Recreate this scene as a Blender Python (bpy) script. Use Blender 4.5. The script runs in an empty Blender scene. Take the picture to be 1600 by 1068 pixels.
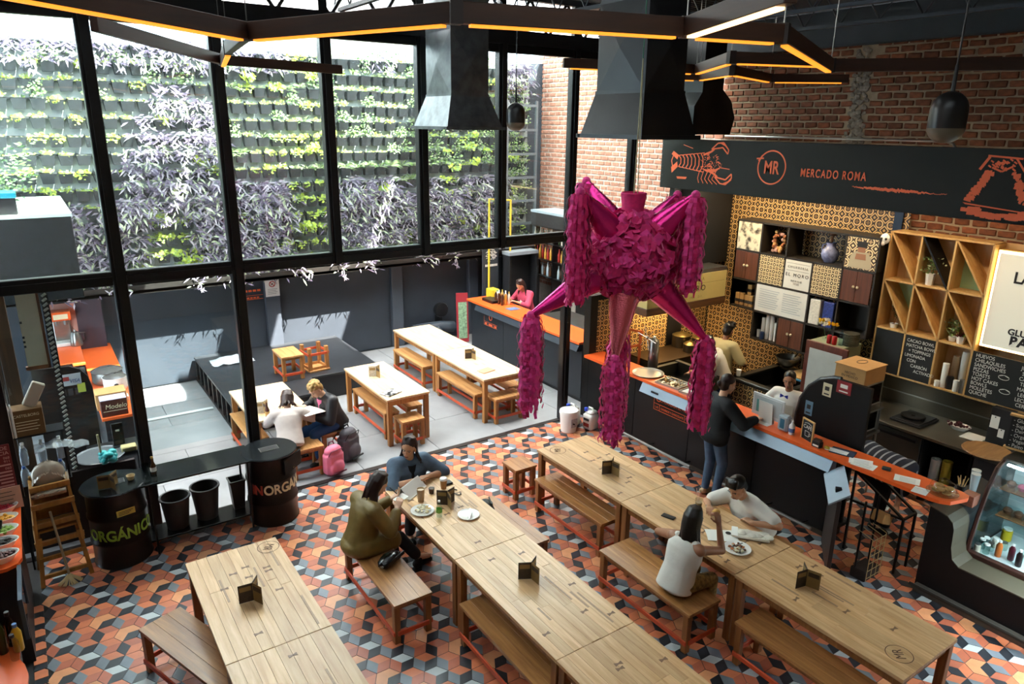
import bpy, bmesh, math, random
import numpy as np
from mathutils import Vector, Matrix, Euler
random.seed(7)
R = math.radians
PI = math.pi
S = bpy.context.scene
C = S.collection

# ------------------------------------------------------------------ camera, sky, sun, exposure
cam = bpy.data.cameras.new('camera'); camo = bpy.data.objects.new('camera', cam); C.objects.link(camo)
cam.sensor_width = 36.0; cam.lens = 25.017; cam.clip_start = 0.05; cam.clip_end = 300
_yaw, _pitch, _roll = R(34.2455), R(16.9441), R(0.7704)
_f = Vector((math.sin(_yaw)*math.cos(_pitch), math.cos(_yaw)*math.cos(_pitch), -math.sin(_pitch)))
_r = Vector((math.cos(_yaw), -math.sin(_yaw), 0)); _u = _r.cross(_f)
_r2 = _r*math.cos(_roll) + _u*math.sin(_roll); _u2 = -_r*math.sin(_roll) + _u*math.cos(_roll)
camo.matrix_world = Matrix(((_r2.x, _u2.x, -_f.x, 0), (_r2.y, _u2.y, -_f.y, 0), (_r2.z, _u2.z, -_f.z, 4.6), (0, 0, 0, 1)))
S.camera = camo
S.view_settings.view_transform = 'Standard'; S.view_settings.look = 'None'
S.view_settings.exposure = 0.35; S.view_settings.gamma = 1.0; S.view_settings.use_curve_mapping = False
S.cycles.max_bounces = 8; S.cycles.transparent_max_bounces = 12; S.cycles.caustics_reflective = False; S.cycles.caustics_refractive = False
S.cycles.sample_clamp_indirect = 6.0

W = bpy.data.worlds.new('sky'); S.world = W; W.use_nodes = True
_bg = W.node_tree.nodes['Background']; _bg.inputs[0].default_value = (0.80, 0.90, 1.0, 1); _bg.inputs[1].default_value = 8.0

def lamp(name, kind, loc, energy, color=(1, 1, 1), **kw):
    d = bpy.data.lights.new(name, kind); d.energy = energy; d.color = color
    rot = kw.pop('rot', None); aim = kw.pop('aim', None)
    for k, v in kw.items(): setattr(d, k, v)
    o = bpy.data.objects.new(name, d); C.objects.link(o); o.location = loc
    if rot: o.rotation_euler = rot
    if aim is not None: o.rotation_euler = Vector(aim).to_track_quat('-Z', 'Y').to_euler()
    return o
SUN_DIR = Vector((-0.30, 0.50, -0.85)).normalized()
lamp('sun', 'SUN', (0, 0, 30), 42.0, (1.0, 0.95, 0.86), aim=SUN_DIR, angle=R(0.6))
def portal(loc, aim, sx, sy):
    o = lamp('daylight_portal', 'AREA', loc, 1.0, aim=aim, shape='RECTANGLE', size=sx, size_y=sy)
    o.data.cycles.is_portal = True
    return o

# ------------------------------------------------------------------ materials
MATS = {}
def nt(name):
    m = bpy.data.materials.new(name); m.use_nodes = True
    t = m.node_tree; return m, t, t.nodes['Principled BSDF']
def lin(h):
    h = h.lstrip('#'); c = [int(h[i:i+2], 16)/255 for i in (0, 2, 4)]
    return tuple((x/12.92 if x <= .04045 else ((x+.055)/1.055)**2.4) for x in c) + (1,)
def mat(name, col, rough=.5, metal=0., var=0., vscale=8., bump=0., bscale=40., spec=.5, emit=0., alpha=1., coat=0., trans=0., stretch=None, rnd=0., sheen=0., sub=0.):
    if name in MATS: return MATS[name]
    m, t, b = nt(name); N, L = t.nodes, t.links
    if isinstance(col, str): col = lin(col)
    if len(col) == 3: col = tuple(col) + (1,)
    b.inputs['Base Color'].default_value = col; b.inputs['Roughness'].default_value = rough; b.inputs['Metallic'].default_value = metal
    b.inputs['Specular IOR Level'].default_value = spec
    if coat: b.inputs['Coat Weight'].default_value = coat; b.inputs['Coat Roughness'].default_value = .15
    if trans: b.inputs['Transmission Weight'].default_value = trans
    if sub: b.inputs['Subsurface Weight'].default_value = sub; b.inputs['Subsurface Scale'].default_value = .02; b.inputs['Subsurface Radius'].default_value = (1, .4, .25)
    if sheen: b.inputs['Sheen Weight'].default_value = sheen
    if emit: b.inputs['Emission Color'].default_value = col; b.inputs['Emission Strength'].default_value = emit
    if alpha < 1: b.inputs['Alpha'].default_value = alpha
    src = None
    if var or bump:
        tc = N.new('ShaderNodeTexCoord'); src = tc.outputs['Object']
        if stretch:
            mp = N.new('ShaderNodeMapping'); mp.inputs['Scale'].default_value = stretch; L.new(src, mp.inputs[0]); src = mp.outputs[0]
    if var or rnd:
        hsv = N.new('ShaderNodeHueSaturation'); hsv.inputs['Color'].default_value = col; hsv.inputs['Value'].default_value = 1
        acc = None
        if var:
            n = N.new('ShaderNodeTexNoise'); n.inputs['Scale'].default_value = vscale; n.inputs['Detail'].default_value = 5; L.new(src, n.inputs['Vector'])
            mr = N.new('ShaderNodeMapRange'); mr.inputs[1].default_value = .25; mr.inputs[2].default_value = .75; mr.inputs[3].default_value = 1-var; mr.inputs[4].default_value = 1+var
            L.new(n.outputs[0], mr.inputs[0]); acc = mr.outputs[0]
        if rnd:
            oi = N.new('ShaderNodeObjectInfo'); mr2 = N.new('ShaderNodeMapRange'); mr2.inputs[3].default_value = 1-rnd; mr2.inputs[4].default_value = 1+rnd
            L.new(oi.outputs['Random'], mr2.inputs[0])
            if acc is None: acc = mr2.outputs[0]
            else:
                mu = N.new('ShaderNodeMath'); mu.operation = 'MULTIPLY'; L.new(acc, mu.inputs[0]); L.new(mr2.outputs[0], mu.inputs[1]); acc = mu.outputs[0]
        L.new(acc, hsv.inputs['Value']); L.new(hsv.outputs[0], b.inputs['Base Color'])
    if bump:
        n2 = N.new('ShaderNodeTexNoise'); n2.inputs['Scale'].default_value = bscale; n2.inputs['Detail'].default_value = 4; L.new(src, n2.inputs['Vector'])
        bp = N.new('ShaderNodeBump'); bp.inputs['Strength'].default_value = bump; bp.inputs['Distance'].default_value = .01
        L.new(n2.outputs[0], bp.inputs['Height']); L.new(bp.outputs[0], b.inputs['Normal'])
    MATS[name] = m; return m

def wood(name, c1, c2, rough=.4, axis=1, scale=1., rnd=.12, coat=0.):
    if name in MATS: return MATS[name]
    m, t, b = nt(name); N, L = t.nodes, t.links
    tc = N.new('ShaderNodeTexCoord'); mp = N.new('ShaderNodeMapping')
    s = [22*scale, 22*scale, 22*scale]; s[axis] = 1.6*scale; mp.inputs['Scale'].default_value = s
    oi = N.new('ShaderNodeObjectInfo'); ad = N.new('ShaderNodeVectorMath'); ad.operation = 'ADD'
    mm = N.new('ShaderNodeMath'); mm.operation = 'MULTIPLY'; mm.inputs[1].default_value = 37.; L.new(oi.outputs['Random'], mm.inputs[0])
    L.new(tc.outputs['Object'], ad.inputs[0]); L.new(mm.outputs[0], ad.inputs[1]); L.new(ad.outputs[0], mp.inputs[0])
    n = N.new('ShaderNodeTexNoise'); n.inputs['Scale'].default_value = 1; n.inputs['Detail'].default_value = 7; n.inputs['Roughness'].default_value = .6; n.inputs['Distortion'].default_value = .6
    L.new(mp.outputs[0], n.inputs['Vector'])
    r = N.new('ShaderNodeValToRGB'); r.color_ramp.elements[0].position = .3; r.color_ramp.elements[1].position = .72
    r.color_ramp.elements[0].color = lin(c1); r.color_ramp.elements[1].color = lin(c2); L.new(n.outputs[0], r.inputs[0])
    hsv = N.new('ShaderNodeHueSaturation'); mr = N.new('ShaderNodeMapRange'); mr.inputs[3].default_value = 1-rnd; mr.inputs[4].default_value = 1+rnd
    L.new(oi.outputs['Random'], mr.inputs[0]); L.new(mr.outputs[0], hsv.inputs['Value']); L.new(r.outputs[0], hsv.inputs['Color']); L.new(hsv.outputs[0], b.inputs['Base Color'])
    b.inputs['Roughness'].default_value = rough
    if coat: b.inputs['Coat Weight'].default_value = coat; b.inputs['Coat Roughness'].default_value = .2
    bp = N.new('ShaderNodeBump'); bp.inputs['Strength'].default_value = .12; bp.inputs['Distance'].default_value = .004; L.new(n.outputs[0], bp.inputs['Height']); L.new(bp.outputs[0], b.inputs['Normal'])
    MATS[name] = m; return m

def glass(name, tint=(.9, .96, .97), refl=.06, dust=0.):
    """thin pane: clear, with a mirror share that grows at grazing angles and a little dust"""
    if name in MATS: return MATS[name]
    m = bpy.data.materials.new(name); m.use_nodes = True; t = m.node_tree; N, L = t.nodes, t.links
    N.remove(N['Principled BSDF']); out = N['Material Output']
    tr = N.new('ShaderNodeBsdfTransparent'); tr.inputs[0].default_value = (*tint, 1)
    gl = N.new('ShaderNodeBsdfGlossy'); gl.inputs['Roughness'].default_value = .02
    lw = N.new('ShaderNodeLayerWeight'); lw.inputs[0].default_value = .5
    pw = N.new('ShaderNodeMath'); pw.operation = 'POWER'; pw.inputs[1].default_value = 4.; L.new(lw.outputs['Facing'], pw.inputs[0])
    ma = N.new('ShaderNodeMath'); ma.operation = 'MULTIPLY_ADD'; ma.inputs[1].default_value = .6; ma.inputs[2].default_value = refl*.5; L.new(pw.outputs[0], ma.inputs[0])
    mx = N.new('ShaderNodeMixShader'); L.new(ma.outputs[0], mx.inputs[0]); L.new(tr.outputs[0], mx.inputs[1]); L.new(gl.outputs[0], mx.inputs[2])
    last = mx.outputs[0]
    if dust:
        df = N.new('ShaderNodeBsdfTranslucent'); df.inputs[0].default_value = (.9, .92, .95, 1)
        no = N.new('ShaderNodeTexNoise'); no.inputs['Scale'].default_value = .7; no.inputs['Detail'].default_value = 6
        tc = N.new('ShaderNodeTexCoord'); L.new(tc.outputs['Object'], no.inputs['Vector'])
        mr = N.new('ShaderNodeMapRange'); mr.inputs[1].default_value = .3; mr.inputs[2].default_value = .75; mr.inputs[3].default_value = dust*.3; mr.inputs[4].default_value = dust*1.5; L.new(no.outputs[0], mr.inputs[0])
        m2 = N.new('ShaderNodeMixShader'); L.new(mr.outputs[0], m2.inputs[0]); L.new(last, m2.inputs[1]); L.new(df.outputs[0], m2.inputs[2]); last = m2.outputs[0]
    L.new(last, out.inputs[0]); MATS[name] = m; return m

# ------------------------------------------------------------------ mesh helpers
class MB:
    def __init__(s): s.v = []; s.f = []; s.mi = []; s.x = Matrix.Identity(4)
    def at(s, loc=(0, 0, 0), rot=(0, 0, 0), sc=(1, 1, 1)):
        s.x = Matrix.Translation(loc) @ Euler(rot).to_matrix().to_4x4() @ Matrix.Diagonal((*sc, 1)); return s
    def add(s, vs, fs, mi=0):
        o = len(s.v); x = s.x
        s.v += [tuple(x @ Vector(p)) for p in vs]; s.f += [tuple(i+o for i in q) for q in fs]; s.mi += [mi]*len(fs); return s
    def box(s, x0, x1, y0, y1, z0, z1, c=0., mi=0):
        if x0 > x1: x0, x1 = x1, x0
        if y0 > y1: y0, y1 = y1, y0
        if z0 > z1: z0, z1 = z1, z0
        c = min(c, (x1-x0)*.45, (y1-y0)*.45, (z1-z0)*.45)
        if c <= 0:
            return s.add([(x, y, z) for z in (z0, z1) for y in (y0, y1) for x in (x0, x1)], [(0, 2, 3, 1), (4, 5, 7, 6), (0, 1, 5, 4), (2, 6, 7, 3), (0, 4, 6, 2), (1, 3, 7, 5)], mi)
        vs = []; idx = {}
        for i, x in enumerate((x0, x1)):
            for j, y in enumerate((y0, y1)):
                for k, z in enumerate((z0, z1)):
                    dx, dy, dz = (c if i == 0 else -c), (c if j == 0 else -c), (c if k == 0 else -c)
                    for a, p in enumerate(((x, y+dy, z+dz), (x+dx, y, z+dz), (x+dx, y+dy, z))):
                        idx[i, j, k, a] = len(vs); vs.append(p)
        g = lambda i, j, k, a: idx[i, j, k, a]; fs = []
        def face(q, n):
            p = [Vector(vs[i]) for i in q]; nn = (p[1]-p[0]).cross(p[2]-p[0])
            fs.append(tuple(q) if nn.dot(Vector(n)) > 0 else tuple(reversed(q)))
        for i in (0, 1): face([g(i, 0, 0, 0), g(i, 1, 0, 0), g(i, 1, 1, 0), g(i, 0, 1, 0)], (2*i-1, 0, 0))
        for j in (0, 1): face([g(0, j, 0, 1), g(1, j, 0, 1), g(1, j, 1, 1), g(0, j, 1, 1)], (0, 2*j-1, 0))
        for k in (0, 1): face([g(0, 0, k, 2), g(1, 0, k, 2), g(1, 1, k, 2), g(0, 1, k, 2)], (0, 0, 2*k-1))
        for i in (0, 1):
            for j in (0, 1): face([g(i, j, 0, 0), g(i, j, 1, 0), g(i, j, 1, 1), g(i, j, 0, 1)], (2*i-1, 2*j-1, 0))
            for k in (0, 1): face([g(i, 0, k, 0), g(i, 1, k, 0), g(i, 1, k, 2), g(i, 0, k, 2)], (2*i-1, 0, 2*k-1))
        for j in (0, 1):
            for k in (0, 1): face([g(0, j, k, 1), g(1, j, k, 1), g(1, j, k, 2), g(0, j, k, 2)], (0, 2*j-1, 2*k-1))
        for i in (0, 1):
            for j in (0, 1):
                for k in (0, 1): face([g(i, j, k, 0), g(i, j, k, 1), g(i, j, k, 2)], (2*i-1, 2*j-1, 2*k-1))
        return s.add(vs, fs, mi)
    def prism(s, poly, z0, z1, mi=0, ax='z'):
        """poly: 2D outline (any winding) extruded between z0 and z1 along axis ax"""
        n = len(poly)
        ar = sum(poly[i][0]*poly[(i+1) % n][1]-poly[(i+1) % n][0]*poly[i][1] for i in range(n))
        if ar < 0: poly = poly[::-1]
        m = {'z': lambda a, b, c: (a, b, c), 'x': lambda a, b, c: (c, a, b), 'y': lambda a, b, c: (b, c, a)}[ax]
        vs = [m(a, b, z0) for a, b in poly]+[m(a, b, z1) for a, b in poly]
        fs = [tuple(range(n-1, -1, -1)), tuple(range(n, 2*n))]+[(i, (i+1) % n, n+(i+1) % n, n+i) for i in range(n)]
        return s.add(vs, fs, mi)
    def lathe(s, prof, n=16, c=(0, 0, 0), mi=0, cap=True):
        vs = []; fs = []
        for r, z in prof:
            for i in range(n):
                a = 2*PI*i/n; vs.append((c[0]+r*math.cos(a), c[1]+r*math.sin(a), c[2]+z))
        for k in range(len(prof)-1):
            for i in range(n):
                j = (i+1) % n; fs.append((k*n+i, k*n+j, (k+1)*n+j, (k+1)*n+i))
        if cap:
            fs.append(tuple(range(n-1, -1, -1))); m = (len(prof)-1)*n; fs.append(tuple(range(m, m+n)))
        return s.add(vs, fs, mi)
    def cyl(s, p0, p1, r0, r1=None, n=10, mi=0):
        return s.tube([p0, p1], [r0, r0 if r1 is None else r1], n, mi)
    def tube(s, pts, r, n=8, mi=0, flat=None):
        pts = [Vector(p) for p in pts]; m = len(pts)
        rs = r if isinstance(r, (list, tuple)) else [r]*m
        vs = []; fs = []; up = None
        for i, p in enumerate(pts):
            d = (pts[min(i+1, m-1)]-pts[max(i-1, 0)]).normalized()
            if up is None: up = d.orthogonal().normalized()
            a = (up-d*up.dot(d)); a = a.normalized() if a.length > 1e-6 else d.orthogonal().normalized(); up = a; b = d.cross(a)
            for k in range(n):
                t = 2*PI*k/n; vs.append(tuple(p+(a*math.cos(t)+b*math.sin(t)*(flat or 1))*rs[i]))
        for i in range(m-1):
            for k in range(n):
                j = (k+1) % n; fs.append((i*n+k, i*n+j, (i+1)*n+j, (i+1)*n+k))
        fs.append(tuple(range(n-1, -1, -1))); fs.append(tuple(range((m-1)*n, m*n)))
        return s.add(vs, fs, mi)
    def ball(s, c, rx, ry=None, rz=None, nu=12, nv=8, mi=0):
        ry = rx if ry is None else ry; rz = rx if rz is None else rz
        vs = [(c[0], c[1], c[2]-rz)]
        for j in range(1, nv):
            t = -PI/2+PI*j/nv
            for i in range(nu):
                a = 2*PI*i/nu; vs.append((c[0]+rx*math.cos(t)*math.cos(a), c[1]+ry*math.cos(t)*math.sin(a), c[2]+rz*math.sin(t)))
        vs.append((c[0], c[1], c[2]+rz)); fs = []
        for i in range(nu): fs.append((0, 1+(i+1) % nu, 1+i))
        for j in range(nv-2):
            for i in range(nu):
                k = (i+1) % nu; fs.append((1+j*nu+i, 1+j*nu+k, 1+(j+1)*nu+k, 1+(j+1)*nu+i))
        o = 1+(nv-2)*nu; t = len(vs)-1
        for i in range(nu): fs.append((o+i, o+(i+1) % nu, t))
        return s.add(vs, fs, mi)
    def quad(s, a, b, c, d, mi=0): return s.add([a, b, c, d], [(0, 1, 2, 3)], mi)
    def sheet(s, P, th=0., mi=0):
        """P: grid rows of points; th: thickness along -z"""
        n, m = len(P), len(P[0]); vs = [p for r in P for p in r]; fs = [(i*m+j, i*m+j+1, (i+1)*m+j+1, (i+1)*m+j) for i in range(n-1) for j in range(m-1)]
        if th:
            o = len(vs); vs = vs+[(p[0], p[1], p[2]-th) for p in vs]
            fs = fs+[tuple(q+o for q in reversed(f)) for f in fs]
            ring = [j for j in range(m)]+[i*m+m-1 for i in range(1, n)]+[(n-1)*m+j for j in range(m-2, -1, -1)]+[i*m for i in range(n-2, 0, -1)]
            for a, b in zip(ring, ring[1:]+ring[:1]): fs.append((b, a, a+o, b+o))
        return s.add(vs, fs, mi)
    def mesh(s, name, mats, smooth=False):
        me = bpy.data.meshes.new(name); me.from_pydata(s.v, [], s.f); 
        for m in (mats if isinstance(mats, (list, tuple)) else [mats]): me.materials.append(m)
        if any(s.mi): me.polygons.foreach_set('material_index', s.mi)
        if smooth:
            me.polygons.foreach_set('use_smooth', [True]*len(me.polygons)); me.set_sharp_from_angle(angle=R(smooth if smooth is not True else 40))
        me.update(); return me
    def build(s, name, mats, parent=None, loc=None, rot=None, smooth=False):
        return obj(name, s.mesh(name, mats, smooth), parent, loc, rot)
def obj(name, me, parent=None, loc=None, rot=None, sc=None):
    o = bpy.data.objects.new(name, me); C.objects.link(o)
    if parent: o.parent = parent
    if loc is not None: o.location = loc
    if rot is not None: o.rotation_euler = rot
    if sc is not None: o.scale = sc
    return o
def tag(o, label, cat, group=None):
    o['label'] = label; o['category'] = cat
    if group: o['group'] = group
    return o
def thing(name, label, cat, loc=(0, 0, 0), rz=0., group=None):
    o = bpy.data.objects.new(name, None); C.objects.link(o); o.location = loc; o.rotation_euler = (0, 0, rz); o.empty_display_size = .1
    return tag(o, label, cat, group)
def structure(o): o['kind'] = 'structure'; return o
def sempty(name):
    o = bpy.data.objects.new(name, None); C.objects.link(o); o.empty_display_size = .1; o['kind'] = 'structure'; return o
def dup(o, loc=None, rz=None, label=None, group=None, parent=None):
    r = o.copy(); C.objects.link(r)
    if parent: r.parent = parent
    if loc is not None: r.location = loc
    if rz is not None: r.rotation_euler = (0, 0, rz)
    if label: r['label'] = label
    if group: r['group'] = group
    for ch in list(o.children): dup(ch, parent=r)
    return r
def text(name, s, size, m, loc, rot, parent=None, ext=.002, sx=1., align='CENTER', space=1., shear=0., off=0.):
    cu = bpy.data.curves.new(name, 'FONT'); cu.body = s; cu.size = size; cu.align_x = align; cu.align_y = 'CENTER'; cu.extrude = ext; cu.space_character = space; cu.shear = shear; cu.offset = off
    cu.materials.append(m); t_ = bpy.data.objects.new(name, cu); C.objects.link(t_)
    me = bpy.data.meshes.new(name); me.materials.append(m); o = obj(name, me, parent, loc, rot, (sx, 1, 1))
    LATE.append((o, t_, m, None)); return o
LATE = []
ORD = ['first', 'second', 'third', 'fourth', 'fifth', 'sixth', 'seventh', 'eighth', 'ninth', 'tenth', 'eleventh', 'twelfth', 'thirteenth', 'fourteenth', 'fifteenth', 'sixteenth', 'seventeenth']
FACE_MX = (PI/2, 0, -PI/2)   # text readable from the -X side
FACE_MY = (PI/2, 0, 0)       # text readable from the -Y side
def voxel(mb, name, m, size, parent=None, smooth_it=4, extra=None):
    """fuse overlapping shapes into one continuous skin"""
    me = mb.mesh(name, m, True); o = obj(name, me, parent)
    md = o.modifiers.new('fuse', 'REMESH'); md.mode = 'VOXEL'; md.voxel_size = size; md.use_smooth_shade = True
    if smooth_it:
        ms = o.modifiers.new('soft', 'SMOOTH'); ms.iterations = smooth_it; ms.factor = .5
    LATE.append((o, o, m, extra)); return o
def finish():
    dg = bpy.context.evaluated_depsgraph_get()
    for o, src, m, post in LATE:
        me = bpy.data.meshes.new_from_object(src.evaluated_get(dg)); me.name = o.name.split('.')[0]
        if not me.materials:
            for q in (m if isinstance(m, (list, tuple)) else [m]): me.materials.append(q)
        o.modifiers.clear() if src is o else None
        o.data = me
        if src is o: me.polygons.foreach_set('use_smooth', [True]*len(me.polygons))
        if post: post(o)
    for o, src, m, post in LATE:
        if src is not o: bpy.data.objects.remove(src)
# ------------------------------------------------------------------ common materials
black_steel = mat('black_steel', '#17181a', .38, .3, var=.15, vscale=5, bump=.02)
black_paint = mat('black_paint', '#1b1c1f', .55, var=.15, vscale=3, bump=.05, bscale=60)
black_satin = mat('black_satin', '#0f0f11', .45, spec=.3)
orange_lam = mat('orange_laminate', '#e8622a', .32, var=.05, vscale=6)
steel = mat('stainless_steel', '#9a9994', .28, .9, var=.08, vscale=6, bump=.03, bscale=90)
dark_steel = mat('brushed_dark_steel', '#57564f', .35, .8, var=.1, vscale=4)
white_pl = mat('white_plastic', '#e8e8e4', .4)
white_cer = mat('white_ceramic', '#eeece6', .18, coat=.4)
paper = mat('paper', '#eceae2', .8)
black_pl = mat('black_plastic', '#161618', .4)
grey_blue = mat('grey_blue_metal', '#8fa0ae', .45, .2, var=.06, vscale=4)
signal_orange = mat('signal_orange_paint', '#ef6b3c', .6)
cream_letter = mat('cream_paint', '#e9dfb9', .6)

# ------------------------------------------------------------------ floor: hexagon tiles of three diamonds
floor = sempty('floor')
tile_cols = {'orange': '#d27b55', 'dusty': '#b5664c', 'peach': '#e09b6d', 'grey': '#767f88', 'dark': '#2b2e34', 'light': '#bcc4c6'}
TM = {k: mat('cement_'+k, v, .34, var=.12, vscale=9, bump=.03, bscale=30, rnd=.07) for k, v in tile_cols.items()}
TNAMES = list(tile_cols)
TYPES = {1: ('orange', 'grey', 'dark'), 2: ('light', 'dusty', 'dark'), 3: ('orange', 'grey', 'dusty'), 4: ('peach', 'peach', 'dark'), 5: ('dusty', 'dark', 'orange')}
HS = .1190; PITCH = .2062
def hex_mb(mb, cx, cy, ty, z=0., g=.0022):
    s = HS-g; vv = [(cx+s*math.cos(R(60*k)), cy+s*math.sin(R(60*k))) for k in range(6)]
    top = [(x, y, z) for x, y in vv]+[(cx, cy, z)]
    for q, (i, j, k) in zip(TYPES[ty], ((0, 1, 2), (2, 3, 4), (4, 5, 0))):
        mb.add([top[6], top[i], top[j], top[k]], [(0, 1, 2, 3)], TNAMES.index(q))
    low = [(x, y, z-.012) for x, y in vv]
    sd = TNAMES.index('dark')
    mb.add(top[:6]+low, [(i+6, (i+1) % 6+6, (i+1) % 6, i) for i in range(6)], sd)
TMESH = {}
for ty in TYPES:
    mb = MB(); hex_mb(mb, 0, 0, ty); TMESH[ty] = mb.mesh('hex_tile', [TM[k] for k in TNAMES])
SEQ = [4, 5, 3, 1, 2, 3]
TABLE_RECTS = [(.71, 1.53, 3.2, 6.29), (2.79, 3.59, 1.9, 6.54), (4.81, 5.62, 1.9, 6.49)]
CAMP = Vector((0, 0, 4.6)); _MI = camo.matrix_world.inverted()
def pix(p):
    q = _MI @ Vector(p)
    if q.z > -.1: return None
    return (800-q.x/q.z*1111.86, 534+q.y/q.z*1111.86)
cands = []
for c in range(-2, 53):
    X = -.167+.1795*c
    for j in range(-8, 42):
        Y = 7.233-PITCH*j-(PITCH/2 if c % 2 else 0)
        if not (.9 < Y < 8.47 and -.36 < X < 9.7): continue
        k = round((7.233-Y-1.5*PITCH*c)/PITCH) % 6
        P = pix((X, Y, 0)); score = 1e9
        if P and -10 < P[0] < 1610 and -10 < P[1] < 1078:
            score = (Vector((X, Y, 0))-CAMP).length
            if X > 7.1: score += 50
            for x0, x1, y0, y1 in TABLE_RECTS:
                for z in (.75, .1):
                    t = (4.6-z)/4.6; qx, qy = X*t, Y*t
                    if x0-.05 < qx < x1+.05 and y0-.05 < qy < y1+.05: score += 60
        cands.append((score, X, Y, SEQ[k]))
cands.sort()
for sc, X, Y, ty in cands[:300]: obj('hex_tile', TMESH[ty], floor, (X, Y, 0))
mb = MB()
for sc, X, Y, ty in cands[300:]:
    if X > 8.2 and Y < 2: continue
    hex_mb(mb, X, Y, ty)
o = mb.build('hex_tiles', [TM[k] for k in TNAMES], floor); o['kind'] = 'stuff'
# grout bed and the border of half tiles along the left edge
MB().box(-1.3, 10.2, -1.6, 8.47, -.2, -.006).build('grout_bed', mat('grout', '#2b2a29', .8, var=.2, vscale=20), floor)
bm1 = MB().prism([(-.05, -.055), (.05, -.055), (.05, .03), (.025, .06), (-.05, .055)], -.01, .002).mesh('border_tile', TM['orange'])
bm2 = MB().box(-.05, .05, -.04, .04, -.01, .0015).mesh('border_tile', TM['dark'])
for k in range(9):
    obj('border_tile', bm1, floor, (-.5, 7.47-.206*k, 0)); obj('border_tile', bm2, floor, (-.5, 7.37-.206*k, 0))
# patio of concrete slabs
patio = sempty('floor_patio')
slabm = mat('concrete_slab', '#8b8d8f', .7, var=.14, vscale=2.2, bump=.08, bscale=120, rnd=.05)
MB().box(-2.5, 10.2, 8.47, 13.8, -.25, -.02).build('joint_bed', mat('joint_dark', '#55585a', .9), patio)
sm = MB().box(-.598, .598, -.498, .498, -.06, 0, c=.006).mesh('slab', slabm)
for i in range(-2, 7):
    for j in range(5):
        obj('slab', sm, patio, (.35+1.2*i+(.45 if j % 2 else 0), 9.03+1.0*j, 0))
MB().box(-.6, 7.2, 8.44, 8.53, -.05, .004).build('threshold_strip', mat('threshold_metal', '#3a3433', .4, .6), patio)
MB().box(.9, 2.1, 11.9, 11.98, 0, .025, c=.006).build('kerb', mat('pale_kerb', '#cfd4d4', .6), patio)

# ------------------------------------------------------------------ window wall of black steel and glass
win = sempty('window_1')
COLX = [-1.79, -.57, .715, 1.92, 3.12, 4.345, 5.555, 6.8, 8.01]
RZ0, RZ1, TOPZ = 2.92, 3.07, 5.62
for i, x in enumerate(COLX):
    z0 = 0 if i in (0, 2, 3, 7, 8) else RZ0
    w = .067
    MB().box(x-w, x+w, 8.44, 8.56, z0, TOPZ, c=.008).box(x-.03, x+.03, 8.415, 8.44, z0, TOPZ).build('mullion', black_steel, win)
for a, b in zip(COLX, COLX[1:]+[9.9]):
    MB().box(a+.067, b-.067, 8.45, 8.55, RZ0, RZ1, c=.008).box(a+.067, b-.067, 8.43, 8.45, RZ0+.05, RZ1-.05).build('rail', black_steel, win)
    MB().box(a+.067, b-.067, 8.45, 8.55, TOPZ-.1, TOPZ, c=.008).build('head_rail', black_steel, win)
pane_m = glass('window_glass', dust=.005)
pane_c = glass('clear_glass')
for a, b in zip(COLX, COLX[1:]+[9.9]):
    MB().box(a+.06, b-.06, 8.497, 8.503, RZ1-.005, TOPZ-.095).build('pane', pane_m, win)
for a, b in zip(COLX[:3], COLX[1:4]):
    MB().box(a+.06, b-.06, 8.497, 8.503, .95, RZ0+.005).build('pane', pane_c, win)
# truss over the window wall
truss = sempty('trim_1')
MB().box(-2.5, 9.9, 8.42, 8.58, 5.62, 5.80).build('bottom_chord', black_steel, truss)
MB().box(-2.5, 9.9, 8.45, 8.55, 6.18, 6.28).build('top_chord', black_steel, truss)
wm = MB().cyl((-.14, 0, 0), (.14, 0, .4), .022, n=6).mesh('web_bar', black_steel); wm2 = MB().cyl((.14, 0, 0), (-.14, 0, .4), .022, n=6).mesh('web_bar', black_steel)
for k in range(20):
    x = -2.2+.62*k
    obj('web_bar', wm, truss, (x, 8.5, 5.79)); obj('web_bar', wm2, truss, (x+.3, 8.5, 5.79))
for x in COLX: MB().box(x-.05, x+.05, 8.46, 8.54, 5.8, 6.2).build('post', black_steel, truss)

# ------------------------------------------------------------------ right wall of old brick, running on outside
wallr = sempty('wall_right')
brick_m = mat('old_brick', '#7a452a', .85, var=.35, vscale=14, bump=.35, bscale=45, rnd=.28)
MB().box(10.0, 10.3, 8.45, 13.9, 0, 6.2).build('mortar_bed', mat('mortar_daylight_tone', '#cfc3b6', .9, var=.2, vscale=12, bump=.4, bscale=50), wallr)  # outdoor mortar copy, daylight brightness put into its colour
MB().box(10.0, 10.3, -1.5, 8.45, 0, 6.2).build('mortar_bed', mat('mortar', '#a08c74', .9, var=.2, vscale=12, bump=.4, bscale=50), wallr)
BL, BH = .215, .098
bmeshes = []
for k in range(6):
    rr = random.Random(k); mb = MB(); l = .096+rr.uniform(-.008, .003); h = .0365+rr.uniform(-.003, .003)
    mb.box(-.018, .03, -l, l, -h, h, c=.010)
    mb.v = [(x+rr.uniform(-.006, .004), y+rr.uniform(-.006, .006), z+rr.uniform(-.005, .005)) for x, y, z in mb.v]
    bmeshes.append(mb)
blist = []
rr = random.Random(11)
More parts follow.
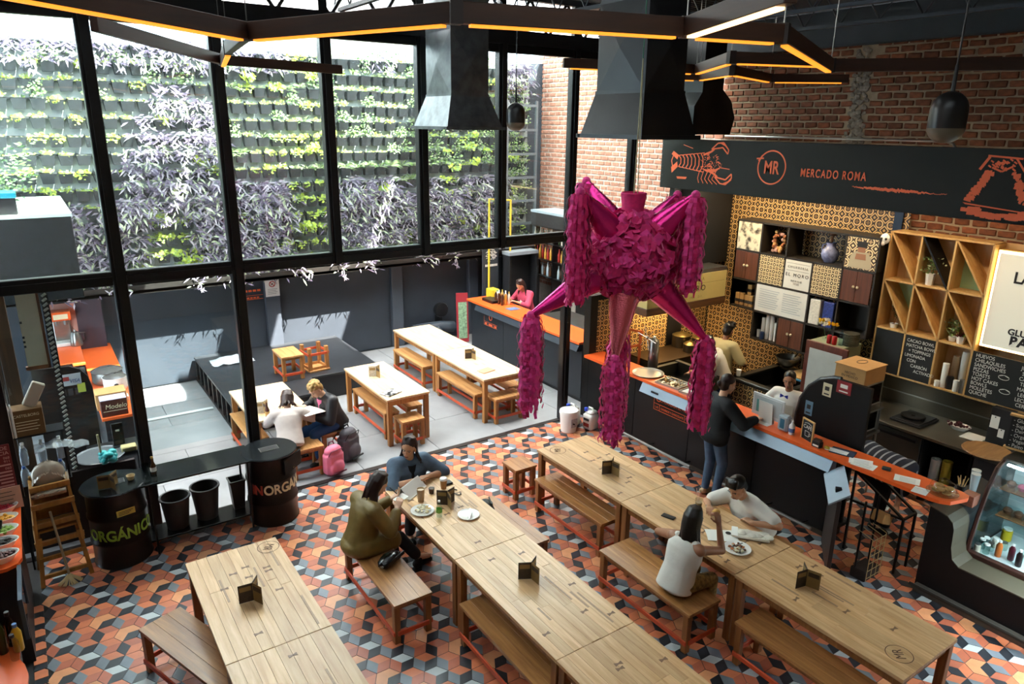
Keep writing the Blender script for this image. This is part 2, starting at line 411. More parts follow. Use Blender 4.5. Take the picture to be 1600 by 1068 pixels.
for j in range(0, 63):
    Z = .05+BH*j
    for i in range(70):
        Y = -1.3+BL*i+(BL/2 if j % 2 else 0)
        if Y > 13.75: continue
        inside = Y < 8.4
        if inside and Z < 3.25: continue
        if inside and Y > 5.25 and Z < 3.75: continue
        if not inside and Z < 1.0: continue
        # chases patched with rubble where old columns were cut out
        if abs(Y-6.05) < .13+.04*math.sin(Z*9) and inside and Z > 4.2: continue
        if abs(Y-3.95) < .14 and abs(Z-5.45) < .17: continue
        P = pix((9.97, Y, Z)); sc = 1e9
        if P and 0 < P[0] < 1600 and 0 < P[1] < 640: sc = (Vector((9.97, Y, Z))-CAMP).length+(40 if Y > 8.4 else 0)
        if inside and 3.55 < Z < 4.4: sc += 100
        blist.append((sc, Y, Z, rr.randrange(6)))
blist.sort()
BMESH = [b.mesh('brick', brick_m) for b in bmeshes]
for sc, Y, Z, k in blist[:300]: obj('brick', BMESH[k], wallr, (10.0, Y, Z), (rr.uniform(-.02, .02), 0, 0))
for out_, m_ in ((False, mat('old_brick_field', '#7a452a', .85, var=.4, vscale=9, bump=.35, bscale=45)), (True, mat('brick_daylight_tone', '#b07a63', .9, var=.3, vscale=7, bump=.35, bscale=45))):  # outdoor copy of the same brick, lightened to carry the bright daylight
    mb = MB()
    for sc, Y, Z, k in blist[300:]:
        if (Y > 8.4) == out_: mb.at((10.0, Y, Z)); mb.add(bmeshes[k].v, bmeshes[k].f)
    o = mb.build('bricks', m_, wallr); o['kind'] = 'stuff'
# rough rubble strips
mb = MB(); rr = random.Random(3)
for k in range(220):
    z = 4.2+rr.random()*1.5; y = 6.05+rr.uniform(-.13, .13); s = rr.uniform(.015, .05); mb.ball((9.985, y, z), s*.5, s, s*.8, 6, 4)
for k in range(90):
    z = 5.45+rr.uniform(-.18, .18); y = 3.95+rr.uniform(-.14, .14); s = rr.uniform(.015, .045); mb.ball((9.985, y, z), s*.5, s, s*.8, 6, 4)
o = mb.build('rubble_infill', mat('rubble', '#8d8377', .95, var=.4, vscale=20, bump=.5, bscale=60), wallr); o['kind'] = 'stuff'
# concrete ring beam over the brick and steel conduit
MB().box(9.86, 10.3, -1.5, 8.4, 5.72, 6.2, c=.01).build('ring_beam', mat('grey_concrete', '#3c444b', .8, var=.15, vscale=3), wallr)
cd = MB().tube([(9.93, 8.3, 4.47), (9.93, 4.75, 4.47), (9.93, 4.65, 4.44), (9.93, 4.6, 4.36)], .017, 8).build('conduit', steel, wallr)
# other walls (behind and beside the camera, closing the hall)
structure(MB().box(-1.35, -1.2, -1.6, 8.4, 0, 6.2).build('wall_left', black_paint))
structure(MB().box(-1.35, 10.3, -1.75, -1.5, 0, 6.2).build('wall_front', mat('warm_plaster', '#b59f86', .9)))

# ------------------------------------------------------------------ ceiling: dark deck on open joists, slatted daylight strip by the window
ceil = sempty('ceiling')
deck = mat('dark_deck', '#1d1b1a', .8, var=.2, vscale=5)
MB().box(-1.35, 10.3, -1.6, .6, 6.25, 6.32).box(-1.35, 10.3, 2.4, 4.0, 6.25, 6.32).box(-1.35, 10.3, 5.4, 7.0, 6.25, 6.32).box(4.9, 10.3, .6, 7.0, 6.24, 6.31).box(3.2, 4.95, .6, 2.45, 6.24, 6.31).box(7.4, 10.3, 7.0, 8.6, 6.30, 6.36).box(-1.35, 10.3, 8.55, 8.85, 6.30, 6.36).build('deck', deck, ceil)  # last strip is an added eave that keeps direct sun off the kiosk
def milky(name, col, amount=.75):
    m = bpy.data.materials.new(name); m.use_nodes = True; t = m.node_tree; N, L = t.nodes, t.links; N.remove(N['Principled BSDF'])
    tr = N.new('ShaderNodeBsdfTranslucent'); tr.inputs[0].default_value = (*col, 1); df = N.new('ShaderNodeBsdfDiffuse'); df.inputs[0].default_value = (*col, 1)
    mx = N.new('ShaderNodeMixShader'); mx.inputs[0].default_value = 1-amount; L.new(tr.outputs[0], mx.inputs[1]); L.new(df.outputs[0], mx.inputs[2]); L.new(mx.outputs[0], N['Material Output'].inputs[0]); return m
sky_m = milky('milky_roof_sheet', (.42, .44, .45), .8)
for y0, y1 in ((.6, 2.4), (4.0, 5.4), (7.0, 8.6)):
    MB().box(-1.35, 3.2 if y1 < 3 else 4.9 if y1 < 8 else 7.4, y0, y1, 6.30, 6.31).build('skylight_sheet', sky_m, ceil)
slat = MB().box(-.9, 11.7, -.03, .03, -.04, .02).mesh('slat', mat('dark_slat', '#2a2725', .7))
for k in range(13): obj('slat', slat, ceil, (-.9, 7.02+.122*k, 6.28))
for y0, y1 in ((.6, 2.4), (4.0, 5.4)):
    for k in range(int((y1-y0)/.45)+1): obj('slat', slat, ceil, (-.9, y0+.45*k, 6.28))
jm = mat('joist_steel', '#3d434a', .5, .5)
mb = MB(); mb.box(-.03, .03, -1.5, 8.4, .0, .05).box(-.03, .03, -1.5, 8.4, -.38, -.34)
JM = mb.mesh('joist_chord', jm); mb = MB()
for k in range(20): mb.cyl((0, -1.4+.5*k, -.35), (0, -1.15+.5*k, .02), .011, n=6).cyl((0, -1.15+.5*k, .02), (0, -.9+.5*k, -.35), .011, n=6)
JW = mb.mesh('joist_web', jm)
for x in (1.2, 3.3, 5.4, 7.3, 8.6):
    obj('joist_chord', JM, ceil, (x, 0, 6.18)); obj('joist_web', JW, ceil, (x, 0, 6.18))
# ------------------------------------------------------------------ tables, benches, stools
top_w = wood('oak_top', '#bf9160', '#e4bf8f', .36, 1, 1.0, .13, coat=.15)
top_pale = wood('oak_top_weathered', '#d3ac7e', '#ecd6b3', .42, 1, 1.0, .08)
bench_w = wood('bench_wood', '#8c5a30', '#bf8a52', .34, 1, 1.0, .08, coat=.2)
bench_pale = wood('bench_wood_pale', '#b07a45', '#d9a66d', .42, 1, 1.0, .06)
leg_w = wood('leg_wood', '#7a4a26', '#a8713f', .45, 2, 1.0, .06)
leg_pale = wood('leg_wood_pale', '#96602f', '#c48b50', .45, 2, 1.0, .06)
inlay_m = mat('walnut_inlay', '#7d5c40', .45, var=.15, vscale=30)
red_bar = mat('red_painted_bar', '#c9502c', .45, var=.12, vscale=10)
burn = mat('burnt_brand', '#5a3b26', .7)
MC = {}
def mesh_once(key, fn):
    if key not in MC: MC[key] = fn()
    return MC[key]
def ring_brand(mb, cx, cy, z, r):
    n = 36
    for k in range(n):
        a, b = 2*PI*k/n, 2*PI*(k+1)/n
        mb.add([(cx+r*math.cos(a), cy+r*math.sin(a), z), (cx+(r+.006)*math.cos(a), cy+(r+.006)*math.sin(a), z), (cx+(r+.006)*math.cos(b), cy+(r+.006)*math.sin(b), z), (cx+r*math.cos(b), cy+r*math.sin(b), z)], [(0, 1, 2, 3)])
def table(x0, x1, y0, y1, label, pale=False, seed=0, brand=None, group='long wooden tables', inlays=True, H=.75):
    L = y1-y0; Wd = x1-x0; cx, cy = (x0+x1)/2, (y0+y1)/2
    t = thing('dining_table', label, 'table', (cx, cy, 0), 0, group)
    tm, lm = (top_pale, leg_pale) if pale else (top_w, leg_w)
    rr = random.Random(seed+5); n = 9; w = Wd/n
    for k in range(n):
        xa = -Wd/2+w*k
        cuts = [-L/2, L/2] if k in (0, n-1) else [-L/2, -L/2+L*rr.uniform(.3, .7), L/2]
        for a, b in zip(cuts, cuts[1:]):
            l = round((b-a), 2)
            me = mesh_once(('plank', round(w, 4), l, pale), lambda: MB().box(-w/2+.0006, w/2-.0006, -l/2+.0006, l/2-.0006, -.032, 0, c=.0012).mesh('plank', tm))
            obj('plank', me, t, (xa+w/2, (a+b)/2, H))
    if inlays:
        bow = mesh_once('bow', lambda: MB().prism([(-.033, -.018), (0, -.006), (.033, -.018), (.033, .018), (0, .006), (-.033, .018)], -.004, .0016).mesh('butterfly_key', inlay_m))
        for k in range(rr.randint(6, 8)):
            obj('butterfly_key', bow, t, (rr.uniform(-.4, .4)*Wd, rr.uniform(-.44, .44)*L, H), (0, 0, rr.uniform(-.15, .15)))
        for k in range(rr.randint(4, 6)):
            l = rr.uniform(.15, .5); me = MB().box(-.009, .009, -l/2, l/2, -.004, .0012).mesh('inlay_strip', mat('strip_inlay', '#a38262', .45, var=.15, vscale=30))
            obj('inlay_strip', me, t, (rr.uniform(-.42, .42)*Wd, rr.uniform(-.33, .33)*L, H))
    lg = mesh_once(('tleg', pale), lambda: MB().box(-.035, .035, -.035, .035, 0, H-.03, c=.004).mesh('leg', lm))
    for sx in (-1, 1):
        for sy in (-1, 1): obj('leg', lg, t, (sx*(Wd/2-.05), sy*(L/2-.045), 0))
    for sx in (-1, 1): MB().box(-.012, .012, -L/2+.08, L/2-.08, -.115, -.03).build('apron', lm, t, (sx*(Wd/2-.05), 0, H))
    for sy in (-1, 1): MB().box(-Wd/2+.085, Wd/2-.085, -.012, .012, -.115, -.03).build('apron', lm, t, (0, sy*(L/2-.045), H))
    if brand:
        mb = MB(); ring_brand(mb, 0, 0, .0016, .095); o = mb.build('brand_ring', burn, t, (brand[0], brand[1], H))
        text('brand_letters', 'MR', .11, burn, (brand[0], brand[1], H+.0012), (0, 0, brand[2]), t, .0006, .7)
    return t
def bench(x0, x1, y0, y1, label, pale=False, group='wooden benches', H=.43, cat='bench', name='bench', loc_z=0.):
    L = y1-y0; Wd = x1-x0; cx, cy = (x0+x1)/2, (y0+y1)/2
    t = thing(name, label, cat, (cx, cy, loc_z), 0, group); tm, lm = (bench_pale, leg_pale) if pale else (bench_w, leg_w)
    n = 3; w = Wd/n
    me = mesh_once(('bplank', round(w, 3), round(L, 3), pale), lambda: MB().box(-w/2+.0005, w/2-.0005, -L/2, L/2, -.028, 0, c=.0015).mesh('plank', tm))
    for k in range(n): obj('plank', me, t, (-Wd/2+w*(k+.5), 0, H))
    lg = mesh_once(('bleg', pale, H), lambda: MB().box(-.03, .03, -.03, .03, 0, H-.026, c=.004).mesh('leg', lm))
    ox, oy = Wd/2-.035, L/2-.045
    for sx in (-1, 1):
        for sy in (-1, 1): obj('leg', lg, t, (sx*ox, sy*oy, 0))
        MB().box(-.01, .01, -oy, oy, -.075, -.026).build('apron', lm, t, (sx*ox, 0, H))
        MB().box(-.009, .009, -oy-.03, oy+.03, .09, .135, c=.002).build('stretcher', red_bar, t, (sx*(ox+.033), 0, 0))
    for sy in (-1, 1):
        MB().box(-ox, ox, -.01, .01, -.075, -.026).build('apron', lm, t, (0, sy*oy, H))
        MB().box(-ox, ox, -.009, .009, .09, .135, c=.002).build('stretcher', red_bar, t, (0, sy*(oy+.033), 0))
    return t
def stool(x0, x1, y0, y1, label, pale=True, loc_z=0.): return bench(x0, x1, y0, y1, label, pale, 'square wooden stools', .43, 'stool', 'stool', loc_z)

T = {}
T['r1a'] = table(.711, 1.525, 4.757, 6.28, 'long table nearest the barrels, burnt ring mark at its far corner', seed=1, brand=(.3, .62, -2.2))
T['r1b'] = table(.711, 1.525, 3.23, 4.751, 'long table cut by the lower photo edge, left of the middle row', seed=2)
T['r2a'] = table(2.795, 3.59, 5.003, 6.535, 'table with two women, coffee cups and plates in the middle row', seed=3)
T['r2b'] = table(2.795, 3.59, 3.46, 4.997, 'middle table of the centre row carrying only one dark menu card', seed=4)
T['r2c'] = table(2.795, 3.59, 1.925, 3.454, 'centre row table cropped by the lower photo edge', seed=5)
T['r3a'] = table(4.815, 5.62, 4.965, 6.49, 'table nearest the pinata tassels with a burnt ring at its far corner', seed=6, brand=(-.2, .6, .9))
T['r3b'] = table(4.815, 5.62, 3.435, 4.959, 'table where the couple eats, with a plate and paper bag', seed=7)
T['r3c'] = table(4.8, 5.61, 1.9, 3.429, 'table nearest the pastry case with a burnt ring near its corner', seed=8, brand=(-.16, -.6, .9))
T['o1a'] = table(5.58, 6.38, 10.66, 12.33, 'far patio table beside the black wall, nothing but a menu card on it', True, 9, None, 'patio tables', False)
T['o1b'] = table(5.58, 6.38, 8.97, 10.65, 'patio table with menu leaflets, beside the far bar counter', True, 10, None, 'patio tables', False)
T['o2'] = table(3.93, 4.63, 8.98, 10.66, 'patio table with a black and white magazine on it', True, 11, None, 'patio tables', False)
T['o3'] = table(2.1, 2.9, 9.2, 10.57, 'patio table where two people read papers beside the black stage', True, 12, None, 'patio tables', False)

_b = bench(.453, .833, 4.853, 6.103, 'bench sticking out left of the table nearest the barrels'); _b.rotation_euler = (0, 0, R(20))
bench(2.21, 2.6, 5.08, 6.33, 'bench on which the woman in the olive coat sits')
bench(2.72, 3.05, 3.55, 4.8, 'bench tucked under the middle table of the centre row')
bench(2.72, 3.05, 2.05, 3.3, 'bench tucked under the cropped centre row table')
bench(3.72, 4.05, 5.2, 6.3, 'bench with a dark backpack right of the two women')
bench(4.7, 5.06, 5.12, 6.37, 'bench tucked under the table nearest the pinata tassels')
bench(4.36, 4.78, 3.53, 4.76, 'bench on which the long-haired woman in white sits')
bench(4.64, 5.0, 2.0, 3.26, 'bench tucked under the table nearest the pastry case')
bench(5.8, 6.15, 3.6, 4.8, 'bench on which the man in the white tee sits')
stool(4.62, 4.95, 6.66, 6.98, 'brown stool at the far end of the table below the pinata', False)
stool(3.0, 3.36, 6.72, 7.04, 'brown stool on which the woman in denim sits', False)
bench(5.47, 5.76, 10.87, 12.12, 'patio bench beside the far patio table', True, 'patio benches')
bench(5.55, 5.82, 9.2, 10.5, 'patio bench under the table with leaflets', True, 'patio benches')
bench(6.2, 6.5, 9.2, 10.5, 'patio bench between the leaflet table and the far bar', True, 'patio benches')
bench(4.0, 4.24, 9.24, 10.52, 'patio bench along the near side of the magazine table', True, 'patio benches')
bench(4.4, 4.66, 9.3, 10.5, 'patio bench on the far side of the magazine table', True, 'patio benches')
bench(2.06, 2.32, 9.35, 10.5, 'patio bench beside the black stage, left of the readers', True, 'patio benches')
bench(2.42, 2.86, 8.68, 9.06, 'short patio bench on which the woman in the pale shirt sits', True, 'patio benches')
bench(2.95, 3.3, 9.0, 10.0, 'patio bench on which the blond reader sits', True, 'patio benches')
stool(4.08, 4.45, 8.8, 9.12, 'pale stool at the near end of the magazine table')
stool(5.72, 6.27, 8.83, 9.15, 'wide pale stool at the near end of the leaflet table')

# ------------------------------------------------------------------ black stage with two stools
st = thing('stage', 'low black wooden stage beside the dark patio wall', 'stage', (3.5, 12.1, 0))
MB().box(-1.35, 1.35, -.75, 1.45, .41, .45, c=.004).box(-1.35, .1, -1.5, -.75, .41, .45, c=.004).build('deck', mat('black_deck', '#2a2d31', .42, var=.35, vscale=3, bump=.05), st)
for k in range(9): MB().box(-1.35, -1.3, 1.3-.33*k, 1.36-.33*k, 0, .41).build('post', black_paint, st)
MB().box(-1.35, -1.3, -1.5, 1.45, 0, .05).build('base_rail', black_paint, st)
MB().box(-1.2, 1.3, -.72, -.68, 0, .41).box(1.28, 1.33, -.7, 1.4, 0, .41).box(-1.2, .05, -1.48, -1.44, 0, .41).build('skirt', black_paint, st)
stool(3.13, 3.5, 11.34, 11.9, 'stool standing upright on the black stage', True, .45)
s2 = stool(3.62, 4.0, 11.55, 11.95, 'stool lying upside down on the black stage', True, .45)
s2.rotation_euler = (PI, 0, .1); s2.location.z = .885
mb = MB(); rr = random.Random(2); P = []
for i in range(9):
    P.append([(2.32+.09*i+rr.uniform(-.02, .02), 12.72+.07*j+rr.uniform(-.02, .02), .462+max(0, .10*math.sin(i*.4)*math.sin(j*.6)+rr.uniform(-.02, .03))) for j in range(7)])
tag(mb.sheet(P, .004).build('plastic_sheet', mat('milky_plastic', '#dfe8ee', .3, alpha=.75), smooth=True), 'crumpled white plastic sheet on the corner of the black stage', 'plastic sheet')

# ------------------------------------------------------------------ folded menu cards
cardm = mat('menu_card_kraft', '#8c7346', .6); card_dark = mat('menu_card_print', '#3a2c22', .5, var=.5, vscale=30); card_pale = mat('menu_card_pale', '#b9b3a6', .6, var=.3, vscale=40)
def menu_card(x, y, z, rz, label, a=card_dark, b=card_dark, h=.17):
    t = thing('menu_card', label, 'menu card', (x, y, z), rz, 'folded menu cards on the tables')
    w = .115
    for k, (ang, mm) in enumerate(((20, a), (140, b), (260, cardm))):
        c, s = math.cos(R(ang)), math.sin(R(ang))
        MB().add([(0, 0, 0), (w*c, w*s, 0), (w*c, w*s, h), (0, 0, h), (-.002*s, .002*c, 0), (w*c-.002*s, w*s+.002*c, 0), (w*c-.002*s, w*s+.002*c, h), (-.002*s, .002*c, h)],
                 [(0, 1, 2, 3), (7, 6, 5, 4), (1, 5, 6, 2), (0, 3, 7, 4), (3, 2, 6, 7), (0, 4, 5, 1)]).build('card_face', mm, t)
        off = .0035
        pr = MB()
        px, py = w*.5*c, w*.5*s
        pr.box(-w*.4, w*.4, -off, off, h*.62, h*.86).build('print_band', cardm if mm is not cardm else card_dark, t, (px, py, 0), (0, 0, R(ang)))
    return t
# ------------------------------------------------------------------ patio: dark wall, pilasters, living wall
wb = sempty('wall_back')
patio_black = mat('patio_black_wall', '#363d46', .62, var=.2, vscale=1.5, bump=.1, bscale=70)
MB().box(-2.5, 10.0, 13.6, 13.9, 0, 5.9).build('render_coat', patio_black, wb)
for x0, x1 in ((3.52, 3.80), (6.12, 6.38), (8.0, 8.25)): MB().box(x0, x1, 13.5, 13.62, 0, 1.86, c=.01).build('pilaster', mat('pilaster_grey', '#454c56', .6, var=.1, vscale=2), wb)
MB().box(-2.5, 9.6, 13.05, 13.6, 1.83, 1.9, c=.008).box(-2.5, 9.6, 13.05, 13.09, 1.83, 1.97).build('planter_ledge', mat('ledge_metal', '#2a2724', .5, .3), wb)
n_sign = tag(MB().box(3.53, 3.79, 13.485, 13.5, 1.42, 1.74).build('no_smoking_sign', white_pl), 'white no-smoking notice on the grey pilaster', 'sign')
mb = MB(); 
for k in range(20):
    a, b = 2*PI*k/20, 2*PI*(k+1)/20
    mb.add([(.045*math.cos(a), 0, .045*math.sin(a)), (.06*math.cos(a), 0, .06*math.sin(a)), (.06*math.cos(b), 0, .06*math.sin(b)), (.045*math.cos(b), 0, .045*math.sin(b))], [(0, 1, 2, 3)])
redp = mat('red_print', '#b4242a', .6)
mb.add([(-.04, 0, .03), (-.03, 0, .04), (.04, 0, -.03), (.03, 0, -.04)], [(0, 1, 2, 3)])
o = mb.build('prohibition_ring', redp, n_sign, (3.66, 13.482, 1.66)); MB().box(-.03, .03, -.001, .001, -.006, .006).build('cigarette', black_pl, n_sign, (3.66, 13.4825, 1.66), (0, -.7, 0))
for k in range(4): MB().box(3.57, 3.75-.02*(k % 2), 13.482, 13.4845, 1.56-.03*k, 1.568-.03*k).build('print_line', mat('grey_print', '#8d8f92', .7), n_sign)
# stall notice stencilled on the dark wall
nt_ = tag(MB().box(3.0, 3.008, 13.585, 13.598, 1.38, 1.70).box(3.0, 3.5, 13.585, 13.598, 1.38, 1.388).box(3.0, 3.5, 13.585, 13.598, 1.455, 1.46).box(3.12, 3.126, 13.585, 13.598, 1.38, 1.46).build('wall_notice', signal_orange), 'orange stencilled stall notice on the dark patio wall', 'notice')

for k in range(5): MB().box(3.14+.06*k, 3.185+.06*k, 13.583, 13.585, 1.40, 1.43).build('worn_print', signal_orange, nt_); MB().box(3.08+.08*k, 3.14+.08*k, 13.583, 13.585, 1.53, 1.57).build('worn_print', signal_orange, nt_)

garden = thing('living_wall', 'tall living wall of black pots with purple and green plants', 'living wall', (0, 13.45, 0))
MB().box(-2.4, 9.55, .08, .13, 1.95, 5.9).build('backing_sheet', mat('wet_backing', '#a3adad', .6, var=.3, vscale=3), garden)
potm = mat('pot_plastic', '#33383a', .5, var=.2, vscale=12); soilm = mat('soil', '#5b4a38', .95, var=.4, vscale=30)
rm = MB().box(-2.4, 9.55, -.01, .05, -.012, .012).mesh('rail', mat('rail_plastic', '#3a4041', .45))
RP, CP = .276, .242
NROW = 14
for j in range(NROW): obj('rail', rm, garden, (0, .03, 2.13+RP*j))
pot = MB()
def tapered(mb, w0, w1, d0, d1, z0, z1, mi):
    mb.add([(-w0, .06, z0), (w0, .06, z0), (w0, -d0, z0), (-w0, -d0, z0), (-w1, .06, z1), (w1, .06, z1), (w1, -d1, z1), (-w1, -d1, z1)], [(3, 2, 1, 0), (0, 1, 5, 4), (1, 2, 6, 5), (2, 3, 7, 6), (3, 0, 4, 7)], mi)
tapered(pot, .078, .098, .05, .11, 0, .155, 0)
pot.add([(-.092, .06, .135), (.092, .06, .135), (.092, -.1, .135), (-.092, -.1, .135)], [(3, 2, 1, 0)], 1)
pot.add([(-.098, .06, .155), (-.098, .06, .215), (-.098, -.11, .155), (-.092, .06, .155), (-.092, .06, .215), (-.092, -.11, .155)], [(0, 1, 2), (5, 4, 3)], 0)
POT = pot.mesh('pot', [potm, soilm])
# plants
def leafmat(name, c1, trans=.35):
    m = bpy.data.materials.new(name); m.use_nodes = True; t = m.node_tree; N, L = t.nodes, t.links; b = N['Principled BSDF']
    b.inputs['Roughness'].default_value = .45
    oi = N.new('ShaderNodeTexCoord'); no = N.new('ShaderNodeTexNoise'); no.inputs['Scale'].default_value = 7; L.new(oi.outputs['Object'], no.inputs['Vector'])
    hs = N.new('ShaderNodeHueSaturation'); hs.inputs['Color'].default_value = lin(c1); mr = N.new('ShaderNodeMapRange'); mr.inputs[1].default_value = .3; mr.inputs[2].default_value = .7; mr.inputs[3].default_value = .6; mr.inputs[4].default_value = 1.35
    L.new(no.outputs[0], mr.inputs[0]); L.new(mr.outputs[0], hs.inputs['Value']); L.new(hs.outputs[0], b.inputs['Base Color'])
    tr = N.new('ShaderNodeBsdfTranslucent'); L.new(hs.outputs[0], tr.inputs[0]); mx = N.new('ShaderNodeMixShader'); mx.inputs[0].default_value = trans
    L.new(b.outputs[0], mx.inputs[1]); L.new(tr.outputs[0], mx.inputs[2]); L.new(mx.outputs[0], N['Material Output'].inputs[0]); return m
LM = {'green': leafmat('leaf_green', '#9cba76'), 'lime': leafmat('leaf_lime', '#c3d65c'), 'purple': leafmat('leaf_purple', '#6d6276'), 'mauve': leafmat('leaf_mauve', '#b0a8b2'), 'pale': leafmat('leaf_pale', '#bcc8a4'), 'deep': leafmat('leaf_deep', '#557748')}
LN = list(LM)
def leaf(mb, p, d, l, w, mi, bend=.3, rr=random):
    d = Vector(d).normalized(); sd = d.cross(Vector((0, -1, .2))); sd = sd.normalized() if sd.length > .05 else Vector((1, 0, 0))
    p = Vector(p); g = Vector((0, 0, -1))
    m = p+d*l*.5+g*bend*l*.08; e = p+d*l+g*bend*l*.35
    mb.add([tuple(p), tuple(m+sd*w/2), tuple(e), tuple(m-sd*w/2)], [(0, 1, 2, 3)], mi)
def plant_mb(kind, seed):
    rr = random.Random(seed); mb = MB()
    def rd(up): 
        a = rr.uniform(0, 2*PI); return (math.cos(a), -abs(math.sin(a))*.9+.2, up)
    if kind == 'tuft':
        for k in range(34): leaf(mb, (rr.uniform(-.07, .07), rr.uniform(-.08, 0), .14+rr.uniform(0, .05)), rd(rr.uniform(-.2, 1.2)), rr.uniform(.03, .07), .022, LN.index(rr.choice(['pale', 'green', 'lime'])), .3)
    elif kind == 'lime':
        for k in range(44): leaf(mb, (rr.uniform(-.08, .08), rr.uniform(-.1, .02), .12+rr.uniform(-.03, .07)), rd(rr.uniform(-.5, .8)), rr.uniform(.05, .08), .042, LN.index(rr.choice(['lime', 'lime', 'green'])), .5)
    elif kind == 'grass':
        for k in range(40): leaf(mb, (rr.uniform(-.04, .04), -.03, .14), rd(rr.uniform(.1, 1.3)), rr.uniform(.14, .26), .014, LN.index(rr.choice(['green', 'pale', 'deep'])), 1.)
    elif kind == 'bushy':
        for k in range(90):
            z = .15+rr.uniform(0, .2); leaf(mb, (rr.gauss(0, .07), rr.uniform(-.14, .02), z), rd(rr.uniform(-.4, .8)), rr.uniform(.03, .06), .03, LN.index(rr.choice(['green', 'pale', 'deep', 'green'])), .3)
    elif kind == 'rosette':
        for k in range(26): leaf(mb, (0, -.04, .15), rd(rr.uniform(.1, .9)), rr.uniform(.07, .13), .035, LN.index(rr.choice(['pale', 'green'])), .1)
    elif kind == 'purple':
        for k in range(40):
            z = .2-rr.random()**1.3*.34; y = -.07-rr.random()*.12; leaf(mb, (rr.gauss(0, .085), y, z), (rr.uniform(-1, 1), -.5, rr.uniform(-.9, .7)), rr.uniform(.09, .17), .03, LN.index(rr.choice(['purple', 'mauve', 'purple', 'mauve', 'purple', 'pale'])), .7)
    elif kind == 'sparse':
        for k in range(16): leaf(mb, (rr.uniform(-.07, .07), rr.uniform(-.08, 0), .14), rd(rr.uniform(.2, 1.)), rr.uniform(.03, .07), .022, LN.index(rr.choice(['pale', 'lime', 'deep'])), .2)
    return mb
KINDS = ['tuft', 'lime', 'grass', 'bushy', 'rosette', 'purple', 'sparse']
PLB = {k: [plant_mb(k, KINDS.index(k)*10+i) for i in range(3)] for k in KINDS}
LMATS = [LM[k] for k in LN]
PLM = {k: [b.mesh('plant', LMATS) for b in v] for k, v in PLB.items()}
rr = random.Random(21)
def zone(X, Z):
    P = pix((X, 13.3, Z))
    if not P: return 'tuft'
    x, y = P
    def inr(a, b, c, d): return a < x < c and b < y < d
    if y < 92+.02*x and x < 700: return 'purple' if rr.random() < .85 else 'tuft'
    if inr(205, 150, 335, 345) or inr(-50, 330, 185, 450) or inr(160, 330, 228, 440) or inr(310, 300, 360, 440): return 'purple' if rr.random() < .85 else rr.choice(['lime', 'tuft', 'sparse'])
    if inr(365, 300, 455, 430) or inr(525, 295, 660, 400) or inr(665, 285, 800, 390) or inr(785, 90, 850, 160): return 'purple' if rr.random() < .9 else 'lime'
    if inr(228, 345, 312, 420) or inr(445, 285, 520, 405) or inr(420, 215, 520, 265): return 'lime'
    if inr(480, 265, 650, 300): return 'grass' if rr.random() < .6 else 'rosette'
    if x > 660: return rr.choice(['bushy', 'bushy', 'tuft', 'lime', 'bushy'])
    if x > 500: return rr.choice(['bushy', 'tuft', 'rosette', 'tuft', 'sparse', 'bushy'])
    if x > 350: return rr.choice(['bushy', 'lime', 'tuft', 'grass', 'tuft', 'rosette'])
    return rr.choice(['sparse', 'tuft', 'sparse', 'tuft', 'bushy', 'lime'])
plist = []
for j in range(NROW):
    for i in range(50):
        X = -2.3+CP*i+(.05*math.sin(j*2.1)); Z = 1.97+RP*j
        if X > 9.45: continue
        P = pix((X, 13.3, Z+.1)); ok = P and -20 < P[0] < 880 and 40 < P[1] < 430
        plist.append((0 if ok else 1, (Vector((X, 13.3, Z))-CAMP).length, X, Z, zone(X, Z)))
plist.sort()
mp_, ml = MB(), MB()
for k, (q, d, X, Z, kd) in enumerate(plist):
    vi = rr.randrange(3); sx = rr.choice((-1, 1))*rr.uniform(.9, 1.25); sz = rr.uniform(.9, 1.25)
    if k < 300:
        obj('pot', POT, garden, (X, 0, Z)); obj('plant', PLM[kd][vi], garden, (X, 0, Z), None, (sx, 1.1, sz))
    else:
        mp_.at((X, 0, Z)).add(pot.v, pot.f[:5]); mp_.add(pot.v, pot.f[5:6], 1)
        b = PLB[kd][vi]; ml.at((X, 0, Z), (0, 0, 0), (sx, 1.1, sz)); o_ = len(ml.v); ml.v += [tuple(ml.x @ Vector(p)) for p in b.v]; ml.f += [tuple(i+o_ for i in f) for f in b.f]; ml.mi += b.mi
o = mp_.build('pots', [potm, soilm], garden); o['kind'] = 'stuff'
# extra trailing growth that hangs between the pots
for k in range(200):
    X, Z = rr.uniform(-1.5, 9.3), rr.uniform(2.0, 5.7)
    kd = zone(X, Z)
    if kd not in ('purple', 'lime'): continue
    b = PLB[kd][rr.randrange(3)]; ml.at((X, -.06, Z), (0, 0, 0), (rr.choice((-1.1, 1.2)), 1.2, 1.2)); o_ = len(ml.v); ml.v += [tuple(ml.x @ Vector(p)) for p in b.v]; ml.f += [tuple(i+o_ for i in f) for f in b.f]; ml.mi += b.mi
for k in range(9):
    b = PLB['purple'][k % 3]; ml.at((.3+.9*k+rr.uniform(-.3, .3), -.28, 1.9), (0, 0, 0), (1, 1, rr.uniform(.5, 1.1))); o_ = len(ml.v); n_ = 24*1; ml.v += [tuple(ml.x @ Vector(p)) for p in b.v[:n_*4]]; ml.f += [tuple(i+o_ for i in f) for f in b.f[:n_]]; ml.mi += b.mi[:n_]
o = ml.build('trailing_plants', LMATS, garden); o['kind'] = 'stuff'

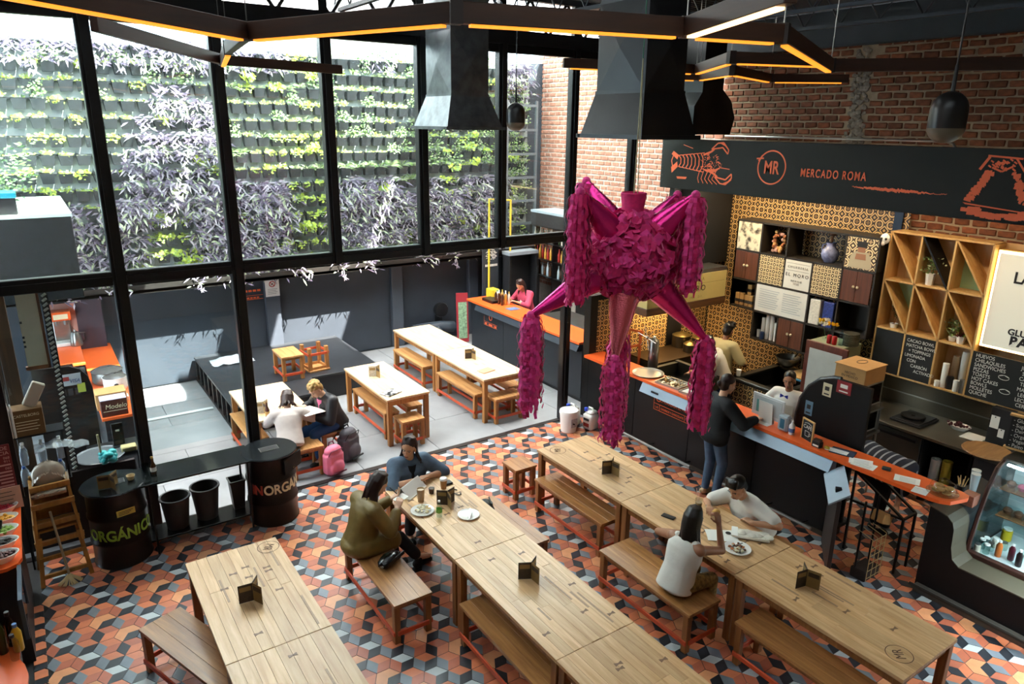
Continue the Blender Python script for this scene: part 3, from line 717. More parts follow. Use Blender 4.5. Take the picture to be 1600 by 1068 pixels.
# steel ladder at the corner, yellow rail beside it
lad = thing('ladder', 'grey steel ladder rack standing before the living wall corner', 'ladder', (9.1, 13.1, 0))
gs = mat('galvanised', '#7c878f', .4, .7)
for x in (-.38, .38): MB().box(x-.025, x+.025, -.025, .025, 0, 5.1).build('upright', gs, lad)
rg = MB().box(-.38, .38, -.03, .03, -.025, .025).mesh('rung', gs)
for k in range(10): obj('rung', rg, lad, (0, 0, .5+.5*k))
yr = mat('yellow_paint', '#d9b530', .5)
tag(MB().tube([(8.15, 12.9, 2.05), (8.15, 12.9, 3.1), (8.7, 12.9, 3.05)], .022, 8).tube([(8.15, 12.9, 2.2), (8.75, 12.9, 2.05)], .022, 8).tube([(8.7, 12.9, 1.2), (8.7, 12.9, 3.06)], .022, 8).cyl((8.15, 12.9, 1.2), (8.15, 12.9, 2.1), .022).build('yellow_guard_rail', yr), 'yellow tubular guard rail by the ladder', 'guard rail')

# ------------------------------------------------------------------ shade sails, gaps shaped to throw sun patches on the wall
sailm = milky('sail_cloth', (.93, .92, .89), .8)
def sail(c, sag, label, n=12):
    P = []
    A, B, D, E_ = [Vector(q) for q in c]
    for i in range(n+1):
        u = i/n; row = []
        for j in range(n+1):
            v = j/n; p = (A*(1-u)+B*u)*(1-v)+(E_*(1-u)+D*u)*v
            s = 4*u*(1-u)*.5+4*v*(1-v)*.5
            cen = (A+B+D+E_)/4; pin = 1-.03*(4*u*(1-u)*(1-4*v*(1-v))+4*v*(1-v)*(1-4*u*(1-u)))
            p = Vector((cen.x+(p.x-cen.x)*pin, cen.y+(p.y-cen.y)*pin, p.z))
            row.append((p.x, p.y, p.z-sag*s))
        P.append(row)
    return tag(MB().sheet(P, .004).build('shade_sail', sailm, smooth=60), label, 'shade sail', 'shade sails over the patio')
sail(((-3.2, 8.8, 6.6), (3.05, 8.8, 6.6), (3.05, 12.15, 5.95), (-3.2, 12.15, 5.95)), .16, 'white shade sail over the left end of the patio')
sail(((3.15, 10.5, 6.55), (6.95, 10.5, 6.5), (6.95, 12.15, 6.0), (3.15, 12.15, 6.0)), .26, 'cream shade sail with a curved hem in mid patio')
sail(((4.1, 8.7, 6.6), (7.0, 8.7, 6.6), (7.0, 9.85, 6.5), (4.1, 9.85, 6.5)), .05, 'added unseen narrow sail along the hall side, bounding the sun gaps')  # added out of view to bound the sun gaps
sail(((4.7, 9.7, 6.56), (5.7, 9.7, 6.56), (5.7, 10.7, 6.6), (4.7, 10.7, 6.6)), .02, 'added unseen square sail between the two long ones, parting the sun gaps')  # added out of view, splits the opening into two sun gaps
sail(((7.05, 8.7, 6.5), (10.1, 8.7, 6.4), (10.1, 13.2, 6.2), (7.05, 13.2, 6.1)), .25, 'white shade sail beside the brick wall')
# pale buildings beyond the wall
for i, (x0, x1, y, z, lb) in enumerate(((-6, 1.0, 19, 9.0, 'pale neighbouring building beyond the left end of the living wall'), (2.0, 9.0, 21, 9.5, 'pale blue neighbouring building beyond the middle of the living wall'))):
    b = thing('neighbour_building', lb, 'building', ((x0+x1)/2, y, 0)); w = (x1-x0)/2
    MB().box(-w, w, 0, 3, 0, z).build('wall', mat('pale_facade', '#c9d6dd', .8), b)
    for k in range(4): MB().box(-w+.6+k*w*.48, -w+1.5+k*w*.48, -.05, .02, 6.4, 7.6).build('window', mat('far_window', '#8fa5b5', .2), b)

# ------------------------------------------------------------------ black kiosk at the left with coffee station
kb = thing('kiosk', 'black kiosk box with pale roof beyond the left panes', 'kiosk', (-1.0, 12.0, 0))
MB().box(-1.5, 1.46, -1.5, 1.0, 2.4, 3.44, c=.01).build('fascia', mat('kiosk_black', '#0d1012', .6, var=.2, vscale=4, spec=.15), kb)
MB().box(-1.5, 1.47, -1.51, 1.0, 3.44, 3.48).build('roof_sheet', mat('kiosk_roof', '#c9dccf', .5), kb)
MB().box(-1.5, -1.42, -1.5, 1.0, 0, 2.4).build('side_wall', black_paint, kb)
pt = thing('potted_shrub', 'green shrub in a teal-rimmed pot on the kiosk roof', 'plant', (-.25, 10.75, 3.48))
MB().box(-.17, .17, -.17, .17, 0, .2, c=.01).build('pot', black_pl, pt); MB().box(-.18, .18, -.18, .18, .2, .27, c=.01).build('rim', mat('teal_plastic', '#1f93a8', .4), pt)
MB().cyl((0, 0, .25), (.02, 0, .5), .02, n=6).build('stem', leg_w, pt)
mb = MB()
for k in range(260):
    a, r_, z = rr.uniform(0, 2*PI), rr.random()**.5*.42, rr.gauss(.55, .15); leaf(mb, (r_*math.cos(a), r_*math.sin(a), z), (math.cos(a), math.sin(a), rr.uniform(-.3, .7)), rr.uniform(.05, .1), .025, LN.index(rr.choice(['green', 'pale', 'deep'])), .4)
mb.build('foliage', LMATS, pt)
# ------------------------------------------------------------------ big dark sign band over the stalls
sg = thing('sign_band', 'long charcoal sign band with orange lobster and lettering above the stalls', 'sign', (8.72, 5.0, 4.04))
MB().box(0, .05, -4.5, 3.55, -.385, .385, c=.004).build('panel', mat('charcoal_panel', '#1b1c18', .6, var=.08, vscale=2, spec=.25), sg)
sx_ = -.004
def band(mb, pts, w, y, z, sc):
    """stroke along 2D points (u right, v up) on the sign face"""
    for (a, b) in zip(pts, pts[1:]):
        a, b = Vector(a)*sc, Vector(b)*sc; d = (b-a); n = Vector((-d.y, d.x)).normalized()*w/2
        q = [a-n, b-n, b+n, a+n]; e = sx_-random.random()*.003; mb.add([(e, y-p.x, z+p.y) for p in q], [(3, 2, 1, 0)])
def blob(mb, pts, y, z, sc): 
    e = sx_-random.random()*.003; q = [(e, y-p[0]*sc, z+p[1]*sc) for p in pts]; mb.add(q, [tuple(range(len(q)-1, -1, -1))])
# circle with MR
mb = MB(); yc, zc = 1.43, .04
for k in range(48):
    a, b = 2*PI*k/48, 2*PI*(k+1)/48
    mb.add([(sx_, yc-.215*math.cos(a), zc+.215*math.sin(a)), (sx_, yc-.235*math.cos(a), zc+.235*math.sin(a)), (sx_, yc-.235*math.cos(b), zc+.235*math.sin(b)), (sx_, yc-.215*math.cos(b), zc+.215*math.sin(b))], [(0, 1, 2, 3)])
band(mb, [(-.26, .11), (-.14, .12)], .02, yc, zc, 1); band(mb, [(-.23, .08), (-.17, .16)], .014, yc, zc, 1)
mb.build('ring_emblem', signal_orange, sg)
text('lettering', 'MR', .25, signal_orange, (sx_, yc, zc-.01), FACE_MX, sg, .002, .72, off=.004)
text('lettering', 'MERCADO ROMA', .15, signal_orange, (sx_, .5, -.005), FACE_MX, sg, .002, .66, space=1.25, off=.002)
# lobster drawing: segmented tail, carapace, two claws, legs and feelers in sketchy strokes
mb = MB(); rr = random.Random(5); ly, lz = 2.77, .05
for k in range(7):
    x = -.40+.075*k; h = .085+.008*k
    band(mb, [(x, h), (x+.045, h*.5), (x+.05, -h*.4), (x+.01, -h)], .016, ly, lz, 1); band(mb, [(x, h), (x+.07, h+.01)], .012, ly, lz, 1); band(mb, [(x, -h), (x+.07, -h-.01)], .012, ly, lz, 1)
blob(mb, [(-.52, .15), (-.40, .09), (-.43, .02), (-.56, .10)], ly, lz, 1); blob(mb, [(-.53, -.19), (-.41, -.09), (-.43, -.01), (-.55, -.10)], ly, lz, 1); band(mb, [(-.50, .12), (-.55, 0), (-.50, -.15)], .018, ly, lz, 1)
for k in range(70):
    a = rr.uniform(0, 2*PI); r1 = rr.random()**.5; px, py = .26+.20*r1*math.cos(a), .0+.12*r1*math.sin(a); band(mb, [(px, py), (px+rr.uniform(-.05, .05), py+rr.uniform(-.03, .03))], rr.uniform(.006, .014), ly, lz, 1)
blob(mb, [(.08, -.09), (.2, -.14), (.36, -.13), (.46, -.05), (.34, -.09), (.2, -.10)], ly, lz, 1)
for sgn, ox, oy in ((1, .30, .20), (-1, .40, -.2)):
    pts = [(ox-.05, oy), (ox+.06, oy+.09*sgn), (ox+.17, oy+.10*sgn), (ox+.27, oy-.0), (ox+.26, oy-.06*sgn), (ox+.16, oy+.03*sgn)]
    band(mb, pts+[pts[0]], .02, ly, lz, 1); blob(mb, [(ox+.1, oy+.09*sgn), (ox+.18, oy+.10*sgn), (ox+.28, oy-.02), (ox+.2, oy+.05*sgn)], ly, lz, 1)
    band(mb, [(ox-.2, oy*.55), (ox-.06, oy*.8), (ox, oy)], .03, ly, lz, 1)
for k in range(5): band(mb, [(.05+.08*k, -.12), (.02+.07*k, -.24), (.05+.09*k, -.31)], .012, ly, lz, 1)
band(mb, [(.44, -.06), (.62, -.075)], .012, ly, lz, 1); band(mb, [(-.32, .25), (-.12, .2)], .01, ly, lz, 1); blob(mb, [(-.42, -.24), (-.2, -.235), (-.22, -.27), (-.4, -.275)], ly, lz, 1)
mb.build('lobster_drawing', signal_orange, sg)
# long broken stroke and the sketch at the far right
mb = MB(); 
for k in range(60):
    u = k/60; w = .035*math.sin(PI*min(1, u*1.15))+.006; band(mb, [(1.15*u, -.005*u+rr.uniform(-.01, .01)), (1.15*u+.02, -.005*u+rr.uniform(-.01, .01))], w, .2, -.13, 1)
mb.build('brush_stroke', signal_orange, sg)
mb = MB(); fy, fz = -1.46, .03
for k in range(150):
    t_ = rr.random(); side = rr.random() < .6
    u = (-.13-.16*t_+rr.uniform(-.02, .06)) if side else (.14+.12*t_+rr.uniform(-.03, .03)); v = .12-.32*t_; s = rr.uniform(.008, .03)
    blob(mb, [(u-s, v-s*.6), (u+s, v-s), (u+s*.8, v+s), (u-s*.7, v+s*.7)], fy, fz, 1)
blob(mb, [(-.33, -.23), (.4, -.29), (.38, -.30), (-.3, -.25)], fy, fz, 1)
for k in range(160):
    a = PI+PI*rr.random(); r_ = rr.uniform(.55, 1); u, v = .42*r_*math.cos(a)*.9+.05, -.28+.20*r_*math.sin(a)*.5; s = rr.uniform(.01, .04)
    if v > -.43: blob(mb, [(u-s, v-s*.5), (u+s, v-s*.5), (u+s, v+s*.5), (u-s, v+s*.5)], fy, fz, 1)
band(mb, [(-.16, .28), (.18, .26)], .02, fy, fz, 1); band(mb, [(-.14, .27), (-.22, .13)], .03, fy, fz, 1); band(mb, [(.12, .26), (.24, .10)], .02, fy, fz, 1); band(mb, [(-.1, .16), (0, .12), (.1, .18)], .02, fy, fz, 1)
for k in range(30):
    u, v = rr.uniform(-.15, .12), rr.uniform(.15, .26); band(mb, [(u, v), (u+.03, v-.02)], .016, fy, fz, 1)
mb.build('ink_drawing', signal_orange, sg)

# ------------------------------------------------------------------ patterned tile walls of the churro stall
def talavera(name, dark, light, mid):
    m, t, b = nt(name); N, L = t.nodes, t.links; b.inputs['Roughness'].default_value = .3
    tc = N.new('ShaderNodeTexCoord'); mp = N.new('ShaderNodeMapping'); mp.inputs['Location'].default_value = (-.5, -.5, -.5); fc = N.new('ShaderNodeVectorMath'); fc.operation = 'FRACTION'; L.new(tc.outputs['UV'], fc.inputs[0]); L.new(fc.outputs[0], mp.inputs[0])
    sep = N.new('ShaderNodeSeparateXYZ'); L.new(mp.outputs[0], sep.inputs[0])
    def M(op, a, b_=None):
        n = N.new('ShaderNodeMath'); n.operation = op
        for i, v in enumerate((a, b_)):
            if v is None: continue
            if isinstance(v, (int, float)): n.inputs[i].default_value = v
            else: L.new(v, n.inputs[i])
        return n.outputs[0]
    x, y = M('ABSOLUTE', sep.outputs[0]), M('ABSOLUTE', sep.outputs[1])
    r = M('SQRT', M('ADD', M('MULTIPLY', x, x), M('MULTIPLY', y, y)))
    ring = M('LESS_THAN', M('ABSOLUTE', M('SUBTRACT', r, .30)), .055)
    dia = M('ADD', x, y); lat = M('LESS_THAN', M('ABSOLUTE', M('SUBTRACT', dia, .62)), .06)
    dot = M('LESS_THAN', r, .09); corner = M('GREATER_THAN', dia, .86)
    petal = M('LESS_THAN', M('MULTIPLY', x, y), .006); inn = M('LESS_THAN', r, .22)
    a1 = M('MAXIMUM', M('MAXIMUM', ring, lat), corner)
    mx = N.new('ShaderNodeMix'); mx.data_type = 'RGBA'; mx.inputs[6].default_value = lin(dark); mx.inputs[7].default_value = lin(light); L.new(a1, mx.inputs[0])
    m2 = N.new('ShaderNodeMix'); m2.data_type = 'RGBA'; L.new(M('MULTIPLY', petal, inn), m2.inputs[0]); L.new(mx.outputs[2], m2.inputs[6]); m2.inputs[7].default_value = lin(mid)
    L.new(m2.outputs[2], b.inputs['Base Color']); return m
tal = talavera('talavera_glaze', '#33241a', '#d9b577', '#7d6038'); tal2 = talavera('talavera_panel', '#3f2c1e', '#ecd7a6', '#b9a077')
def uvquad(me, axis):
    uv = me.uv_layers.new(name='UVMap')
    for l in me.loops:
        v = me.vertices[l.vertex_index].co; u_, v_ = (v.y, v.z) if axis == 'x' else (v.x, v.z); uv.data[l.index].uv = (u_/TS+.5, v_/TS+.5)
    return me
TS = .165
h = TS/2-.0015
tx = uvquad(MB().box(-.006, .006, -h, h, -h, h, c=.0015).mesh('tile', tal), 'x'); ty = uvquad(MB().box(-h, h, -.006, .006, -h, h, c=.0015).mesh('tile', tal), 'y')
wk = sempty('wall_kitchen')
MB().box(9.93, 10.0, 5.22, 8.45, .1, 3.72).build('plaster', mat('brown_grout', '#4a3d30', .8), wk)
MB().box(7.2, 9.95, 8.33, 8.44, .1, 1.98).box(8.85, 9.95, 8.33, 8.44, 1.98, 4.4).build('partition_core', black_paint, wk)
tl = []
for i in range(20):
    for j in range(22):
        Y, Z = 8.24-TS*i, .2+TS*j
        if Z > 3.68: continue
        P = pix((9.9, Y, Z)); hid = (5.1 < Y-.1 < 7.5 and 1.3 < Z < 3.0) or Z < .9
        tl.append((1 if (hid or not P) else 0, (Vector((9.9, Y, Z))-CAMP).length, tx, (9.925, Y, Z)))
for i in range(16):
    for j in range(11):
        X, Z = 7.33+TS*i, .25+TS*j
        if X > 9.85: continue
        tl.append((0 if (X < 9.5 and Z > .8) else 1, (Vector((X, 8.3, Z))-CAMP).length, ty, (X, 8.325, Z)))
tl.sort(key=lambda q: q[:2])
for q in tl[:300]: obj('tile', q[2], wk, q[3])
mbt = MB(); uvs = []
for q in tl[300:]:
    if q[2] is tx: 
        X, Y, Z = q[3]; mbt.add([(X-.006, Y+h, Z-h), (X-.006, Y-h, Z-h), (X-.006, Y-h, Z+h), (X-.006, Y+h, Z+h)], [(0, 1, 2, 3)])
    else:
        X, Y, Z = q[3]; mbt.add([(X-h, Y-.006, Z-h), (X+h, Y-.006, Z-h), (X+h, Y-.006, Z+h), (X-h, Y-.006, Z+h)], [(0, 1, 2, 3)])
o = mbt.build('tiles', tal, wk); uv = o.data.uv_layers.new(name='UVMap')
for k in range(len(o.data.loops)): uv.data[k].uv = ((0, 0), (1, 0), (1, 1), (0, 1))[k % 4]
o['kind'] = 'stuff'
MB().box(7.15, 7.3, 8.3, 8.46, 0, 2.05, c=.006).box(7.3, 8.9, 8.31, 8.46, 1.96, 2.05, c=.006).build('black_frame', black_satin, wk)
MB().box(9.88, 9.94, 5.1, 5.22, 3.2, 3.7).build('blue_tile_edge', mat('navy_glaze', '#16243c', .25), wk)
MB().box(8.9, 9.25, 8.3, 8.335, .9, 2.0).build('doorway_recess', black_pl, wk)
MB().box(9.0, 9.9, 8.0, 8.3, 2.4, 4.4).build('dark_bulkhead', black_paint, wk)

# extractor hood with cream sign
hd = thing('extractor_hood', 'cream extractor hood with dark lettering over the churro kitchen', 'hood', (8.6, 7.95, 0))
creamp = mat('cream_enamel', '#c9b877', .45, var=.06, vscale=3)
MB().box(-.93, .86, -.35, .34, 1.92, 2.36, c=.006).build('body', creamp, hd); MB().box(-.93, .86, -.34, .34, 2.36, 2.42).build('top_tray', steel, hd)
MB().box(-.94, .87, -.36, .34, 1.80, 1.92, c=.006).build('base_band', wood('hood_wood', '#4a2f1c', '#6d4828', .5, 0), hd)
text('lettering', 'CHURRERÍA', .085, mat('gold_print', '#9a8a52', .6), (.0, -.354, 2.27), FACE_MY, hd, .001, 1., space=1.5)
text('lettering', 'EL MORO', .13, mat('dark_print', '#2f2a24', .6), (-.02, -.354, 2.12), FACE_MY, hd, .001, 1., space=1.5)
text('lettering', 'MEXICO   1935   D.F.', .05, MATS['gold_print'], (-.0, -.354, 1.985), FACE_MY, hd, .001, 1., space=1.3)
MB().box(-.85, .8, -.354, -.3535, 2.2, 2.206).build('rule_line', MATS['gold_print'], hd)

# ------------------------------------------------------------------ cube shelving of the churro stall
sh = thing('cube_shelf', 'dark cube shelving with photos, tile panels and brown doors on the kitchen wall', 'shelf', (9.5, 0, 0))
dk = mat('dark_frame', '#262019', .5); brown = wood('brown_door', '#4a2716', '#6b3a22', .4, 2, 1., .05)
YS = [7.51, 7.04, 6.57, 6.10, 5.63, 5.15]; ZS = [3.19, 2.72, 2.25, 1.79, 1.33]
def hz(y0, y1, z): MB().box(0, .38, y1-.012, y0+.012, z-.014, z+.014).build('shelf_board', dk, sh)
def vt(y, z0, z1): MB().box(0, .38, y-.012, y+.012, z0, z1).build('upright', dk, sh)
for z in ZS[:4]: hz(7.51, 5.15, z)
hz(7.04, 5.6, 1.33)
for r_, cols in enumerate(((0, 1, 2, 4, 5), (0, 1, 2, 3, 4, 5), (0, 1, 3, 4, 5), (1, 2, 3, 4))):
    for c in cols: vt(YS[c], ZS[r_+1], ZS[r_])
vt(7.51, 1.79, 3.19)
MB().box(.36, .38, 5.15, 7.51, 1.79, 2.25).box(.36, .38, 5.63, 7.04, 1.33, 1.79).build('back_board', dk, sh)
def front(kind, c0, c1, r_, m, n='panel', x=.0): return MB().box(x, x+.02, YS[c1]+.016, YS[c0]-.016, ZS[r_+1]+.018, ZS[r_]-.018).build(n, m, sh)
def photo_mat(name, a, b_, sc, thr=.5):
    m, t, b = nt(name); N, L = t.nodes, t.links; tc = N.new('ShaderNodeTexCoord'); no = N.new('ShaderNodeTexNoise'); no.inputs['Scale'].default_value = sc; no.inputs['Detail'].default_value = 8; L.new(tc.outputs['Object'], no.inputs['Vector'])
    r = N.new('ShaderNodeValToRGB'); r.color_ramp.elements[0].position = thr-.08; r.color_ramp.elements[1].position = thr+.08; r.color_ramp.elements[0].color = lin(a); r.color_ramp.elements[1].color = lin(b_); L.new(no.outputs[0], r.inputs[0]); L.new(r.outputs[0], b.inputs['Base Color']); b.inputs['Roughness'].default_value = .35; return m
front(0, 0, 1, 0, photo_mat('old_street_photo', '#3b362e', '#d8cfb4', 9, .45), 'photo_panel')
ph = front(0, 4, 5, 0, tal2, 'photo_panel'); uvquad(ph.data, 'x')
# the masked cook on that print: flat cut shapes
mb = MB(); 
def fl(mb, pts, y, z, x=-.003, mi=0): mb.add([(x, y-p[0], z+p[1]) for p in pts], [tuple(range(len(pts)-1, -1, -1))], mi)
fl(mb, [(-.17, -.2), (.17, -.2), (.15, -.04), (.09, .03), (-.09, .03), (-.15, -.04)], 5.39, 2.955, mi=0)
fl(mb, [(-.05, .02), (.05, .02), (.06, .12), (-.06, .12)], 5.39, 2.955, -.004, 1); fl(mb, [(-.07, .09), (.07, .09), (.08, .17), (-.08, .17)], 5.39, 2.955, -.005, 2); fl(mb, [(-.08, -.08), (.08, -.08), (.07, 0), (-.07, 0)], 5.39, 2.955, -.005, 1)
mb.build('printed_figure', [mat('print_beige', '#b7a98c', .5), mat('print_skin', '#a06f52', .5), mat('print_black', '#201d1a', .5)], sh)
def doors(c0, r_, knob):
    for k in (0, 1):
        y1 = YS[c0]-.016-k*.22; d = MB().box(0, .02, y1-.214, y1, ZS[r_+1]+.018, ZS[r_]-.018, c=.002).build('door', brown, sh)
        MB().ball((-.015, y1-(.19 if k == 0 else .03), (ZS[r_+1]+ZS[r_])/2), .017, .022, .022, 8, 6).build('knob', mat('pale_knob', '#c9b898', .3), d, smooth=True)
doors(0, 1, 0); doors(4, 1, 0); doors(2, 3, 0)
for c in (1, 3):
    TS = .1098; o = front(0, c, c+1, 1, tal2, 'tile_panel'); uvquad(o.data, 'x'); TS = .165
wp = mat('white_panel', '#d9d6cb', .5)
front(0, 2, 3, 1, wp, 'name_panel'); gp = mat('grey_print2', '#77746c', .7)
text('lettering', 'EL MORO', .072, MATS['dark_print'], (-.003, 6.335, 2.48), FACE_MX, sh, .001, 1., space=1.4); text('lettering', 'CHURRERÍA', .05, gp, (-.003, 6.335, 2.60), FACE_MX, sh, .001, 1., space=1.4); text('lettering', 'MEXICO\n1935', .04, gp, (-.003, 6.335, 2.37), FACE_MX, sh, .001, 1., space=1.4)
MB().box(-.002, 0, 6.14, 6.53, 2.545, 2.549).box(-.002, 0, 6.14, 6.53, 2.655, 2.659).build('rule_line', gp, sh)
front(0, 1, 3, 2, wp, 'menu_panel'); pl = mat('pale_print', '#a3a7a8', .7)
for k in range(9):
    MB().box(-.003, 0, 6.6+.02*(k % 3), 6.96, 2.16-.035*k, 2.168-.035*k).build('print_line', pl, sh); MB().box(-.003, 0, 6.2+.03*((k+1) % 3), 6.53, 2.16-.035*k, 2.168-.035*k).build('print_line', pl, sh)
# things on it
def revolve(name, label, cat, loc, prof, m, n=16, group=None, smooth=True): return tag(MB().lathe(prof, n).build(name, m, None, loc, smooth=smooth), label, cat, group)
w = thing('dried_flower_wreath', 'round wreath of dried brown seed heads in a shelf cube', 'wreath', (9.62, 6.8, 2.92)); mb = MB(); rr = random.Random(9)
for k in range(46):
    a = 2*PI*k/46; r_ = .11+rr.uniform(-.035, .035); mb.ball((rr.uniform(-.04, .02), r_*math.cos(a)*.9, r_*math.sin(a)*1.25), rr.uniform(.018, .032), nu=6, nv=4, mi=rr.randrange(3))
mb.build('seed_heads', [mat('dry_rust', '#8e5533', .9), mat('dry_tan', '#c69a63', .9), mat('dry_pink', '#b98d80', .9)], w, smooth=True)
MB().tube([(0, .11*math.cos(a*PI/8)*.9, .14*math.sin(a*PI/8)) for a in range(17)], .012, 6).build('hoop', leg_w, w)
v = thing('talavera_jar', 'blue and white painted jar with a handle on the top shelf', 'jar', (9.66, 5.95, 2.735)); bw = mat('blue_white_glaze', '#7d84a8', .25, var=.5, vscale=25)
MB().lathe([(.07, 0), (.105, .05), (.125, .12), (.11, .18), (.07, .22), (.06, .25), (.075, .29), (.07, .29), (.05, .25), (.05, .2)], 18).build('body', bw, v, smooth=True)
MB().tube([(0, .07, .26), (0, .13, .24), (0, .14, .18), (0, .115, .13)], .012, 6).build('handle', bw, v); MB().lathe([(.02, .29), (.022, .38), (.06, .4), (.055, .43), (.01, .45)], 10).build('stopper', mat('rust_glaze', '#8a5a34', .4), v, smooth=True)
kraft = mat('kraft_paper', '#b98f56', .8, var=.1)
for k, (y, z, hh) in enumerate(((7.43, 1.805, .2), (7.34, 1.805, .2), (7.24, 1.805, .19), (7.16, 1.805, .19), (7.2, 2.0, .17))):
    b = tag(MB().box(-.04, .04, -.038, .038, 0, hh, c=.006).build('paper_pouch', kraft, None, (9.6, y, z)), 'kraft paper pouch with dark band, ' + ('stacked on top of the others' if k == 4 else ['first', 'second', 'third', 'fourth'][k] + ' from the left in the shelf cube'), 'pouch', 'paper pouches')
    MB().box(-.042, .042, -.04, .04, .05, .1).build('band', MATS['dark_print'], b)
for nm, y, m, lb in (('white_tote', 5.98, mat('white_cloth', '#d8d2c4', .9, var=.2, vscale=40), 'white printed tin bag in the shelf beside the menu panel'), ('blue_tote', 5.76, mat('blue_print', '#25377e', .6, var=.6, vscale=40), 'blue patterned tin bag in the shelf beside the menu panel')):
    b = thing('gift_bag', lb, 'bag', (9.56, y, 1.805), 0, 'gift bags'); MB().box(-.05, .05, -.085, .085, 0, .38, c=.008).build('body', m, b); MB().tube([(0, -.05, .38), (0, -.03, .42), (0, .03, .42), (0, .05, .38)], .006, 6).build('handle', leg_w, b)
for k, (y, hh, r_) in enumerate(((6.98, .12, .03), (6.9, .34, .035), (6.82, .40, .036), (6.74, .40, .036), (6.66, .3, .034))):
    revolve('cup_stack', 'stack of white paper cups, ' + ['shortest at the left', 'second from the left', 'tallest beside the middle', 'fourth from the left', 'rightmost next to the brown doors'][k], 'cups', (9.62, y, 1.345), [(r_*.8, 0), (r_, hh), (r_*.9, hh)], paper, 12, 'paper cup stacks')
revolve('blue_jar', 'small dark blue jar before the cup stacks', 'jar', (9.55, 6.86, 1.345), [(.035, 0), (.035, .1), (.03, .12)], mat('navy_plastic', '#1d3157', .4), 12)

# ------------------------------------------------------------------ main counter
ct = thing('stall_counter', 'long black stall counter with orange ledge', 'counter', (7.15, 0, 0))
for k in range(4):
    y1 = 8.3-1.09*k; MB().box(0, .04, y1-1.08, y1, .1, 1.04, c=.002).build('front_panel', black_satin, ct)
MB().box(.06, .3, 3.96, 8.3, 0, .1).build('plinth', mat('plinth_grey', '#4b4741', .7, var=.2), ct)
MB().box(.04, .4, 3.94, 8.3, .1, .14).box(.3, .34, 3.96, 8.3, .1, 1.04).box(.04, .3, 8.26, 8.3, .1, 1.04).build('carcass', black_paint, ct)
pts = [(-.10, 8.3), (.30, 8.3), (.30, 2.78), (.27, 2.70), (.2, 2.68), (-.02, 2.74), (-.08, 2.82), (-.10, 2.9)]
MB().prism(pts, 1.06, 1.10).build('ledge', orange_lam, ct)
MB().add([(-.10, 6.97, 1.055), (-.10, 3.95, 1.055), (-.16, 3.95, .93), (-.16, 6.97, .93), (-.02, 6.97, 1.05), (-.02, 3.95, 1.05), (-.02, 3.95, .92), (-.02, 6.97, .92)], [(0, 3, 2, 1), (4, 5, 6, 7), (3, 7, 6, 2), (0, 4, 7, 3), (1, 2, 6, 5)]).build('slanted_strip', grey_blue, ct)
MB().box(-.145, -.13, 6.62, 6.75, .975, 1.0).build('socket_slot', black_pl, ct)
for y0, y1 in ((4.05, 5.35), (5.9, 7.6)):
    fr = MB().tube([(-.17, y0, .17), (-.17, y1, .17)], .02, 8).build('foot_rail', mat('worn_rail', '#8e8c88', .35, .8), ct)
    for y in (y0+.15, (y0+y1)/2, y1-.15): MB().cyl((-.17, y, .17), (.02, y, .14), .012, n=6).build('bracket', black_steel, fr)
fx = -.004
def outline_notice(parent, yc, zc, w, hgt, x, lines):
    mb = MB(); t_ = .007
    mb.box(x-.001, x, yc+w/2-t_, yc+w/2, zc-hgt/2, zc+hgt*.9).box(x-.001, x, yc-w/2, yc+w/2, zc-hgt/2, zc-hgt/2+t_).box(x-.001, x, yc-w/2, yc+w/2, zc+hgt*.05, zc+hgt*.05+t_).box(x-.001, x, yc+w/2-.12, yc+w/2-.12+t_, zc-hgt/2, zc+hgt*.05).box(x-.001, x, yc-w/2+.12, yc-w/2+.12+t_, zc-hgt/2, zc+hgt*.05).build('notice_frame', signal_orange, parent)
    for s, sz, dy, dz in lines: text('lettering', s, sz, signal_orange, (x-.001, yc+dy, zc+dz), FACE_MX, parent, .0008, .8)
outline_notice(ct, 6.45, .76, .72, .17, fx, (('CHURRERÍA EL MORO', .075, -.06, .085), ('CHURROS Y CHOCOLATE', .046, 0, -.04), ('L.43', .046, .3, -.04)))
mb = MB()
for k in range(20):
    a, b = 2*PI*k/20, 2*PI*(k+1)/20; mb.add([(fx-.001, 6.72-.035*math.cos(a), .86+.035*math.sin(a)), (fx-.001, 6.72-.05*math.cos(a), .86+.05*math.sin(a)), (fx-.001, 6.72-.05*math.cos(b), .86+.05*math.sin(b)), (fx-.001, 6.72-.035*math.cos(b), .86+.035*math.sin(b))], [(0, 1, 2, 3)])
mb.build('ring_emblem', signal_orange, ct)
# swing gate standing open at the end of the counter
gt = thing('counter_gate', 'open black counter gate with slanted grey top', 'gate', (7.05, 3.92, 0), math.atan2(-.42, -.56)*1.0)
L_ = .70
MB().box(0, L_, -.02, .02, .06, .93, c=.003).build('leaf', mat('gate_brown_black', '#2a2321', .5), gt)
MB().add([(0, -.1, .90), (L_+.02, -.1, .90), (L_+.02, .09, 1.04), (0, .09, 1.04), (0, -.1, .88), (L_+.02, -.1, .88), (L_+.02, .09, 1.02), (0, .09, 1.02)], [(3, 2, 1, 0), (4, 5, 6, 7), (0, 1, 5, 4), (1, 2, 6, 5), (2, 3, 7, 6), (3, 0, 4, 7)]).build('slanted_top', grey_blue, gt)
MB().box(L_*.7, L_*.7+.06, -.03, .03, .96, 1.0).build('socket_slot', black_pl, gt)
o = text('lettering', 'LA OTILIA', .13, signal_orange, (L_*.55, .023, .68), (PI/2, 0, PI), gt, .001, .9)
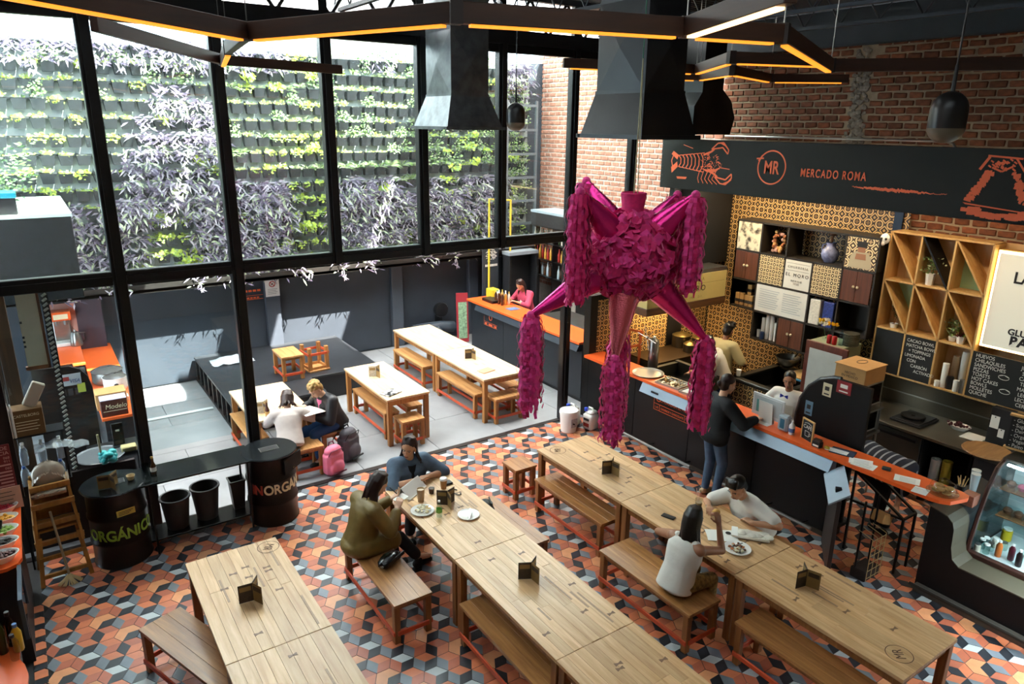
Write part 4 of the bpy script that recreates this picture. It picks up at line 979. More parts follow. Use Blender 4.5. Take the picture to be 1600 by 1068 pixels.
# low steel rack below the gate gap, wire basket and board
wr = thing('wire_rack', 'low wire rack with bread sleeves inside the counter gate gap', 'rack', (6.9, 3.32, 0))
wire = mat('wire', '#cbb98a', .35, .7); mb = MB()
for k in range(6): mb.cyl((-.12, -.08, .05+.09*k), (.14, -.08, .05+.09*k), .004, n=5)
for k in range(4): mb.cyl((-.12+.087*k, -.08, .02), (-.12+.087*k, -.08, .52), .004, n=5)
for k in range(4): mb.cyl((-.12+.087*k, -.08, .52), (-.12+.087*k, .08, .56), .004, n=5)
mb.build('grid', wire, wr); MB().box(-.13, .15, -.07, .1, 0, .12, c=.01).build('crate', mat('dark_brown_plastic', '#2a201a', .6), wr)
MB().box(-.1, .1, -.02, .12, .6, .72, c=.01).build('kraft_roll', kraft, wr, None, (0, .4, 0))
for s in (-1, 1): MB().cyl((.02+s*.13, .06, .0), (.02+s*.13, .06, .9), .012, n=6).build('post', black_steel, wr)
# folding step frame under the ledge
sf = thing('step_frame', 'black metal frame standing under the orange ledge', 'frame', (7.3, 3.45, 0))
for a, b in (((-.1, .3, 0), (-.1, .3, .98)), ((-.1, -.28, 0), (-.1, -.28, .66)), ((-.1, .3, .98), (-.1, -.28, .66)), ((.15, .3, .98), (.15, -.28, .66)), ((.15, -.28, 0), (.15, -.28, .66)), ((-.1, -.28, .66), (.15, -.28, .66)), ((-.1, -.28, .66), (-.1, .3, .62))): MB().cyl(a, b, .016, n=4).build('bar', black_steel, sf)
# ------------------------------------------------------------------ bakery stall: plywood lattice shelf, chalkboards, lit sign
ply = wood('plywood', '#b98a4c', '#dcb577', .5, 2, .6, .05); ply2 = wood('plywood_back', '#c79a63', '#dbb98c', .6, 2, .4, .1)
chalk = mat('chalkboard', '#17191a', .75, var=.2, vscale=4); chalk_w = mat('chalk_white', '#d9d7cf', .9)
mint = mat('mint_board', '#a9cfa0', .5)
bk = thing('lattice_shelf', 'plywood lattice shelf with diagonal boards beside the lit bakery sign', 'shelf', (9.6, 0, 0))
BY = [5.07, 4.66, 4.24, 3.81]; BZ = [3.30, 2.65, 1.98, 1.36]; D = .30
for y in BY: MB().box(0, D, y-.011, y+.011, 1.36, 3.30).build('upright', ply, bk)
for z in BZ: MB().box(0, D, BY[3], BY[0], z-.011, z+.011).build('shelf_board', ply, bk)
MB().box(0, D, 2.0, 3.8, 1.345, 1.37).build('shelf_board', ply, bk)
MB().box(D, D+.02, 2.0, 5.07, 1.36, 3.30).build('back_board', ply2, bk)
for r_ in (0, 1):
    for c in range(3):
        y0, y1, z1, z0 = BY[c]-.011, BY[c+1]+.011, BZ[r_]-.011, BZ[r_+1]+.011
        m = black_satin if (r_, c) == (0, 1) else ply
        d = Vector((y1-y0, z0-z1)).normalized(); n = Vector((-d.y, d.x))*.011
        MB().prism([(y0+n.x, z1+n.y), (y1+n.x, z0+n.y), (y1-n.x, z0-n.y), (y0-n.x, z1-n.y)], 0, D, ax='x').build('diagonal_board', m, bk)
for (c, tri) in (((0, 2), 'low'), ((1, 0), 'high')):
    r_, cc = c; y0, y1, z1, z0 = BY[cc]-.011, BY[cc+1]+.011, BZ[r_]-.011, BZ[r_+1]+.011
    MB().prism([(y0, z1), (y0, z0), (y1, z0)] if tri == 'low' else [(y0, z1), (y1, z1), (y1, z0)], D-.01, D+.0, ax='x').build('mint_back', mint, bk)
MB().box(-.0, .012, BY[1]+.02, BY[0]-.02, BZ[3]+.012, BZ[2]-.012).build('blank_chalkboard', chalk, bk)
MB().box(-.0, .012, BY[2]+.011, BY[1]-.02, BZ[3]+.012, BZ[2]-.012).build('chalkboard', chalk, bk)
def chalk_lines(parent, lines, y, z0, dz, size, x=-.001, sx=.85, sl=0.):
    for k, (s, dy) in enumerate(lines): text('chalk_writing', s, size, chalk_w, (x, y+dy, z0-dz*k), FACE_MX, parent, .0006, sx, 'LEFT', 1.0, sl)
chalk_lines(bk, (('CACAO BOWL', 0), ('MATCHA BOWL', 0), ('+ TOPPINGS', -.04), ('LIMONADA', .0), ('CON', -.04), ('CARBÓN', -.1), ('ACTIVADO', -.15)), 4.62, 1.90, .068, .062)
# lit sign
ls = thing('lit_sign', 'backlit white bakery sign with black lettering', 'sign', (9.6, 0, 0))
lit = mat('lit_panel', '#dedccb', .5, emit=.3); glow = mat('led_edge', '#ffe2a0', .5, emit=7.)
MB().box(.06, .10, 2.62, 3.75, 2.06, 3.2).build('panel', lit, ls); MB().box(.10, .24, 2.6, 3.79, 2.02, 3.24).build('box_frame', ply, ls)
for a, b in (((3.75, 3.78), (2.03, 3.23)), ((2.605, 2.62), (2.03, 3.23)), ((2.62, 3.75), (3.2, 3.23)), ((2.62, 3.75), (2.03, 2.06))): MB().box(.085, .10, a[0], a[1], b[0], b[1]).build('led_edge', glow, ls)
text('lettering', 'LA OTILIA', .19, MATS['print_black'], (.055, 3.17, 2.93), FACE_MX, ls, .002, .9, off=.004)
text('lettering', 'GLUTEN FREE', .105, MATS['print_black'], (.055, 3.17, 2.28), FACE_MX, ls, .002, 1., off=.003); text('lettering', 'BAKERY', .16, MATS['print_black'], (.055, 3.17, 2.17), FACE_MX, ls, .002, 1., off=.006)
mb = MB(); rr = random.Random(4)
# plain generic bloom-and-hair silhouette
fl(mb, [(.17*math.cos(a)*rr.uniform(.85, 1.1), .19*math.sin(a)*rr.uniform(.85, 1.1)) for a in [2*PI*k/22 for k in range(22)]], 3.2, 2.66, .055, 0)
fl(mb, [(.09*math.cos(a)*rr.uniform(.7, 1.2)+.03, .07*math.sin(a)*rr.uniform(.7, 1.2)+.09) for a in [2*PI*k/14 for k in range(14)]], 3.2, 2.66, .052, 1)
mb.build('printed_motif', [MATS['print_black'], mat('print_pink', '#c79a9a', .6)], ls)
mc = thing('menu_chalkboard', 'wide chalkboard menu below the lit bakery sign', 'chalkboard', (9.58, 0, 0))
MB().box(0, .02, 2.2, 3.79, 1.38, 1.97).build('board', chalk, mc)
chalk_lines(mc, tuple((s, 0) for s in ('HUEVOS', 'CHILAQUILES', 'SANDWICHES', 'PIZZAS', 'TOASTS', 'HOT CAKES', 'BOWLS', 'MOLLETES', 'QUICHE')), 3.75, 1.925, .06, .066)
chalk_lines(mc, tuple((s, -.02*(k % 2)) for k, s in enumerate(('JUGOS', 'SMOOTHIES', 'CAFÉ', 'TÉ ORGÁNICO', 'MATCHA', 'LECHE DE COCO', 'LECHE VEGETAL', 'CERVEZA'))), 3.24, 1.9, .066, .066)
for y, z in ((3.4, 1.73), (3.36, 1.56)): MB().tube([(-.002, y+.06*math.cos(2*PI*k/12), z+.03*math.sin(2*PI*k/12)) for k in range(13)], .003, 4).tube([(-.002, y+.05, z+.01), (-.002, y, z+.03), (-.002, y-.05, z+.01)], .003, 4).build('chalk_doodle', chalk_w, mc)
# little plants
def pot_plant(nm, lb, loc, pr, ph, kind, pm=white_cer, hexa=False):
    t = thing(nm, lb, 'plant', loc); MB().lathe([(pr*.75, 0), (pr, ph), (pr*.86, ph), (pr*.8, ph*.8)], 6 if hexa else 14).build('pot', pm, t, smooth=not hexa)
    rr = random.Random(len(lb)); mb = MB()
    if kind == 'succulent':
        for k in range(30):
            a = rr.uniform(0, 2*PI); leaf(mb, (0, 0, ph), (math.cos(a), math.sin(a), rr.uniform(.2, 1.3)), rr.uniform(.07, .12), .05, rr.randrange(2), .1)
        mb.build('leaves', [leafmat('succulent_red', '#8a3f45', .1), leafmat('succulent_green', '#9aa84a', .1)], t)
    elif kind == 'bonsai':
        MB().cyl((0, .0, ph), (0, .03, ph+.16), .006, n=5).cyl((0, 0, ph), (0, -.02, ph+.1), .005, n=5).build('stems', leg_w, t)
        for (yy, zz) in ((.03, ph+.18), (-.025, ph+.12)):
            for k in range(30): leaf(mb, (rr.gauss(0, .02), yy+rr.gauss(0, .02), zz+rr.gauss(0, .02)), (rr.uniform(-1, 1), rr.uniform(-1, 1), rr.uniform(-.2, 1)), .035, .015, 0, .1)
        mb.build('leaves', [LM['deep']], t)
    else:
        for k in range(120):
            leaf(mb, (rr.gauss(0, .05), rr.gauss(0, .06), ph+rr.uniform(0, .2)), (rr.uniform(-1, 1), rr.uniform(-1, 1), rr.uniform(-.1, 1)), rr.uniform(.035, .055), .028, rr.choice((0, 0, 1)), .2)
        mb.build('leaves', [LM['green'], LM['pale']], t)
    return t
pot_plant('potted_jade', 'leafy plant in a white hexagonal pot on the lattice shelf', (9.7, 4.52, 2.661), .06, .15, 'leafy', hexa=True)
pot_plant('tiny_tree', 'tiny tree in a small white bowl on the lattice shelf', (9.7, 4.88, 1.991), .055, .06, 'bonsai')
pot_plant('cactus_bowl', 'grassy green plant in a small white bowl on the lattice shelf', (9.72, 4.12, 1.991), .05, .06, 'leafy')
pot_plant('red_succulent', 'red rosette succulent in a white pot on the lattice shelf', (9.68, 4.0, 1.991), .055, .1, 'succulent', hexa=True)
sk = thing('panda_mask', 'small white mask ornament hung at the lattice shelf corner', 'ornament', (9.56, 5.12, 3.2)); MB().ball((0, 0, 0), .05, .07, .075, 12, 8).ball((-.02, .02, -.06), .035, .04, .04, 10, 6).build('skull', white_cer, sk, smooth=True)
for y in (.03, -.03): MB().ball((-.045, y, .0), .012, .018, .018, 8, 5).build('eye_patch', black_pl, sk)
# cups in the open cube
for k, (y, hh, m, r_, lb) in enumerate(((4.16, .08, white_cer, .035, 'low white cup at the left of the bakery cube'), (4.1, .33, paper, .04, 'tall white cup stack in the bakery cube'), (4.02, .17, black_pl, .042, 'short black cup stack in the bakery cube'), (3.93, .15, white_pl, .036, 'white lid stack in the bakery cube'), (3.86, .18, steel, .035, 'steel cup stack at the right of the bakery cube'))):
    revolve('cup_stack', lb, 'cups', (9.66 if k in (1, 2) else 9.63, y, 1.372), [(r_*.85, 0), (r_, hh*.9), (r_*.95, hh)], m, 14, 'bakery cup stacks')
for k, (y, hh, m) in enumerate(((4.05, .42, mat('kraft_cup', '#b39b78', .8)), (3.95, .5, paper))): revolve('cup_stack', 'brown cup stack at the back of the bakery cube' if k == 0 else 'tallest white cup stack at the back of the bakery cube', 'cups', (9.8, y, 1.372), [(.037, 0), (.044, hh*.9), (.04, hh)], m, 14, 'bakery cup stacks')

# ------------------------------------------------------------------ bakery back worktop
wt = thing('steel_worktop', 'stainless worktop with splashback behind the bakery counter', 'worktop', (9.0, 4.2, 0))
MB().box(0, .92, -.85, .92, .86, .90, c=.004).build('top', mat('worktop_steel', '#8f8879', .3, .85, var=.1, vscale=3), wt); MB().box(.86, .9, -.85, .92, .9, 1.3).build('splashback', mat('splash_steel', '#6b665b', .35, .8), wt); MB().box(.85, .905, -.85, .92, 1.06, 1.075).build('splash_edge', steel, wt)
for a, b in ((.35, .9), (-.25, .33)): 
    d = MB().box(.02, .05, a, b, .12, .84, c=.003).build('door', dark_steel, wt); MB().box(.0, .02, a+.05, b-.05, .76, .79).build('handle', black_steel, d)
MB().box(.05, .9, -.85, -.83, 0, .86).box(.05, .9, .9, .92, 0, .86).box(.05, .9, -.27, -.25, 0, .86).box(.6, .62, -.85, .92, 0, .86).box(.05, .6, -.85, -.27, .25, .27).box(.05, .9, -.85, .92, .06, .1).build('carcass', black_steel, wt)
tag(MB().box(9.15, 9.65, 4.05, 4.45, .905, .93, c=.004).box(9.17, 9.63, 4.07, 4.43, .93, .945, c=.003).build('griddle', black_pl), 'flat black griddle on the stainless worktop', 'griddle')
tag(MB().lathe([(.14, 0), (.15, .03), (.13, .035), (.03, .03), (.02, .04)], 20).build('frying_pan', mat('iron', '#232120', .45, .6), None, (9.38, 4.26, .946)), 'dark pan resting on the griddle', 'pan')
bw_ = thing('berry_bowl', 'white oval bowl of dark berries on the stainless worktop', 'bowl', (9.6, 3.78, .9)); MB().at((0, 0, 0), (0, 0, 0), (.8, 1.2, 1)).lathe([(.07, 0), (.12, .06), (.11, .06), (.06, .015)], 18).build('dish', white_cer, bw_, smooth=True)
mb = MB(); [mb.ball((rr.gauss(0, .035), rr.gauss(0, .05), .05+rr.uniform(0, .03)), .018, nu=6, nv=4) for k in range(24)]; o = mb.build('berries', mat('berry', '#45161c', .4), bw_); o['kind'] = 'stuff'
tag(MB().box(9.35, 9.6, 3.42, 3.66, .902, .915, c=.004).build('serving_tray', white_pl), 'white flat tray at the end of the stainless worktop', 'tray')
tag(MB().lathe([(.26, 0), (.27, .012), (.26, .025)], 28).build('round_board', wood('board_wood', '#7d5a36', '#a37c50', .5, 0), None, (9.16, 3.25, .91)), 'round wooden board at the end of the bakery worktop', 'board')
bs = thing('board_stand', 'dark stand carrying the round wooden board', 'stand', (9.16, 3.2, 0)); MB().box(-.2, .25, -.28, .12, .87, .91).build('plate', dark_steel, bs); MB().box(-.18, .23, -.26, .1, 0, .87).build('body', black_paint, bs)
for k, (y, m, hh) in enumerate(((3.82, paper, .28), (3.68, mat('yellow_roll', '#c8b43f', .6), .3))): revolve('paper_roll', ['white', 'yellow'][k] + ' roll standing on the worktop lower shelf', 'roll', (9.25, y, .275), [(.06, 0), (.06, hh), (.02, hh), (.02, hh-.03)], m, 16)
pc = thing('wall_pillar', 'black pillar with pinned notes beside the bakery worktop', 'pillar', (9.62, 3.3, 0)); MB().box(-.12, .3, -.12, .12, 0, 1.36).build('shaft', black_paint, pc)
for dy, z, s in ((.06, 1.18, .08), (-.03, 1.06, .055)): n_ = MB().box(-.125, -.121, dy-s*.6, dy+s*.6, z-s, z+s).build('pinned_note', paper, pc); MB().ball((-.128, dy, z+s*.8), .008, nu=6, nv=4).build('pin', black_pl, n_)
cv = tag(MB().tube([(9.9, 5.0, 1.22), (9.9, 3.4, 1.2)], .012, 6).build('wall_conduit', steel), 'thin steel conduit with sockets above the worktop', 'conduit')
for y in (4.7, 4.15, 3.6): MB().box(9.87, 9.91, y-.07, y+.07, 1.17, 1.26, c=.004).build('socket_box', black_pl, cv)
# oven stack with carton
ov = thing('oven_stack', 'two stacked steel toaster ovens with glass doors', 'oven', (8.4, 4.57, 0))
sil = mat('silver_case', '#a5a29a', .35, .7)
for z0, z1, sc in ((1.28, 1.58, 1.), (.92, 1.2, .95)):
    MB().box(-.25, .25, -.02, .2, z0, z1, c=.006).build('case', sil if z0 > 1.2 else dark_steel, ov); MB().box(-.24, .24, -.215, -.02, z0, z0+.02).box(-.24, .24, -.215, -.02, z1-.02, z1).box(-.25, -.23, -.215, -.02, z0, z1).box(.23, .25, -.215, -.02, z0, z1).build('door_frame', sil, ov)
    MB().box(-.23, .23, -.21, -.205, z0+.02, z1-.02).build('door_glass', glass('oven_glass', (.35, .33, .3)), ov)
MB().box(-.3, .3, -.25, .22, 1.20, 1.225).box(-.3, .3, -.25, .22, .87, .9).build('rack_tray', steel, ov)
for x in (-.27, .27):
    for y in (-.22, .19): MB().cyl((x, y, 0), (x, y, 1.28), .014, n=6).build('rack_leg', steel, ov)
cb = thing('cardboard_box', 'brown cardboard box on top of the oven stack', 'box', (8.42, 4.55, 1.582)); card = mat('cardboard', '#b78a55', .85, var=.08, vscale=5)
MB().box(-.23, .23, -.2, .2, 0, .2, c=.004).build('body', card, cb); MB().box(-.24, .24, -.21, .215, .2, .214, c=.003).build('lid', card, cb); MB().tube([(.05+.09*math.cos(2*PI*k/20), .02+.05*math.sin(2*PI*k/20), .2155) for k in range(21)], .004, 4).build('stamp', MATS['dark_print'], cb)
text('lettering', 'HECHO\nEN MEXICO', .045, MATS['dark_print'], (-.232, -.0, .1), (PI/2, 0, -PI/2), cb, .0005, .9)
# curved black partition with card stickers
pt_ = thing('counter_partition', 'black curved partition panel with stickers behind the orange ledge', 'partition', (7.52, 0, 0))
cur = [(3.9, .9), (4.78, .9)]+[(4.78-.5*(1-math.cos(a)), 1.25+.58*math.sin(a)) for a in [R(x) for x in (0, 20, 40, 60, 80, 90)]]+[(3.9, 1.83)]
MB().prism(cur, 0, .05, ax='x').build('panel', black_satin, pt_); MB().tube([(.025, y, z) for y, z in cur[1:-1]], .03, 8).build('edge_trim', mat('edge_black', '#24272a', .3), pt_)
for (y, z, a, b, mm, n_) in ((4.62, 1.36, .05, .09, mat('sticker_blue', '#5d7f95', .5), 'sticker'), (4.42, 1.66, .055, .08, mat('sticker_cream', '#d2c6a5', .5), 'sticker'), (4.22, 1.75, .09, .075, mat('sticker_red', '#8e1f24', .5), 'sticker')):
    s_ = MB().box(-.004, 0, y-a, y+a, z-b, z+b).build(n_, mm, pt_); MB().box(-.006, -.004, y-a*.6, y+a*.6, z-b*.75, z-b*.55).box(-.006, -.004, y-a*.5, y+a*.5, z-b*.1, z+b*.5).build('print_mark', MATS['print_black'] if mm is not MATS['sticker_red'] else paper, s_)
# fridge cabinet with framed whiteboard and things on top
fc = thing('whiteboard_cabinet', 'pale green cabinet with a brown framed whiteboard front', 'cabinet', (9.0, 5.4, 0))
MB().box(.03, .47, -.24, .28, 0, 1.72, c=.006).build('body', mat('pale_green_paint', '#8d9070', .6), fc); MB().box(-.01, .03, -.33, .31, .35, 1.72, c=.006).build('frame', wood('mahogany', '#4a2015', '#6b3322', .4, 2), fc); MB().box(-.015, -.008, -.26, .24, .42, 1.62).build('whiteboard', mat('whiteboard', '#b9bab2', .35, var=.1, vscale=5), fc)
fv = thing('flower_vase', 'glass vase of yellow and white flowers on the pale green cabinet', 'vase', (9.2, 5.55, 1.722)); clear = glass('clear_vase', (.85, .93, .93))
MB().lathe([(.04, 0), (.055, .05), (.04, .14), (.05, .18)], 14, cap=False).build('glass', clear, fv, smooth=True); MB().cyl((0, 0, .02), (-.03, .05, .24), .004, n=5).cyl((0, 0, .02), (.02, -.07, .22), .004, n=5).build('stems', LM['deep'], fv)
mb = MB()
for (cx, cy, cz, mi) in ((-.03, .08, .27, 0), (.0, .02, .28, 1), (-.02, -.06, .25, 0), (0, -.12, .24, 0), (-.04, -.0, .23, 1), (.02, .1, .22, 1)):
    for k in range(22):
        a, b = rr.uniform(0, 2*PI), rr.uniform(-.3, 1.2); leaf(mb, (cx, cy, cz), (math.cos(a), math.sin(a), b), .055, .035, mi, .1)
mb.build('petals', [mat('petal_yellow', '#e3b81f', .6), mat('petal_white', '#e8e4d6', .6)], fv)
for k, y in enumerate((5.42, 5.34)): revolve('soda_can', ('left' if k == 0 else 'right') + ' red soda can on the pale green cabinet', 'can', (9.08, y, 1.722), [(.028, 0), (.033, .01), (.033, .11), (.028, .12)], mat('can_red', '#b02224', .3, .4), 14, 'red soda cans')
revolve('water_bottle', 'clear water bottle with blue cap beside the red cans', 'bottle', (9.14, 5.28, 1.722), [(.033, 0), (.033, .15), (.014, .2), (.014, .22)], glass('bottle_glass', (.7, .85, .92)), 14)
for k in range(9): tag(MB().lathe([(.1, 0), (.11, .012), (.10, .014)], 20).build('steel_plate', mat('plate_steel', '#8e8b7b', .3, .8), None, (9.25, 5.2, 1.724+.02*k)), 'steel plate, ' + ORD[8-k] + ' from the top of the stack on the pale green cabinet', 'plate', 'stacked steel plates')

# ------------------------------------------------------------------ kitchen fittings
sk_ = thing('sink_unit', 'black sink counter with steel tap in the churro kitchen', 'sink', (9.3, 6.25, 0))
MB().box(-.6, .55, -.42, -.38, .1, .9).box(-.6, .55, .38, .42, .1, .9).box(.5, .55, -.42, .42, .1, .9).box(-.6, -.55, -.42, .42, .1, .9).box(-.6, .55, -.42, .42, .6, .62).build('tank', mat('sink_black', '#1f1e1c', .35, .5), sk_)
MB().box(-.64, .58, -.46, -.36, .88, .92, c=.005).box(-.64, .58, .36, .46, .88, .92, c=.005).box(-.64, -.52, -.46, .46, .88, .92, c=.005).box(.46, .58, -.46, .46, .88, .92, c=.005).build('rim', dark_steel, sk_)
MB().tube([(.5, 0, .9), (.5, 0, 1.2), (.4, 0, 1.26), (.3, 0, 1.2)], .015, 8).build('tap', steel, sk_)
tf = MB().box(-.61, -.6, -.4, .4, .15, .85).build('tiled_front', tal, sk_); uvquad(tf.data, 'x')
revolve('steel_bowl', 'large steel mixing bowl leaning by the kitchen sink', 'bowl', (9.72, 6.45, .95), [(.06, 0), (.15, .07), (.19, .18), (.18, .18), (.14, .08), (.05, .02)], steel, 22)
tag(MB().box(9.35, 9.75, 5.92, 6.2, .925, .95, c=.004).build('blue_board', mat('blue_board', '#1d6f8c', .5)), 'blue cutting board at the edge of the sink', 'board')
tag(MB().box(9.38, 9.78, 5.95, 6.25, .951, .97, c=.003).build('kraft_sheet', kraft), 'stack of kraft sheets on the blue cutting board', 'paper')
revolve('paper_cup', 'white paper cup on the kitchen sink rim', 'cup', (8.78, 6.64, .925), [(.03, 0), (.04, .1), (.036, .1)], paper, 12)
tag(MB().box(9.6, 9.85, 5.75, 6.0, .925, 1.1, c=.02).build('cleaning_caddy', black_pl), 'black caddy beside the sink', 'caddy')
stv = thing('stove', 'steel stove under the extractor hood', 'stove', (8.75, 7.95, 0)); MB().box(-.75, .85, -.3, .3, .1, .95, c=.006).build('body', dark_steel, stv); MB().box(-.77, .87, -.33, .3, .95, .98, c=.004).build('top', mat('stove_top', '#4a3a26', .4, .7), stv)
for k in range(4): MB().ball((-.5+.35*k, -.31, .85), .022, .015, .022, 8, 6).build('knob', black_pl, stv)
brass = mat('brass_pot', '#8d7a4a', .3, .85)
for k, (x, y, r_, hh, lb) in enumerate(((9.05, 8.1, .16, .2, 'large brass-toned pot with lid at the back of the stove'), (9.3, 7.9, .14, .16, 'smaller lidded pot on the stove'), (8.95, 7.8, .12, .13, 'low pot at the front of the stove'))):
    p_ = thing('cooking_pot', lb, 'pot', (x, y, .982), 0, 'pots on the stove'); MB().lathe([(r_, 0), (r_, hh), (r_*.96, hh)], 18).build('body', mat('pot_dark', '#4b4437', .35, .8), p_, smooth=True); MB().lathe([(r_, hh), (r_*.6, hh+.035), (.02, hh+.045), (.018, hh+.07)], 18).build('lid', brass, p_, smooth=True)
    MB().tube([(r_, -.04, hh*.8), (r_+.04, 0, hh*.8), (r_, .04, hh*.8)], .008, 6).build('handle', black_pl, p_)
cm = thing('churro_press', 'steel churro press with star-shaped hand wheel', 'churro press', (7.78, 7.5, 0))
MB().lathe([(.075, 1.0), (.08, 1.02), (.08, 1.42), (.06, 1.45), (.03, 1.47), (.02, 1.5)], 18).build('cylinder', steel, cm, smooth=True); MB().cyl((0, 0, 1.45), (-.16, 0, 1.5), .022).build('axle', steel, cm)
for k in range(6):
    a = 2*PI*k/6+.2; MB().cyl((-.16, 0, 1.5), (-.17, .2*math.cos(a), 1.5+.2*math.sin(a)), .008, .006, n=6).build('spoke', steel, cm)
MB().ball((-.16, 0, 1.5), .03, nu=10, nv=6).build('hub', steel, cm, smooth=True); MB().cyl((0, 0, 0), (0, 0, 1.0), .045, n=10).build('stand', dark_steel, cm)
of = thing('orange_frame', 'orange painted wooden frame behind the counter', 'frame', (7.72, 8.0, 0))
for a, b in (((0, 0, 0), (0, 0, 1.5)), ((.25, 0, 0), (.25, 0, 1.45)), ((0, 0, 1.5), (.3, 0, 1.4)), ((0, 0, 1.2), (.25, 0, 1.2))): MB().cyl(a, b, .025, n=4).build('bar', mat('orange_wood', '#b5582a', .5), of)
fryer = thing('fryer_trough', 'low steel fryer trough behind the counter ledge', 'fryer', (8.05, 7.1, 0)); MB().box(-.2, .3, -.4, .4, 0, .78).build('body', black_steel, fryer); MB().box(-.25, .35, -.45, -.38, .78, .98).box(-.25, .35, .38, .45, .78, .98).box(-.25, -.18, -.45, .45, .78, .9).box(.28, .35, -.45, .45, .78, 1.0).build('trough', dark_steel, fryer)

# ------------------------------------------------------------------ pastry display case
pcs = thing('pastry_case', 'glass pastry display case on a black curved base', 'display case', (0, 0, 0))
prof = [(2.92, 0), (2.92, .97), (2.82, .95)]+[(2.82-.16*math.sin(R(a)), .95-.14*(1-math.cos(R(a)))) for a in (30, 60, 90)]+[(2.65, .62), (2.62, .5), (2.55, .45), (0.2, .45), (.2, 0)]
MB().prism(prof, 7.15, 7.2, ax='x').build('front_panel', black_satin, pcs); MB().prism(prof, 7.2, 8.25, ax='x').build('base', black_paint, pcs)
rim = [(y, z) for y, z in prof[1:-1]]
mb = MB()
for (a, b) in zip(rim, rim[1:]): mb.add([(7.13, a[0], a[1]), (7.13, b[0], b[1]), (7.45, b[0], b[1]), (7.45, a[0], a[1]), (7.13, a[0], a[1]+.012), (7.13, b[0], b[1]+.012), (7.45, b[0], b[1]+.012), (7.45, a[0], a[1]+.012)], [(0, 1, 2, 3), (7, 6, 5, 4), (0, 4, 5, 1), (3, 2, 6, 7)])
mb.build('rim', mat('taupe_rim', '#4a4537', .5), pcs)
MB().tube([(6.98, 2.9, .13), (6.98, .3, .13)], .02, 8).build('foot_rail', mat('dark_rail', '#3a342e', .4, .6), pcs); MB().box(7.08, 7.15, .2, 2.9, 0, .08).build('plinth', MATS['plinth_grey'], pcs)
CE = 2.62
cpf = [(7.45, .48), (7.45, .58), (7.52, .87), (7.62, 1.17), (7.73, 1.35), (7.88, 1.42), (8.23, 1.43)]
wine = mat('dark_red_wood', '#3a1f18', .35)
for y in (CE, .25):
    MB().tube([(x, y, z) for x, z in cpf], .022, 6).build('end_frame', wine, pcs)
    MB().prism([(z, x) for x, z in cpf]+[(.48, 8.23)], y-.004, y+.004, ax='y').build('end_glass', pane_c, pcs)
MB().sheet([[(x, CE, z), (x, .25, z)] for x, z in cpf[:-1]]).build('front_glass', pane_c, pcs)
MB().box(7.83, 8.23, .25, CE, 1.42, 1.45, c=.004).build('top', dark_steel, pcs); MB().box(7.43, 7.5, .25, CE, .455, .51, c=.006).build('front_sill', wine, pcs)
MB().box(7.48, 8.23, .25, CE, .47, .49).build('floor_tray', mat('bright_tray', '#d6dede', .3, .2), pcs); MB().box(8.21, 8.24, .25, CE, .47, 1.43).build('back', mat('case_back', '#c3d0d0', .4), pcs)
for z in (.8, 1.08): MB().box(7.66 if z < 1 else 7.76, 8.2, .27, CE-.02, z, z+.008).build('glass_shelf', glass('shelf_glass', (.9, .97, .98)), pcs)
MB().box(7.8, 7.83, .3, CE-.05, 1.385, 1.40).build('led_tube', mat('cold_led', '#dff6ff', .5, emit=20.), pcs)
lamp('case_light', 'AREA', (7.84, 1.4, 1.37), 110, (.82, .95, 1), aim=(.05, 0, -1), shape='RECTANGLE', size=.12, size_y=2.2)
jar_g = glass('jar_glass', (.8, .9, .88)); lidm = mat('white_lid', '#e6e6e0', .4)
def bottle(x, y, z, hh, r_, body, lid, lb, cat='bottle', group='bottles and jars in the pastry case', jar=False):
    t = thing('jar' if jar else 'juice_bottle', lb, 'jar' if jar else cat, (x, y, z), 0, group)
    MB().lathe([(r_*.9, 0), (r_, .01), (r_, hh*.8), (r_*.7, hh*.9)] if jar else [(r_*.9, 0), (r_, .01), (r_, hh*.68), (r_*.45, hh*.86), (r_*.42, hh*.92)], 12).build('body', body, t, smooth=True)
    MB().lathe([(r_*.85 if jar else r_*.46, hh*.88), (r_*.85 if jar else r_*.46, hh)], 12).build('lid', lid, t, smooth=True); return t
juice = [mat('juice_orange', '#b8622a', .3), mat('juice_beet', '#4a1020', .3), mat('juice_black', '#1c1012', .3), mat('juice_yellow', '#c7ad1c', .3)]
for k, (x, y, m, lb) in enumerate(((7.62, 2.41, juice[0], 'orange juice bottle in the pastry case'), (7.66, 2.31, juice[1], 'beet red juice bottle in the pastry case'), (7.60, 2.22, juice[2], 'almost black juice bottle nearest the photo edge'))): bottle(x, y, .492, .18, .03, m, white_pl, lb)
bottle(8.02, 2.5, .492, .14, .05, juice[3], lidm, 'yellow jar at the back of the pastry case', jar=True)
for i, x in enumerate((7.54, 7.64, 7.74)):
    for j, y in enumerate((2.57, 2.5, 2.43)):
        if i < 2 and j == 2: continue
        bottle(x+.03*j, y+.0, .492, .09+.02*((i+j) % 2), .032, jar_g if (i+j) % 3 else mat('jar_cream', '#cfc9b8', .4), lidm if (i*2+j) % 3 else steel, 'small jar in the pastry case, ' + ORD[i] + ' row behind the glass, ' + ORD[j] + ' from the left', jar=True, group='small jars in the pastry case')
cake_m = [mat('cake_brown', '#5b3a22', .7, var=.3, vscale=30), mat('cake_cream', '#d9cfae', .7, var=.2, vscale=30), mat('cake_pink', '#a0415a', .6, var=.3, vscale=30)]
